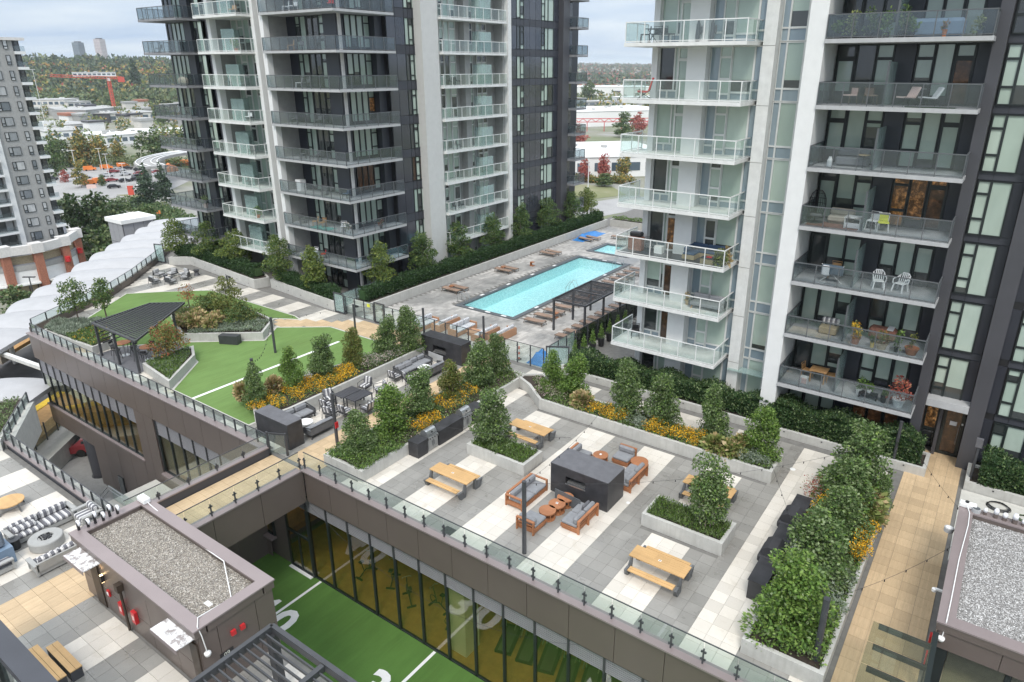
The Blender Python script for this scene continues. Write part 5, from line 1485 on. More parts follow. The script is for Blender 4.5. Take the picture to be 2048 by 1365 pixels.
spots.append((-40.6,69.5,'in front of the blue tarpaulin at the far end')); spots.append((-40.3,70.6,'beside the blue tarpaulin at the far end'))
spots.append((-37.8,72.5,'beyond the spa pool, left')); spots.append((-36.4,73.2,'beyond the spa pool, right'))
for i in range(14):
 y = 42.9 + i * 1.42
 spots.append((-29.6,y,'beside the right edge of the pool, %s from the near end' % ORD[i]))
for i in range(11):
 y = 41.4 + i * 1.2
 spots.append((-25.6 + .0 * i,y,'by the low hedge right of the pergola, %s from the front' % ORD[i]))
for x,y,w_ in spots:
 l = lounger('brown sling sun lounger ' + w_,x,y,pi / 2 if x < -35 else (-pi / 2 if x < -28 else -pi / 2),lg)
 lg = lg or l
for lab,x,y in (('small brown cube table between the near pair of poolside loungers',-41.0,45.8),('small brown cube table between the middle pair of poolside loungers',-41.0,53.7),
                  ('small brown side table standing alone on the pavers left of the pool',-39.6,56.9),('small brown cube table between two loungers near the pergola',-29.0,45.1),
                  ('small brown cube table between the far loungers on the right',-29.0,50.8)):
 b = MB().box(-.2,.2,-.2,.2,.38,.42,'orange_wood').box(-.2,.2,-.2,.2,0,.04,'orange_wood').box(-.2,-.15,-.18,.18,.04,.38,'orange_wood')
 solo('side_table',b,lab,'side table',(x,y,0))
def ladder(lab,x,y,rz,h=.95):
 t = thing('pool_ladder',lab,'pool handrail',(x,y,0),rz,'steel handrails at the pools')
 for s in (-.28,.28): part('handrail',MB().tube([(s,.45,0),(s,.42,.55),(s,.2,h),(s,-.1,h),(s,-.5,.35),(s,-.55,-.3)],.022,'steel',8),t)
 return t
ladder('curved steel handrails entering the near left corner of the pool',-38.0,43.9,pi / 2)
ladder('curved steel handrails on the right side of the pool near the pergola',-31.7,52.0,-pi / 2)
ladder('curved steel handrails at the far right corner of the pool',-32.4,62.3,-pi / 2)
def cabana(lab,x,y,rz,L=2.3):
 t = thing('sofa',lab,'sofa',(x,y,0),rz,'timber sofas with striped cushions beside the pool')
 W = .85
 part('base',MB().box(-L / 2,L / 2,-W / 2,W / 2,.02,.30,'terracotta_wood'),t)
 part('backrest',MB().box(-L / 2,L / 2,W / 2,W / 2 + .08,.02,.62,'terracotta_wood'),t)
 for s in (-1,1): part('arm',MB().box(s * (L / 2 + .04) - .04,s * (L / 2 + .04) + .04,-W / 2,W / 2 + .08,.02,.55,'terracotta_wood'),t)
 for i in range(3):
  a = -L / 2 + .03 + i * (L - .06) / 3
  part('seat_cushion',MB().cbox(a,a + (L - .1) / 3,-W / 2 + .02,W / 2 - .05,.30,.44,'stripe_blue',.04),t)
  part('back_cushion',MB().cbox(a,a + (L - .1) / 3,W / 2 - .24,W / 2 - .02,.44,.84,'stripe_blue',.06),t)
 return t
simple('terracotta_wood',(.42,.235,.14),.7,.12,20)
for lab,x,y,rz in (('striped sofa with timber back behind the fence, leftmost of the poolside seats',-36.3,37.2,pi / 2),
                      ('striped sofa facing the leftmost poolside seat',-35.0,38.2,-pi / 2),
                      ('striped sofa backing onto the second, long one by the fence',-33.2,38.2,pi / 2),
                      ('striped sofa with its timber back toward the fenced lounge terrace, middle',-31.05,38.3,-pi / 2),
                      ('striped corner sofa at the right end of the poolside seats',-30.6,38.6,-pi / 2 + .0)):
 if 'corner' in lab: cabana(lab,-29.9,38.9,-pi / 2)
 else: cabana(lab,x,y,rz)
for lab,x,y in (('low timber coffee table between the leftmost striped sofas',-35.6,37.9),('low timber coffee table between the right striped sofas',-32.1,38.2)):
 solo('coffee_table',MB().box(-.45,.45,-.45,.45,.26,.32,'terracotta_wood').box(-.38,.38,-.38,.38,0,.26,'terracotta_wood'),lab,'coffee table',(x,y,0))
# pool fence: dark posts and clear glass, gates
fh = 1.25
def fence(lab,pts,step,h=1.55,glass='rail_glass'):
 t = thing('pool_fence',lab,'glass fence',(pts[0][0],pts[0][1],0),0)
 for a,b in zip(pts[:-1],pts[1:]):
  L = math.hypot(b[0] - a[0],b[1] - a[1]); n = max(1,round(L / step)); an = math.atan2(b[1] - a[1],b[0] - a[0])
  for i in range(n + 1):
   px,py = a[0] + (b[0] - a[0]) * i / n - pts[0][0],a[1] + (b[1] - a[1]) * i / n - pts[0][1]
   k = ('fp',h)
   if k not in BOXC:
    p = MB().box(-.03,.03,-.03,.03,0,h,'post_metal')
    for zz in (.25,.8,1.3): p.cyl(0,-.05,zz - .03,zz + .03,.045,'post_metal',n=8)
    BOXC[k] = p.mesh('post')
   put('post',BOXC[k],t,(px,py,0),(0,0,an))
   if i < n:
    k = ('fg',round(L / n,2),h,glass)
    if k not in BOXC: BOXC[k] = MB().box(.05,L / n - .05,-.006,.006,.08,h - .03,glass).mesh('glass_panel')
    put('glass_panel',BOXC[k],t,(px,py,0),(0,0,an))
  part('top_rail',MB().bar((a[0] - pts[0][0],a[1] - pts[0][1],h),(b[0] - pts[0][0],b[1] - pts[0][1],h),.035,.03,'post_metal'),t)
 return t
fence('glass pool fence with dark clamp posts across the near side of the pool terrace',[(-45.0,35.75),(-24.0,35.85)],1.12)
fence('frosted glass return fence beside the left pool gate',[(-44.4,35.9),(-44.7,40.5)],1.5,1.7,'frosted_glass')
fence('dark tinted glass screen between the pool hedge and the potted cypresses',[(-23.7,39.6),(-23.5,58)],1.5,1.75,'dark_fence_glass')
fence('frosted glass corner screen at the right end of the pool fence',[(-23.7,36.1),(-23.8,39.5)],1.15,1.75,'frosted_glass')
def gate(lab,x,y,w=1.0,h=1.7,glass='frosted_glass',rz=0):
 t = thing('gate',lab,'gate',(x,y,0),rz)
 part('frame',MB().box(0,.09,-.04,.04,0,h,'post_metal').box(w - .09,w,-.04,.04,0,h,'post_metal').box(.09,w - .09,-.04,.04,h - .09,h,'post_metal').box(.09,w - .09,-.04,.04,.02,.12,'post_metal'),t)
 part('glass_panel',MB().box(.09,w - .09,-.008,.008,.12,h - .09,glass),t)
gate('frosted glass gate panel in a dark frame at the left end of the pool fence',-45.15,35.6,1.25,1.75)
gate('clear glass gate with a yellow notice in the pool fence',-40.4,35.7,1.2,1.75,'rail_glass')
solo('notice',MB().box(-.16,.16,-.01,.01,0,.26,'yellow_cloth'),'small pale yellow notice on the left pool gate','notice',(-41.0,35.66,1.2))
solo('notice',MB().box(-.16,.16,-.01,.01,0,.3,'yellow_cloth'),'small pale yellow notice on the pool fence near the orange bollard','notice',(-28.0,35.7,1.1))
gate('frosted glass gate in a dark frame beside the blue tarpaulin',-23.9,35.95,1.6,1.75,'frosted_glass',.55)
gate('tall frosted glass gate at the station railing beside the far hedge',-73.1,35.2,1.2,2.0,'frosted_glass',.3)
# tarpaulins, bollard, pots
def tarp(lab,x,y,sx,sy,h,rz=0,mat='blue_tarp',seed=3):
 r = random.Random(seed); n = 11; vs = []; fs = []
 for i in range(n):
  for j in range(n):
   u,v = i / (n - 1),j / (n - 1); e = min(1,4 * min(u,1 - u)) * min(1,4 * min(v,1 - v))
   vs.append(((u - .5) * sx,(v - .5) * sy,.01 + h * e * r.uniform(.62,1.0) * (.8 + .2 * sin(6 * u))))
 for i in range(n - 1):
  for j in range(n - 1): a = i * n + j; fs.append((a,a + n,a + n + 1,a + 1))
 return solo('tarpaulin',MB().add(vs,fs,mat),lab,'tarpaulin',(x,y,0),rz,sm=True)
tarp('bright blue tarpaulin heaped over furniture inside the right pool gate',-24.7,36.9,1.9,1.6,.85)
tarp('blue tarpaulin along the wall at the far left end of the pool terrace',-41.4,71.6,1.6,5.6,.6,seed=9)
bl = thing('bollard','orange and white striped delineator post behind the pool fence','delineator post',(-26.4,36.3,0))
for k in range(5): part('band',MB().cyl(0,0,k * .2,k * .2 + .2,.06,'crane_red' if k % 2 == 0 else 'white_paint',n=10),bl)
part('base',MB().cyl(0,0,0,.06,.18,'black_plastic',n=12),bl)
for i in range(7):
 t = thing('potted_cypress','small cypress in a tall black pot behind the dark screen, %s from the front' % ORD[i],'potted plant',(-22.9,38.1 + i * 1.25,0),0,'potted cypresses behind the dark glass screen')
 part('pot',MB().cyl(0,0,0,.65,.19,'black_plastic',.26,14),t)
 if i == 0: ccm = crown('foliage',[((0,0,.75 + k * .17),(.24 - k * .035,.24 - k * .035,.16)) for k in range(6)],420,.09,['leaf_bright'],3)
 put('foliage',ccm,t,(0,0,0),(0,0,i))
solo('statue',MB().lathe([(.22,0),(.2,.3),(.12,.5),(.16,.8),(.08,1.0),(.1,1.1),(.02,1.2)],'white_paint',n=10),'small white garden statue on the dark patio right of the pool screen','statue',(-21.0,37.9,0))
# person behind the fence
def person():
 t = thing('person','person in dark top and white trousers walking by the far fireplace with a black bag','person',(-28.6,34.7,0),.6)
 me = bpy.data.meshes.new('body')
 V = [(0,0,.95),(0,0,1.12),(0,.01,1.30),(0,0,1.42),(0,-.01,1.50),(0,-.02,1.60),(0,-.02,1.70),
         (-.17,0,1.38),(-.23,.04,1.13),(-.22,-.06,.92),(.17,0,1.38),(.24,.06,1.13),(.25,.0,.90),
         (-.09,0,.90),(-.10,-.08,.50),(-.10,.02,.09),(-.10,-.11,.04),(.09,0,.90),(.10,.10,.50),(.10,.18,.10),(.10,.06,.04)]
 Ed = [(0,1),(1,2),(2,3),(3,4),(4,5),(5,6),(3,7),(7,8),(8,9),(3,10),(10,11),(11,12),(0,13),(13,14),(14,15),(15,16),(0,17),(17,18),(18,19),(19,20)]
 Rr = [.14,.13,.15,.10,.055,.085,.09,.065,.045,.035,.065,.045,.035,.095,.065,.045,.04,.095,.065,.045,.04]
 me.from_pydata(V,Ed,[]); o = bpy.data.objects.new('body',me); COL.objects.link(o); o.parent = t
 m = o.modifiers.new('skin','SKIN')
 for i,r in enumerate(Rr): me.skin_vertices[0].data[i].radius = (r,r * (.75 if i < 4 else 1));
 me.skin_vertices[0].data[0].use_root = True
 s = o.modifiers.new('sub','SUBSURF'); s.levels = 1; s.render_levels = 1
 dg = bpy.context.evaluated_depsgraph_get(); dg.update()
 m2 = bpy.data.meshes.new_from_object(o.evaluated_get(dg)); o.modifiers.clear(); o.data = m2
 for k in ('black_cloth','white_cloth','skin'): m2.materials.append(M[k])
 for p in m2.polygons:
  z = p.center.z; p.material_index = 2 if (z > 1.47 or (abs(p.center.x) > .2 and z < 1.02) or z < .07) else (1 if z < .95 else 0)
  p.use_smooth = True
 part('hair',MB().lathe([(.05,1.50),(.115,1.56),(.12,1.66),(.10,1.76),(.03,1.81)],'hair_dark',0,.02,12),t,sm=True)
 part('bag',MB().cbox(.18,.44,-.08,.08,.55,.88,'black_cloth',.03).tube([(.24,0,.88),(.29,0,1.0),(.36,0,.88)],.012,'black_cloth'),t)
person()
# ---------------------------------------------------------------- poles, lamps and string lights
POLES = [('tall bare dark pole beside the orange timber sofas',-14.05,19.62,3.55,.095),('tall dark pole at the near corner of the long planter',-27.5,20.9,3.2,.09),
         ('tall dark pole rising from the flower planter nearest the dark fireplace',-34.9,21.1,3.3,.09),('tall dark pole on the lawn beside the middle planter',-41.58,27.1,2.7,.09),
         ('tall dark pole on the timber path edge at the end of the lawn',-39.46,32.83,2.5,.08),('thick dark pole standing in the overgrown planter at lower right',-2.35,20.35,3.1,.11),
         ('dark pole behind the marbled fireplace at the pool fence',-33.3,34.0,3.1,.08),('dark pole in the low hedge left of the dark entrance door',-2.35,36.2,2.6,.08),
         ('dark pole with a small box in the hedge bed right of the timber path',1.05,36.5,2.5,.07),('dark pole with a lamp arm in the planter on the striped terrace',-55.96,32.7,2.0,.07),('dark pole beside the right corner of the lounge terrace pool fence',-29.0,35.6,2.9,.08)]
PTOP = []
for lab,x,y,h,r in POLES:
 t = thing('light_pole',lab,'light pole',(x,y,0),0,None)
 part('pole',MB().cyl(0,0,0,h,r,'post_metal',n=14),t)
 part('cap',MB().cyl(0,0,h,h + .03,r * 1.05,'dark_metal',n=14),t)
 if 'lamp arm' in lab: part('lamp_arm',MB().bar((0,0,h),(.45,0,h + .02),.06,.06,'post_metal').box(.35,.55,-.08,.08,h - .12,h,'black_plastic'),t)
 if 'timber path edge' in lab: part('lamp_arm',MB().bar((-.1,0,h),(.4,0,h + .02),.06,.06,'post_metal').box(.3,.5,-.08,.08,h - .12,h,'black_plastic'),t)
 if 'small box' in lab: part('box',MB().box(-.14,.14,-.1,.1,h - .35,h + .1,'stone_top'),t)
 if 'near corner' in lab: part('red_sign',MB().box(.09,.14,-.1,.1,1.2,1.55,'red_paint'),t)
 PTOP.append((x,y,h))
def string_lights(lab,a,b,sag,n):
 t = thing('string_lights',lab,'string lights',a)
 P = [(0 + (b[0] - a[0]) * s,(b[1] - a[1]) * s,(b[2] - a[2]) * s - sag * 4 * s * (1 - s)) for s in [i / 16 for i in range(17)]]
 part('cable',MB().tube(P,.007,'black_plastic',4),t)
 for i in range(n):
  s = (i + .5) / n; p = ((b[0] - a[0]) * s,(b[1] - a[1]) * s,(b[2] - a[2]) * s - sag * 4 * s * (1 - s))
  if i == 0 or True:
   k = 'bulb'
   if k not in BOXC: BOXC[k] = MB().cyl(0,0,-.05,0,.018,'black_plastic',n=6).lathe([(.014,-.05),(.024,-.075),(.02,-.09),(.008,-.10)],'black_plastic',n=8).mesh('bulb')
   put('bulb',BOXC[k],t,p)
pt_ = PTOP
string_lights('string of dark bulbs crossing the terrace from the bare pole to the long flower planter',(-14.05,19.62,3.5),(-15.8,31.5,3.0),.6,12)
string_lights('string of dark bulbs over the fireplace from the bare pole to the overgrown planter',(-14.05,19.62,3.5),(-2.9,31.8,3.2),.7,16)
string_lights('string of dark bulbs from the thick right pole across the timber path',(-2.35,20.35,3.1),(.9,26.9,2.6),.25,6)
string_lights('string of dark bulbs from the hedge pole over the timber path to the right hut',(-2.35,36.2,2.6),(.9,29.0,2.7),.3,8)
string_lights('string of dark bulbs from the long planter pole to the bare pole',(-27.5,20.9,3.2),(-14.9,24.6,3.0),.7,12)
string_lights('string of dark bulbs hanging over the lawn between two poles',(-34.9,21.1,3.2),(-41.58,27.1,2.7),.9,12)
string_lights('string of dark bulbs above the timber path at the end of the lawn',(-41.58,27.1,2.7),(-39.46,32.83,2.5),.2,6)
string_lights('string of dark bulbs from the lawn path pole to the marbled fireplace pole',(-39.46,32.83,2.5),(-33.3,34.0,3.0),.3,6)
string_lights('string of dark bulbs from the thick right pole to the far long planter',(-2.35,20.35,3.1),(-8.2,31.8,2.8),.5,12)
string_lights('single sagging cable with a bulb above the green court',(-27.2,17.9,-1.2),(-10.2,17.9,-1.4),2.2,3)
# ---------------------------------------------------------------- barbecue counters
def grill(lab,x,y,rz,covered=False):
 t = thing('grill',lab,'barbecue grill',(x,y,0),rz)
 s = 'black_cloth' if covered else 'steel'
 if not covered:
  b = part('cabinet',MB().box(-.38,.38,-.3,.3,.05,.88,'steel'),t)
  for sx in (-1,1):
   d = part('door',MB().box(min(sx * .02,sx * .36),max(sx * .02,sx * .36),-.325,-.302,.1,.66,'steel'),t)
   put('handle',MB().tube([(sx * .07,-.35,.3),(sx * .07,-.35,.58)],.012,'rail_grey').mesh('handle'),d)
  part('control_panel',MB().box(-.38,.38,-.37,-.302,.70,.86,'steel'),t)
  for k in range(4): put('knob',MB().cyl(0,0,-.02,.03,.03,'black_plastic',n=10).mesh('knob'),t,(-.27 + k * .18,-.38,.78),(pi / 2,0,0))
  part('handle',MB().tube([(-.3,-.38,1.02),(.3,-.38,1.02)],.018,'rail_grey',8),t)
 vs = []; n = 8
 for sx in (-.36,.36):
  for k in range(n): a = pi * k / (n - 1); vs.append((sx,-.28 * cos(a),.89 + .33 * sin(a)))
 fs = [tuple(range(n)),tuple(range(n,2 * n))[::-1]] + [(k,n + k,n + k + 1,k + 1) for k in range(n - 1)]
 part('hood',MB().add(vs,fs,s),t)
 if not covered:
  part('thermometer',MB().cyl(0,0,0,.02,.05,'black_plastic',n=12),t,(0,-.26,1.06),(1.1,0,0))
 return t
def counter(lab,x0,x1,y0,y1,top='charcoal_stone'):
 t = thing('counter',lab,'stone counter',((x0 + x1) / 2,(y0 + y1) / 2,0))
 o = tuple(-v for v in origin(t))
 part('body',MB().box(x0 + .03,x1 - .03,y0 + .03,y1 - .03,0,.86,'charcoal_stone'),t,o)
 part('top',MB().box(x0,x1,y0,y1,.862,.90,'charcoal_stone'),t,o)
counter('black stone counter in three blocks, the block nearest the railing beside the first steel grill',-23.74,-22.98,22.5,23.3)
counter('black stone counter block between the two steel grills',-23.74,-22.98,24.15,26.2)
counter('black stone counter block beyond the second steel grill',-23.74,-22.98,27.05,28.1)
grill('steel barbecue grill nearer the railing in the black stone counter',-23.35,23.72,pi / 2)
grill('steel barbecue grill farther from the railing in the black stone counter',-23.35,26.62,pi / 2)
counter('black stone counter with covered grills beside the overgrown planter',-5.45,-4.75,22.45,29.4)
def cover(lab,y):
 vs = []; P = [(-.42,0),(-.45,.30),(-.18,.45),(.2,.45),(.42,.28),(.42,0)]
 for xx in (-.45,.45):
  for p,q_ in P: vs.append((p * .85,xx,q_))
 n = 6; fs = [tuple(range(n))[::-1],tuple(range(n,2 * n))] + [(k,k + 1,n + k + 1,n + k) for k in range(n - 1)]
 solo('grill_cover',MB().add(vs,fs,'black_cloth').cbox(-.5,.45,-.55,.55,-.30,.02,'black_cloth',.05),lab,'grill under a black cover',(-5.1,y,.91))
cover('grill under a black cover on the dark counter, nearer the railing',24.6); cover('grill under a black cover on the dark counter, farther from the railing',27.3)
# ---------------------------------------------------------------- lift huts with gravel roofs
def hut(lab,x0,x1,y0,y1,h,gravel,cw=.45):
 t = thing('lift_hut',lab,'roof hut',((x0 + x1) / 2,(y0 + y1) / 2,0)); q = random.Random(3)
 for a in ((x0,x1,y0,y0 + cw),(x0,x1,y1 - cw,y1),(x0,x0 + cw,y0 + cw,y1 - cw),(x1 - cw,x1,y0 + cw,y1 - cw)):
  pbox('coping',*a,h - .06,h,'brown_coping',t)
  pbox('upstand',a[0] + .03,a[1] - .03,a[2] + .03,a[3] - .03,h - .35,h - .07,'brown_panel',t)
 o = tuple(-v for v in origin(t))
 part('gravel',MB().box(x0 + cw - .02,x1 - cw + .02,y0 + cw - .02,y1 - cw + .02,h - .36,h - .22,gravel),t,o)
 # loose stones, real but too many to pick apart
 X0,X1,Y0,Y1 = x0 + cw,x1 - cw,y0 + cw,min(y1 - cw,y0 + cw + 7)
 n = int((X1 - X0) * (Y1 - Y0) * 480); r = np.random.RandomState(4)
 c = np.column_stack([r.uniform(X0,X1,n),r.uniform(Y0,Y1,n),np.full(n,h - .215)])
 base = np.array([(1,0,0),(-1,0,0),(0,1,0),(0,-1,0),(0,0,1),(0,0,-1)],float)
 tri = np.array([(0,2,4),(2,1,4),(1,3,4),(3,0,4)])
 s = r.uniform(.014,.034,(n,1,3)) * np.array((1,1,.7)); ang = r.uniform(0,2 * pi,n)
 ca,sa = np.cos(ang)[:,None],np.sin(ang)[:,None]
 b = base[None] * s; bx = b[:,:,0] * ca - b[:,:,1] * sa; by = b[:,:,0] * sa + b[:,:,1] * ca
 V = np.stack([bx,by,b[:,:,2]],2) + c[:,None,:]
 F = (tri[None] + (np.arange(n) * 6)[:,None,None]).reshape(-1,3)
 me = bpy.data.meshes.new('stones'); V = V.reshape(-1,3)
 me.vertices.add(len(V)); me.vertices.foreach_set('co',V.astype(np.float32).ravel())
 me.loops.add(F.size); me.loops.foreach_set('vertex_index',F.astype(np.int32).ravel())
 me.polygons.add(len(F)); me.polygons.foreach_set('loop_start',np.arange(0,F.size,3,dtype=np.int32))
 me.materials.append(M[gravel + '_stone']); me.update(calc_edges=True)
 tag(part('stones',me,t,o),kind='stuff')
 return t
def stone_mat(name,cs):
 t = NT(name); g_ = t.add('ShaderNodeNewGeometry')
 t.base(t.ramp(g_.outputs['Random Per Island'],[(i / (len(cs) - 1),c) for i,c in enumerate(cs)])); t.rough(.85); M[name] = t.m
stone_mat('gravel_tan_stone',[(.08,.07,.06),(.18,.155,.13),(.27,.24,.20),(.37,.33,.28),(.56,.53,.48)])
stone_mat('gravel_pale_stone',[(.12,.115,.11),(.25,.24,.23),(.36,.35,.34),(.46,.455,.45),(.64,.64,.63)])
H1 = hut('brown panelled lift hut with a tan gravel roof beside the footbridge',-26.95,-18.35,7.72,10.7,2.8,'gravel_tan')
XS = [-26.85,-25.0,-23.35,-21.75,-20.1,-18.45]
pbox('wall_core',-26.8,-18.5,7.95,10.5,0,2.5,'brown_panel',H1)
for a,b in zip(XS[:-1],XS[1:]):
 for z0,z1 in ((0.0,.98),(1.0,2.44)): pbox('panel',a + .01,b - .01,7.85,7.94,z0 + .01,z1,'brown_panel',H1)
for a,b in ((7.86,8.5),(8.5,9.9),(9.9,10.6)):
 for z0,z1 in ((-2.0,.98),(1.0,2.44)): pbox('panel',-18.5,-18.42,a + .01,b - .01,z0 + .01,z1,'brown_panel',H1)
pbox('panel',-26.88,-26.81,7.9,10.6,.01,2.44,'brown_panel',H1)
simple('hut_door',(.05,.035,.025),.5,.2)
pbox('door',-25.95,-25.3,7.80,7.845,.02,2.1,'hut_door',H1)
pbox('door',-18.98,-18.52,7.79,7.845,.02,2.1,'hut_door',H1)
o1 = tuple(-v for v in origin(H1))
def worn():
 t = NT('worn_awning'); f = t.noise(t.pos((1,1,1)),3.5,6,.7)
 t.base(t.ramp(f,[(.42,(.30,.27,.26)),(.5,(.72,.72,.72)),(.7,(.82,.82,.82))])); t.rough(.6); M['worn_awning'] = t.m
worn()
for a,b in ((-26.25,-24.7),(-20.05,-18.5)):
 aw = part('awning',MB().box(a,b,7.18,7.84,2.40,2.44,'worn_awning').box(a,b,7.16,7.18,2.28,2.44,'brown_coping'),H1,o1)
for x in (-24.95,):
 lm = part('wall_lamp',MB().box(x - .05,x + .05,7.72,7.84,1.45,1.75,'black_plastic').box(x - .04,x + .04,7.73,7.83,1.751,1.765,'lamp_glow').box(x - .04,x + .04,7.73,7.83,1.435,1.449,'lamp_glow'),H1,o1)
ld = bpy.data.lights.new('wall_lamp_light','SPOT'); ld.energy = 30; ld.color = (1,.72,.4); ld.spot_size = RAD(80); ld.spot_blend = .4; ld.shadow_soft_size = .03
lo = bpy.data.objects.new('wall_lamp_light',ld); COL.objects.link(lo); lo.parent = H1; lo.location = (-24.95 - H1.location[0],7.70 - H1.location[1],1.80); lo.rotation_euler = (pi,0,0)
part('downpipe',MB().box(-23.55,-23.3,7.62,7.84,1.85,2.15,'hut_door').tube([(-23.42,7.74,1.9),(-23.42,7.74,.05)],.05,'hut_door',8),H1,o1)
for lab,x,z in (('red fire alarm cabinet left of the downpipe on the brown hut',-23.75,.55),('red fire alarm cabinet right of the downpipe on the brown hut',-22.8,.65)):
 solo('alarm_box',MB().box(-.13,.13,-.12,0,-.25,.25,'red_paint').box(-.07,.07,-.125,-.12,-.1,.1,'pink_cloth'),lab,'alarm box',(x,7.84,z + .3))
for lab,x,z in (('small red and white strobe beside the left hut door',-24.75,1.0),('small red and white strobe under the right hut awning',-20.3,.95)):
 solo('strobe',MB().box(-.09,.09,-.06,0,-.13,.13,'red_paint').box(-.05,.05,-.08,-.06,-.06,.06,'white_paint'),lab,'alarm strobe',(x,7.84,z))
for lab,y,z in (('small red alarm sounder on the end wall of the brown hut, left of two',8.97,1.8),('small red alarm sounder on the end wall of the brown hut, right of two',9.31,1.78)):
 solo('alarm_box',MB().box(0,.09,-.08,.08,-.09,.09,'red_paint'),lab,'alarm box',(-18.415,y,z))
nm = solo('number_plate',MB().box(0,.015,-.24,.24,-.11,.11,'black_plastic'),'dark number plate reading 09 on the end wall of the brown hut','sign',(-18.415,8.65,1.15))
part('lettering',text_mesh('09',.22,'ivory_blind',.002),nm,(.02,0,0),(pi / 2,0,pi / 2))
def camera_dome(lab,x,y,z,pts):
 t = thing('security_camera',lab,'security camera',(x,y,z))
 part('housing',MB().lathe([(.02,-.10),(.09,-.07),(.11,0),(.11,.05),(.05,.08)],'white_paint',n=16),t,sm=True)
 part('lens',MB().lathe([(.01,-.115),(.05,-.10),(.06,-.07)],'black_plastic',n=12),t)
 part('cable',MB().tube([tuple(p[i] - (x,y,z)[i] for i in range(3)) for p in pts],.018,'white_paint',6),t)
camera_dome('white dome camera hanging on its cable at the near corner of the brown hut',-18.3,8.0,1.75,[(-18.33,8.0,1.85),(-18.35,7.95,2.5),(-18.4,7.9,2.86),(-18.8,8.15,2.84),(-18.95,9.4,2.62),(-20.6,10.2,2.83),(-23.5,10.35,2.62),(-26.2,10.45,2.84),(-26.75,10.5,2.9)])
tb = solo('junction_box',MB().cbox(-.3,.25,-.15,.15,0,.22,'white_paint',.03),'white electrical box on the far corner of the brown hut roof','junction box',(-26.6,10.45,2.80))
solo('equipment_box',MB().box(-.35,.35,-.3,.3,0,.5,'black_plastic'),'open black equipment box behind the white box at the hut corner','equipment box',(-27.2,11.2,2.0 - 2.0 + .0))
g = 'conduit stubs with wrapped white caps on the brown hut roof edge'
for i,(x,y,h) in enumerate(((-26.81,8.05,.32),(-26.72,8.35,.26),(-26.74,8.62,.42),(-26.66,8.88,.28),(-26.74,9.16,.42),(-26.66,9.42,.28))):
 t = thing('vent_pipe','dark pipe stub with white hooked cap on the brown hut, %s from the near corner' % ORD[i],'vent pipe',(x,y,2.8),0,g)
 part('pipe',MB().cyl(0,0,0,h,.05,'black_plastic',n=10),t)
 part('cap',MB().tube([(0,0,h),(.02,0,h + .08),(.09,0,h + .12),(.15,0,h + .06),(.17,0,h - .05)],.055,'white_cloth',8),t,sm=True)
part('roof_drain',MB().box(-.05,.25,-.08,.08,0,.02,'slab_white'),H1,(3.2,-.4,2.6))
H2 = hut('brown panelled hut with a pale gravel roof at the lower right edge',.72,9.5,21.75,29.5,2.8,'gravel_pale',.5)
pbox('wall_core',.95,9.3,26.5,29.3,0,2.4,'brown_panel',H2)
pbox('wall_core',.88,1.0,22.2,29.3,0,2.5,'dark_panel_soft',H2)
for i in range(5): pbox('fascia_panel',.85 + i * 1.75,2.58 + i * 1.75,21.84,21.9,1.75,2.45,'brown_panel',H2)
for i in range(4): pbox('side_panel',.80,.86,21.9 + i * 1.88,23.76 + i * 1.88,1.75,2.45,'brown_panel',H2)
for i in range(5): pbox('glass_pane',1.25 + i * 1.75,2.8 + i * 1.75,22.0,22.03,.05,1.75,'skylight_glass',H2); pbox('mullion',2.82 + i * 1.75,2.98 + i * 1.75,21.95,22.1,0,1.75,'frame_black',H2)
pbox('corner_post',.9,1.22,21.95,22.2,0,1.75,'frame_black',H2)
pbox('inner_floor',1.2,9.4,22.1,26.4,0,.03,'beige_cushion',H2)
camera_dome('white dome camera on a cable at the near corner of the pale gravel hut',.95,21.75,2.2,[(.97,21.78,2.3),(.98,21.82,2.85),(1.0,23.0,2.84),(1.02,25.5,2.84),(1.12,28.0,2.84),(1.1,28.9,2.84),(.98,29.3,2.9)])
solo('junction_box',MB().cbox(-.25,.35,-.14,.14,0,.2,'white_paint',.03).cyl(0,0,.2,.26,.07,'black_plastic',n=12),'white electrical box on the far corner of the pale gravel hut roof','junction box',(.95,29.4,2.80))
sp = thing('wall_lamp','round pale floodlight sticking out over the timber path from the pale gravel hut','wall lamp',(.6,28.0,2.4))
part('drum',MB().cyl(-.05,0,-.1,.08,.17,'slab_grey',n=18).cyl(-.05,0,.08,.09,.12,'white_paint',n=18),sp); part('arm',MB().bar((.05,0,0),(.28,0,.05),.06,.06,'white_paint'),sp)
sp = thing('security_camera','white bracket camera over the timber path on the side of the pale gravel hut','security camera',(.62,24.2,2.2))
part('housing',MB().cyl(-.12,0,-.1,.0,.08,'white_paint',n=12),sp); part('arm',MB().box(-.1,.2,-.04,.04,-.03,.04,'white_paint'),sp)
for lab,y,z in (('small red alarm on the timber path side of the pale gravel hut, farther one',22.9,1.1),('red fire cabinet on the timber path side of the pale gravel hut, nearer one',22.05,1.0)):
 solo('alarm_box',MB().box(-.12,0,-.12,.12,-.2,.2,'red_paint').box(-.125,-.12,-.06,.06,-.1,.06,'pink_cloth'),lab,'alarm box',(.79,y,z))
g = 'white capped pipe stubs on the pale gravel hut edge'
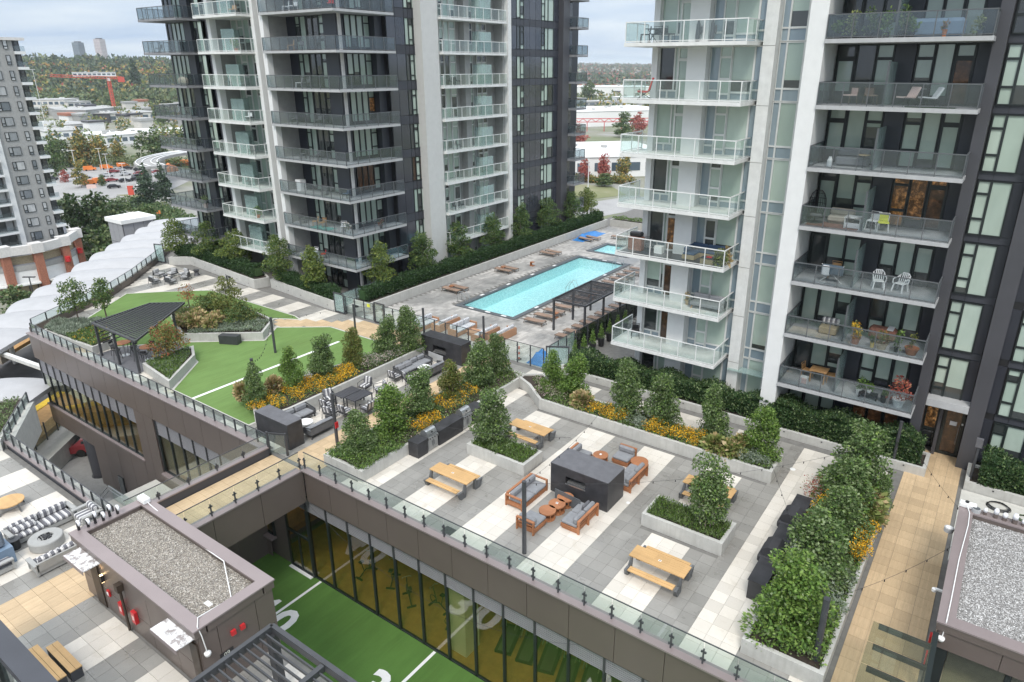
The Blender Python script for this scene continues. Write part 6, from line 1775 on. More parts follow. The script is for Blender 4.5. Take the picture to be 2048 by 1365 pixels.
for i,(x,h,r) in enumerate(((1.3,.16,.16),(1.6,.28,.07),(1.95,.40,.09),(2.25,.32,.09),(2.58,.42,.10),(2.86,.26,.07),(3.15,.4,.1),(3.5,.3,.08))):
 t = thing('vent_pipe',('wide grey open pipe stub at the far corner of the pale gravel hut' if i == 0 else 'white capped pipe stub, %s from the left on the pale gravel hut edge' % ORD[i]),'vent pipe',(x,29.22,2.8),0,g)
 if i == 0: part('pipe',MB().cyl(0,0,0,h,r,'slab_grey',n=14).cyl(0,0,h,h + .01,r * .8,'rail_grey',n=14),t)
 else:
  part('pipe',MB().cyl(0,0,0,h * .5,r * .95,'brown_panel',n=12),t)
  part('cap',MB().lathe([(r,h * .45),(r,h * .8),(r * .7,h),(r * .1,h * 1.05)],'white_cloth',n=12),t,sm=True)
for lab,x,y,m,k,r in (('coiled black hose lying on the paving in front of the right hedge wall',2.35,35.1,'black_plastic',5,.5),('coiled dark green hose lying beside the black hose coil',3.45,34.7,'leaf_hedge',4,.38)):
 mb = MB(); q = random.Random(k)
 for i in range(k): mb.tube([(r * (1 - .05 * i + q.uniform(-.03,.03)) * cos(a * pi / 8),r * (1 - .05 * i) * sin(a * pi / 8) * .85,.02 + .022 * i + q.uniform(0,.02)) for a in range(16)],.016,m,5,True)
 solo('hose',mb,lab,'hose',(x,y,0))
solo('paving',MB().box(.8,9,29.55,35.85,-.03,.004,'kerb_concrete'),None,None,kind='structure')
can = thing('glass_canopy','glass canopy on dark beams projecting over the timber path at lower right','canopy',(0,19.4,0))
for k in range(4):
 part('beam',MB().bar((-.78,1.5 - k * 1.02,2.42),(.70,1.5 - k * 1.02,2.42),.10,.17,'black_plastic'),can)
 if k < 3: part('glass_panel',MB().box(-.95,.72,.53 - k * 1.02,1.5 - k * 1.02,2.52,2.54,'skylight_glass'),can)
part('stand',MB().box(.70,.86,-3,2.2,2.2,2.5,'frame_black').box(.7,.86,1.9,2.2,0,2.2,'frame_black'),can)
# ---------------------------------------------------------------- lower deck lounge
fpit = thing('fire_pit','round concrete fire pit with dark lava rock among the striped sofas','fire pit',(-31.35,8.15,0))
part('bowl',MB().lathe([(.62,0),(.66,.05),(.66,.38),(.63,.42),(.30,.42),(.29,.38)],'grey_cladding',n=36),fpit)
lv = MB(); q = random.Random(8)
for i in range(60):
 a,r = q.uniform(0,6.28),q.uniform(0,.25); x,y,s = r * cos(a),r * sin(a),q.uniform(.02,.04); lv.cbox(x - s,x + s,y - s,y + s,.39,.42 + s,'black_plastic',s * .4)
tag(part('lava_rock',lv,fpit),kind='stuff')
def striped_sofa(lab,x,y,rz,L,D=.85,pill=2):
 t = thing('sofa',lab,'sofa',(x,y,0),rz,'striped sofas round the fire pit')
 w = 'slab_grey'
 part('frame',MB().box(-L / 2,L / 2,-D / 2,D / 2,.06,.24,'grey_cladding').box(-L / 2,L / 2,D / 2 - .05,D / 2 + .03,.24,.62,'grey_cladding'),t)
 for s in (-1,1): part('arm',MB().box(s * L / 2 - .09,s * L / 2 + .09,-D / 2,D / 2 + .03,.50,.56,'grey_cladding').box(s * L / 2 - .05,s * L / 2 + .05,-D / 2,-D / 2 + .08,.06,.5,'grey_cladding').box(s * L / 2 - .05,s * L / 2 + .05,D / 2 - .05,D / 2 + .03,.06,.5,'grey_cladding'),t)
 n = 2 if L > 1.4 else 1; cw = (L - .2) / n
 for i in range(n):
  a = -L / 2 + .1 + i * cw
  part('seat_cushion',MB().cbox(a,a + cw - .02,-D / 2,D / 2 - .08,.24,.42,'stripe_x',.05),t)
  part('back_cushion',MB().cbox(a,a + cw - .02,D / 2 - .28,D / 2 - .06,.42,.76,'stripe_x',.07),t)
 for i in range(pill): part('pillow',MB().cbox(-.45,.45,-.08,.08,0,.22,'stripe_x',.06),t,(-L / 2 + .6,D / 2 - .38 - .17 * i,.43),(-.4,0,0))
striped_sofa('long striped sofa with bolsters on the plaza side of the fire pit',-32.7,8.5,pi / 2,2.5)
striped_sofa('striped sofa with grey timber back turned toward the timber path',-29.75,8.0,-pi / 2,1.9,pill=0)
striped_sofa('striped armchair tucked in beside the brown hut corner',-31.7,10.0,0,1.0,pill=0)
striped_sofa('striped chaise nearest the blue grey cabinet',-31.3,6.3,pi,1.2,pill=1)
solo('side_table',MB().cyl(0,0,0,.45,.2,'black_plastic',n=20).cyl(0,0,.45,.48,.26,'dark_metal',n=20),'round black drum table at the end of the long striped sofa','side table',(-32.2,7.25,0))
solo('cabinet',MB().box(-.95,.55,-.5,.4,0,.75,'blue_grey').cbox(-.6,.4,-.3,.3,.75,1.5,'slate_tower',.1),'blue grey cabinet with a dark rounded hood at the left edge','cabinet',(-31.7,6.4,0),pi / 2)
rt = thing('coffee_table','round timber table with a notch at the left edge of the lower deck','coffee table',(-35.6,8.3,0))
part('tabletop',MB().cyl(0,0,.40,.45,.6,'table_wood',n=28),rt)
for a in (0.3,1.9,3.5,5.1): part('leg',MB().bar((.55 * cos(a),.55 * sin(a),.4),(.62 * cos(a),.62 * sin(a),0),.2,.04,'leg_steel'),rt)
for lab,y in (('timber topped dark bench block, the one nearer the bottom left corner',5.18),('timber topped dark bench block beside the other, nearer the hut',5.66)):
 b = thing('bench',lab,'bench',(-23.8,y,0),0,'timber topped benches on the lower deck')
 part('base',MB().box(-1.1 if y < 5.4 else -.7,1.12,-.18,.18,0,.42,'pier_dark'),b)
 for k in range(2): part('plank',MB().box(-1.12 if y < 5.4 else -.72,1.14,-.19 + k * .195,-.005 + k * .195,.42,.46,'table_wood'),b)
sh = thing('shelter','dark framed glass shelter cutting across the bottom left corner','shelter',(-22,3.9,0))
part('beam',MB().box(-4,4.2,-.15,.45,2.9,3.2,'dark_panel_soft'),sh); part('beam',MB().box(-4,4.2,-.62,-.56,2.5,3.0,'frame_black'),sh)
for x in (-1.2,1.9): part('post',MB().box(x,x + .3,-.1,.2,0,2.9,'frame_black'),sh)
for x in (-3.9,-.8,2.3): part('glass_panel',MB().box(x,x + 2.6,.0,.02,.1,2.85,'rail_glass'),sh)
pr = planter([(-42.0,10.2),(-42.9,10.7),(-47,13.3),(-48,11.5),(-43.6,8.8)],.6,'pale planter with low green plants at the far left of the lower deck')
# ---------------------------------------------------------------- leafy columns and shrubs
FOL = {}
def colmesh(kind,seed,h=2.6,r0=.86,r1=.5,n=7800,size=.115,mats=('leaf_shrub','leaf_bright'),cuts=(.85,.15)):
 k = (kind,seed)
 if k not in FOL: FOL[k] = crown('foliage',column_blobs(seed,h,r0,r1),n,size,list(mats),seed,cuts=list(cuts),lift=.5,aspect=1.8)
 return FOL[k]
STEM = None
def column(lab,x,y,z,h,seed,w=1.0,kind='shrub',rz=0,group='leafy column shrubs in the planters',tilt=0):
 global STEM
 t = thing('column_shrub',lab,'shrub',(x,y,z),rz,group)
 m = {'shrub': ('leaf_shrub','leaf_bright'),'olive': ('leaf_olive','leaf_bright'),'bright': ('leaf_bright','leaf_shrub')}[kind]
 me = colmesh(kind,seed % 5,mats=m)
 f = put('foliage',me,t,(0,0,0)); s = h / 2.6; f.scale = (w * 1.14 * s ** .4,w * 1.14 * s ** .4,s * 1.04)
 if STEM is None:
  q = MB()
  for a in range(4): q.tube([(.08 * cos(a * 1.6),.08 * sin(a * 1.6),-.1),(.16 * cos(a * 1.6 + .5),.16 * sin(a * 1.6 + .5),.9),(.1 * cos(a * 2),.1 * sin(a * 2),1.9)],[.03,.02,.01],'bark',5)
  STEM = q.mesh('stem')
 put('stem',STEM,t).scale = (1,1,s)
 return t
cols = [  # planter one, from the railing towards the pool
 ('leafy column shrub in the long planter nearest the glass railing',-25.5,20.75,.55,2.0,0,1.05,'shrub'),
 ('leafy column shrub second from the railing in the long planter, with a loose top',-25.3,22.9,.55,2.75,1,1.0,'bright'),
 ('leafy column shrub in the long planter behind the first steel grill',-25.5,25.5,.55,2.65,2,1.05,'shrub'),
 ('narrow yellowish column shrub in the long planter behind the second grill',-25.6,28.2,.55,2.2,3,.8,'olive'),
 ('big dense column shrub in the long planter opposite the marbled fireplace',-25.4,30.7,.55,2.6,0,1.1,'shrub'),
 ('tall pointed column shrub at the pool end of the long planter',-25.4,32.5,.55,2.6,1,.8,'shrub'),
 ('single tall leafy column standing in the short concrete planter',-20.1,25.2,.55,3.0,2,.95,'shrub'),
 ('column shrub at the left end of the far long planter by the pool gate',-21.1,32.6,.6,2.3,3,.8,'bright'),
 ('column shrub second from the pool gate in the far long planter',-19.6,32.9,.6,2.3,0,1.05,'bright'),
 ('tall column shrub in front of the lowest white balcony',-15.9,32.3,.6,3.1,1,1.0,'shrub'),
 ('column shrub left of the widest yellow flower patch',-13.7,32.3,.6,2.8,2,.95,'shrub'),
 ('waisted column shrub in front of the white pier',-10.8,32.4,.6,2.8,3,.85,'shrub'),
 ('column shrub at the right end of the far long planter',-8.1,32.3,.6,2.5,1,.95,'bright'),
 ('big glossy shrub at the railing end of the overgrown planter',-3.5,21.3,.5,2.8,2,1.25,'bright'),
 ('dense dark shrub in the overgrown planter beside the covered grill',-3.5,24.6,.5,2.6,0,1.35,'shrub'),
 ('shrub in the middle of the overgrown planter above the yellow flowers',-3.3,27.6,.5,2.2,3,1.2,'shrub'),
 ('broad shrub toward the entrance end of the overgrown planter',-3.4,29.9,.5,2.5,1,1.35,'shrub'),
 ('tallest shrub at the far end of the overgrown planter below the dark balconies',-3.3,32.0,.5,3.1,2,1.25,'shrub'),
 ('low spreading shrub leaning out over the timber path',-2.2,31.2,.5,1.3,0,.8,'shrub'),
 ('column shrub on the lawn side nearest the near dark fireplace',-34.6,20.9,.55,2.3,0,.75,'shrub'),
 ('loose bright column shrub second from the near fireplace on the lawn side',-34.6,23.4,.55,2.5,3,.72,'bright'),
 ('column shrub with a separate top knot on the lawn side',-34.2,25.6,.55,2.7,2,.85,'shrub'),
 ('yellow olive column shrub on the lawn side in the middle of the flower planter',-34.1,28.0,.55,2.5,1,.72,'olive'),
 ('dense column shrub on the lawn side near the marbled fireplace',-33.7,30.8,.55,2.5,0,1.0,'shrub'),
 ('tallest column shrub on the lawn side at the marbled fireplace',-33.2,32.3,.55,2.9,1,.95,'shrub'),
]
for i,(lab,x,y,z,h,sd,w,kd) in enumerate(cols): column(lab,x,y,z,h,sd,w,kd,rz=i * 1.3)
t = thing('round_shrub','round topped multi stem shrub in the short planter right of the fireplace','shrub',(-8.15,25.1,.5))
blobs = [((cos(a * 1.3) * .38,sin(a * 1.3) * .38,1.0 + .24 * a % 1.9 + .35),(.55,.55,.5)) for a in range(9)] + [((0,0,1.5),(.8,.8,1.0)),((0,0,2.2),(.62,.62,.55)),((.1,0,.9),(.72,.72,.5))]
part('foliage',crown('foliage',blobs,6800,.12,['leaf_shrub','leaf_bright'],5,cuts=[.8,.2],lift=.5),t)
sm_ = MB()
for a in range(9): sm_.tube([(.28 * cos(a * .7),.28 * sin(a * .7),-.05),(.35 * cos(a * .7),.35 * sin(a * .7),.8)],.022,'pale_bark',5)
part('stem',sm_,t)
# ground planting (uncountable leaves, one object per patch)
def patch(name,label,poly,z,h,n,size,mats,seed,cuts=None,lift=.9,aspect=2.2,cat='ground cover',kind='stuff'):
 o = put(name,carpet('planting',poly,z,h,n,size,mats,seed,cuts,lift,aspect)); tag(o,label,cat,None,kind); return o
def blobpatch(name,label,spots,n,size,mats,seed,cuts=None,cat='flowers',lift=.6):
 o = put(name,crown('planting',spots,n,size,mats,seed,cuts=cuts,lift=lift)); tag(o,label,cat,None,'stuff'); return o
R_ = lambda x0,x1,y0,y1: [(x0,y0),(x1,y0),(x1,y1),(x0,y1)]
patch('ground_cover','bright leafy ground cover spilling over the railing end of the long planter',R_(-26.6,-23.7,19.35,22.3),.5,.5,5200,.13,['leaf_bright','leaf_shrub'],1)
patch('ground_cover','mixed leafy ground cover along the long planter',R_(-26.5,-23.8,22.3,33.3),.5,.35,7000,.11,['leaf_shrub','leaf_bright','petal_pink'],2,[.62,.33,.05])
def mounds(x0,x1,y0,y1,n,z,h,seed,r=.35):
 q = random.Random(seed); return [((q.uniform(x0,x1),q.uniform(y0,y1),z + q.uniform(.0,h)),(r * q.uniform(.6,1.1),r * q.uniform(.6,1.1),.28 * q.uniform(.6,1.1))) for _ in range(n)]
YC = [.42,.58]
blobpatch('flower_bed','yellow black eyed daisies in the long planter behind the steel grills',mounds(-25.2,-24.0,23.9,25.6,14,.75,.2,3),2200,.075,['leaf_shrub','petal_yellow'],3,YC)
blobpatch('flower_bed','yellow daisies in the long planter between two column shrubs',mounds(-26.0,-24.4,26.4,29.6,18,.75,.35,4,.32),2300,.075,['leaf_shrub','petal_yellow'],4,YC)
for k,(a,b,c,d,n) in enumerate(((-35.0,-32.9,20.1,23.0,26),(-34.6,-32.7,22.6,26.2,44),(-33.9,-32.8,25.8,27.4,20))):
 blobpatch('flower_bed',('yellow daisies beside the near dark fireplace in the lawn side planter','wide drift of yellow daisies in the middle of the lawn side planter','yellow daisies piled at the far end of the lawn side drift')[k],mounds(a,b,c,d,n,.72,.3,10 + k),2600 + 1800 * (k == 1),.08,['leaf_shrub','petal_yellow'],10 + k,YC)
blobpatch('flower_bed','pale pink flowering shrubs in the lawn side planter',mounds(-34.0,-32.8,27.8,31.5,26,.75,.35,14,.42),3600,.085,['leaf_shrub','petal_pink','leaf_sage'],14,[.45,.3,.25])
blobpatch('flower_bed','small white and red flowers behind the yellow drift on the lawn side',mounds(-35.2,-34.4,24.4,25.4,6,.8,.3,15,.3),500,.08,['leaf_shrub','petal_white'],15,[.4,.6])
patch('ground_cover','dark green ground cover filling the lawn side flower planter',[(-33.4,20),(-32.7,20),(-32.5,33.1),(-34.0,33.1),(-36.0,21.6)],.5,.3,5200,.12,['leaf_shrub','leaf_bright'],16)
blobpatch('ornamental_grass','tan feathery grass tuft on the lawn side near the near fireplace',[((-36.0,20.9,.95),(.4,.4,.5)),((-35.8,21.4,.85),(.35,.35,.45))],1500,.26,['leaf_tan','leaf_grass'],17,[.75,.25],'ornamental grass',1.6)
blobpatch('ornamental_grass','tan feathery grass tuft between two column shrubs on the lawn side',[((-35.1,22.5,.95),(.42,.42,.5))],1000,.26,['leaf_tan','leaf_grass'],18,[.8,.2],'ornamental grass',1.6)
blobpatch('flower_bed','wide yellow daisy patch left of the middle in the far long planter',mounds(-17.7,-15.6,31.2,32.0,22,.8,.25,20),2800,.075,['leaf_shrub','petal_yellow'],20,YC)
blobpatch('flower_bed','widest yellow daisy patch in front of the glazed recess in the far long planter',mounds(-14.1,-10.9,31.2,32.1,34,.8,.25,21),4200,.075,['leaf_shrub','petal_yellow'],21,YC)
blobpatch('flower_bed','pale pink flowers tumbling over the left end of the far long planter',mounds(-22.6,-19.8,31.4,33.0,26,.7,.25,22,.36),3400,.085,['leaf_shrub','petal_pink','leaf_bright'],22,[.5,.25,.25])
patch('ground_cover','leafy ground cover along the far long planter',R_(-20.9,-7.2,31.0,32.7),.52,.28,7000,.12,['leaf_shrub','leaf_bright'],23)
blobpatch('sage_shrub','silvery sage shrub right of the first yellow patch in the far long planter',mounds(-15.3,-14.3,31.2,31.8,7,.75,.15,24,.35),1500,.08,['leaf_sage'],24,None,'shrub')
blobpatch('sage_shrub','silvery shrub at the right end corner of the far long planter',mounds(-8.8,-7.3,31.3,32.0,9,.75,.2,25,.42),2100,.09,['leaf_sage','leaf_shrub'],25,[.8,.2],'shrub')
blobpatch('ornamental_grass','arching green grass between the yellow patch and the right end shrub',[((-10.2,31.5,.85),(.5,.4,.4)),((-9.5,31.5,.8),(.5,.4,.4)),((-9.0,31.9,1.0),(.4,.4,.5))],1500,.34,['leaf_grass','leaf_tan'],26,[.75,.25],'ornamental grass',1.5)
blobpatch('ornamental_grass','tan tipped grass left of the first yellow patch in the far long planter',[((-18.4,31.6,1.0),(.55,.4,.45))],1100,.3,['leaf_grass','leaf_tan'],27,[.45,.55],'ornamental grass',1.6)
patch('ground_cover','low spiky evergreen ground cover in the short planter with the tall column',R_(-21.05,-17.65,24.55,25.95),.5,.3,5200,.13,['leaf_bright','leaf_shrub'],30,[.55,.45],1.6,4)
patch('ground_cover','low spiky evergreen ground cover in the short planter right of the fireplace',R_(-10.7,-7.25,24.4,25.85),.5,.32,5200,.13,['leaf_bright','leaf_shrub'],31,[.45,.55],1.6,4)
patch('ground_cover','leafy undergrowth of the overgrown planter',R_(-4.55,-2.05,19.9,32.6),.5,.6,9500,.14,['leaf_shrub','leaf_bright'],32,[.6,.4])
blobpatch('flower_bed','yellow daisies facing the covered grills in the overgrown planter',mounds(-4.5,-3.9,27.8,30.2,12,.9,.5,33,.32),1700,.08,['leaf_shrub','petal_yellow'],33,[.55,.45])
blobpatch('flower_bed','yellow daisies on the timber path side of the overgrown planter',mounds(-2.5,-1.95,25.6,28.6,16,.75,.5,34,.34),2400,.08,['leaf_shrub','petal_yellow'],34,YC)
blobpatch('sage_shrub','silver grey shrubs on the timber path side of the overgrown planter',mounds(-2.7,-2.1,21.8,25.2,14,.8,.5,35,.42),2700,.09,['leaf_sage','leaf_shrub'],35,[.8,.2],'shrub')
blobpatch('ornamental_grass','green grass on the timber path side near the yellow daisies',mounds(-2.6,-2.1,28.6,30.6,8,.9,.3,36,.4),1700,.3,['leaf_grass','leaf_tan'],36,[.85,.15],'ornamental grass',1.6)
blobpatch('red_shrub','thin reddish shrub hanging over the cream paving from the overgrown planter',mounds(-5.4,-4.6,29.6,31.6,8,.8,.5,37,.4),420,.09,['leaf_red','leaf_olive'],37,[.7,.3],'shrub')
# corner, middle and wedge planters on the lawn
patch('ground_cover','silvery lavender foliage in the corner planter by the station',[(-60,20.4),(-58.5,18.9),(-55.5,19.1),(-56.5,22.4)],.5,.5,5200,.2,['leaf_sage'],40,None,1.4,3.4)
patch('ground_cover','mixed green shrubs in the corner planter beside the pergola',[(-55.5,19.1),(-52.1,19.4),(-52.3,20.8),(-56.5,22.4)],.5,.45,5200,.12,['leaf_shrub','leaf_bright','petal_yellow','leaf_red'],41,[.55,.40,.03,.02])
patch('ground_cover','silver green trailing plants over the right edge of the middle planter',[(-48.9,24.7),(-44.7,28.1),(-46.3,30.1),(-49.5,27.9)],.5,.5,7500,.12,['leaf_sage','leaf_shrub'],42,[.8,.2])
patch('ground_cover','green shrubs at the back of the middle planter',[(-49.5,27.9),(-46.5,30.1),(-51.4,30.7),(-55.6,27.2),(-52,25.8)],.5,.5,5200,.14,['leaf_olive','leaf_shrub'],43)
blobpatch('ornamental_grass','row of tan feathery grasses along the front of the middle planter',mounds(-51.2,-48.2,25.6,27.4,14,1.0,.3,44,.5),4600,.34,['leaf_tan','leaf_grass'],44,[.6,.4],'ornamental grass',1.8)
patch('ground_cover','low spiky ground cover in the wedge planter beside the pergola',[(-46.0,20.1),(-42.1,19.6),(-44.8,22.6),(-46.2,23.3)],.5,.3,4600,.16,['leaf_bright','leaf_shrub','leaf_sage'],45,[.5,.3,.2],1.6,4)
patch('ground_cover','low green plants in the pale planter at the far left',[(-42.3,10.3),(-43,10.6),(-47,13),(-47.8,11.6),(-43.7,9.1)],.5,.3,1500,.14,['leaf_shrub'],46)
patch('ground_cover','green ground cover in the wall bed at the far end of the pool terrace',R_(-42.2,-30.2,78.7,79.9),.75,.5,2600,.18,['leaf_bright','leaf_shrub'],47)
solo('planter_box',MB().box(-.75,.75,-.28,.28,0,.68,'dark_metal').box(-.68,.68,-.21,.21,.6,.63,'soil'),'dark rectangular planter box standing on the lawn against the middle planter','planter box',(-45.9,26.3,0),.45)
solo('planter_box',MB().box(-.35,.35,-.3,.3,0,.6,'dark_metal'),'dark box planter on the timber path beside the column shrubs','planter box',(-36.2,33.3,0))
# small trees
def small_tree(name,lab,cat,x,y,z,h,r,trunk_h,seed,mats,cuts=None,n=2600,size=.13,group=None,cone=.4,tr=.05,bark='bark',k=14):
 t = thing(name,lab,cat,(x,y,z),seed * 1.1,group)
 bl = [((c[0],c[1],c[2] + trunk_h),rad) for c,rad in tree_blobs(seed,h - trunk_h,r,k,cone)]
 part('crown',crown('crown',bl,n,size,mats,seed,cuts=cuts,lift=.4),t)
 q = MB().tube([(0,0,-.1),(.02,.01,trunk_h * .6),(0,0,trunk_h + (h - trunk_h) * .7)],[tr * 1.2,tr,tr * .35],bark,7)
 for i,(c,rad) in enumerate(bl[:8:1]): q.tube([(0,0,trunk_h + .15 + (c[2] - trunk_h) * .35),(c[0] * .9,c[1] * .9,c[2])],[tr * .45,tr * .15],bark,4)
 part('trunk',q,t); return t
MA = ['leaf_tree','leaf_tree_deep']
small_tree('tree','young green tree in the corner planter nearer the pergola front','tree',-58.0,21.1,.5,3.6,1.15,1.3,31,MA,[.4,.6],1700,.17)
small_tree('tree','young green tree in the corner planter nearer the lawn','tree',-57.4,22.9,.5,3.3,.9,1.2,32,MA,[.3,.7],1500,.17)
small_tree('tree','sparse reddish young tree at the left back of the middle planter','tree',-54.2,28.0,.5,2.1,.8,.9,33,['leaf_autumn','leaf_red'],[.6,.4],420,.13)
small_tree('tree','tall open yellow green tree with one high branch in the middle planter','tree',-50.0,28.9,.5,3.3,1.5,.6,34,['leaf_olive','leaf_tree'],[.6,.4],3000,.14,cone=.75)
small_tree('shrub','dark spreading shrub on the left side of the middle planter','shrub',-51.6,28.2,.5,1.8,1.3,.3,35,['leaf_olive','leaf_tree_deep'],[.5,.5],2600,.14,cone=.3)
small_tree('shrub','spreading yellow green shrub on the right side of the middle planter','shrub',-47.8,28.6,.5,1.6,1.25,.3,36,['leaf_olive','leaf_tree_deep'],[.4,.6],2600,.14,cone=.3)
small_tree('shrub','red berried autumn shrub in the wedge planter against the pergola','shrub',-45.8,21.6,.5,2.5,1.35,.5,37,['leaf_olive','leaf_autumn','leaf_red'],[.6,.28,.12],2800,.14,cone=.3)
g = 'young terrace trees below the middle tower'
row = [('tree below the middle tower, the one nearest the left pool gate',-49.2,37.0,3.95,1.25),('tree in the hedge bed below the middle tower, second from the left pool gate',-54.6,37.3,4.2,1.6),
       ('tree in the left hedge bed in front of the lowest pale balcony',-61.9,37.6,3.6,1.7),('tree in the left hedge bed in front of the far dark balconies',-66.7,37.5,3.9,1.7),('leftmost tree in the left hedge bed above the station canopy',-71.6,36.9,3.7,1.7)]
for i,(lab,x,y,h,r) in enumerate(row): small_tree('tree','young ' + lab,'tree',x,y,.7,h,r,.75,50 + i,MA if i not in (1,3) else ['leaf_tree_deep','leaf_tree'],[.8,.2] if i in (0,2,4) else [.55,.45],4200,.17,g,.6,.06,'pale_bark')
PE = [40.6,46.0,51.2,56.6,61.9,67.6,72.6,76.7]
for i,y in enumerate(PE):
 small_tree('tree','young tree in the pool hedge bed, %s from the left pool gate' % ORD[i],'tree',-44.75,y,.7,4.2,1.55 if i else 1.4,.95,60 + i,['leaf_tree_deep','leaf_tree'] if 0 < i < 7 else MA,[.85,.15] if 0 < i < 7 else [.8,.2],3600,.18,'young trees along the pool hedge',.6,.055,'pale_bark')
# clipped hedges: one leafy body each
def hedge(lab,pts,w,z0,z1,n,size=.12,mats=('leaf_hedge',),seed=1,bump=.10,cuts=None):
 r = np.random.RandomState(seed); P = []; N = []
 L = [math.hypot(b[0] - a[0],b[1] - a[1]) for a,b in zip(pts[:-1],pts[1:])]; T = sum(L)
 core = MB()
 for (a,b),l in zip(zip(pts[:-1],pts[1:]),L):
  m = int(n * l / T); s = r.uniform(0,1,m); u = np.array(((b[0] - a[0]) / l,(b[1] - a[1]) / l)); nn = np.array((-u[1],u[0]))
  k = r.uniform(size=m); lump = bump * np.sin(s * l * 2.2 + seed) + r.normal(0,.05,m)
  side = np.where(k < .36,-1.,np.where(k < .5,1.,r.uniform(-1,1,m)))
  top = k >= .5
  off = side * (w / 2 + lump * .5); zz = np.where(top,z1 + lump,r.uniform(z0,z1,m))
  xy = np.array(a)[None] + (s * l)[:,None] * u + off[:,None] * nn
  P.append(np.column_stack([xy,zz])); nv = np.zeros((m,3)); nv[:,:2] = nn[None] * np.where(top,0,side)[:,None]; nv[:,2] = np.where(top,1,.4); N.append(nv)
  core.bar((a[0],a[1],(z0 + z1) / 2),(b[0],b[1],(z0 + z1) / 2),w - .3,z1 - z0 - .25,'leaf_hedge')
 o = thing('hedge',lab,'hedge',(pts[0][0],pts[0][1],0))
 part('foliage',leaves('foliage',np.concatenate(P) - np.array((pts[0][0],pts[0][1],0)),np.concatenate(N),size,list(mats),seed,lift=.7,cuts=cuts),o)
 part('inner_branches',core,o,(-pts[0][0],-pts[0][1],0)); return o
hedge('long dark clipped hedge along the left side of the pool terrace',[(-43.7,37.4),(-43.7,78.3)],1.0,.7,1.75,24000,.15,seed=2)
hedge('dark clipped hedge below the middle tower beside the striped paving',[(-54.7,37.2),(-45.6,36.4)],.9,.75,1.65,8500,.14,seed=3)
hedge('dark clipped hedge in the left bed above the far seating',[(-71.3,36.6),(-68.9,37.4),(-62,37.0),(-57.0,36.6)],.95,.75,1.75,11000,.15,seed=4)
hedge('loose dark hedge in front of the white half of the right tower',[(-22.3,36.75),(-8.9,36.95)],1.0,.4,1.5,14000,.15,('leaf_hedge','leaf_shrub'),5,.22,[.7,.3])
hedge('loose dark hedge in front of the dark half of the right tower',[(-8.9,36.95),(-1.2,36.95)],1.2,.4,1.6,12000,.15,('leaf_hedge','leaf_shrub'),6,.24,[.7,.3])
hedge('loose dark hedge right of the timber path under the dark windows',[(1.35,36.9),(8,36.9)],1.5,.4,1.5,11000,.15,('leaf_hedge','leaf_shrub'),7,.22,[.75,.25])
hedge('low green hedge between the right hand loungers and the dark glass screen',[(-24.3,40.2),(-24.2,57)],.7,.05,.75,7000,.14,('leaf_shrub','leaf_hedge'),8,.1,[.6,.4])
# ---------------------------------------------------------------- things left out on the balconies
def bz(f): return FL0 + FH * f + .19
def bchair(name,lab,x,y,z,rz,mat,seatm=None,h=.85,cat='chair'):
 t = thing(name,lab,cat,(x,y,z),rz)
 seatm = seatm or mat
 l = MB()
 for sx in (-1,1):
  for sy in (-1,1): l.tube([(sx * .26,sy * .25,0),(sx * .22,sy * .22,.43)],.02,mat,6)
 part('legs',l,t); part('seat',MB().cbox(-.25,.25,-.25,.25,.41,.47,seatm,.02),t)
 part('backrest',MB().tube([(-.22,.24,.45),(-.24,.30,h),(.24,.30,h),(.22,.24,.45)],.02,mat,6).bar((-.02 - .18,.27,.62),(.2,.27,.62),.012,.3,seatm),t)
 return t
def plastic_chair(lab,x,y,z,rz):
 t = thing('chair',lab,'chair',(x,y,z),rz,'white plastic chairs on the dark balcony')
 l = MB()
 for sx in (-1,1):
  for sy in (-1,1): l.bar((sx * .27,sy * .27,0),(sx * .22,sy * .2,.42),.06,.05,'white_paint')
  l.tube([(sx * .27,-.25,.42),(sx * .30,-.22,.64),(sx * .29,.1,.66),(sx * .24,.24,.75)],.03,'white_paint')
 part('legs',l,t); part('seat',MB().cbox(-.24,.24,-.25,.24,.40,.44,'white_paint',.02),t)
 bk = MB().tube([(-.24,.22,.42),(-.25,.30,.78),(-.14,.33,.90),(.14,.33,.90),(.25,.30,.78),(.24,.22,.42)],.03,'white_paint')
 for i in range(4): bk.bar((-.15 + i * .1,.24,.44),(-.12 + i * .08,.32,.88),.045,.015,'white_paint')
 part('backrest',bk,t)
plastic_chair('white plastic armchair on the third dark balcony, the left one',-4.75,37.6,bz(2),.3); plastic_chair('white plastic armchair on the third dark balcony, the right one',-3.75,37.7,bz(2),-.4)
def pot(lab,x,y,z,r,h,pm,fm,fr,fh,seed,n=260,size=.14,cat='potted plant',lift=.6):
 t = thing('potted_plant',lab,cat,(x,y,z),seed)
 part('pot',MB().lathe([(r * .7,0),(r,h * .85),(r * 1.06,h * .86),(r * 1.06,h),(r * .9,h),(r * .85,h * .9)],pm,n=16),t)
 q = random.Random(seed); b = [((q.uniform(-.5,.5) * fr,q.uniform(-.5,.5) * fr,h + fh * (i + .5) / 5),(fr * .6,fr * .6,fh / 5)) for i in range(5)]
 part('foliage',crown('foliage',b,n,size,fm,seed,lift=lift),t); part('stem',MB().tube([(0,0,h * .8),(0,0,h + fh * .7)],[.02,.01],'bark',5),t)
 return t
pot('red japanese maple in a white bowl on the lowest dark balcony',-2.75,37.1,bz(0),.30,.42,'white_paint',['leaf_red'],.55,1.1,2,420,.13)
pot('leafy plant in a white pot on the stand of the lowest dark balcony',-4.7,37.4,bz(0) + .0,.16,.36,'white_paint',['leaf_bright'],.22,.6,3,120)
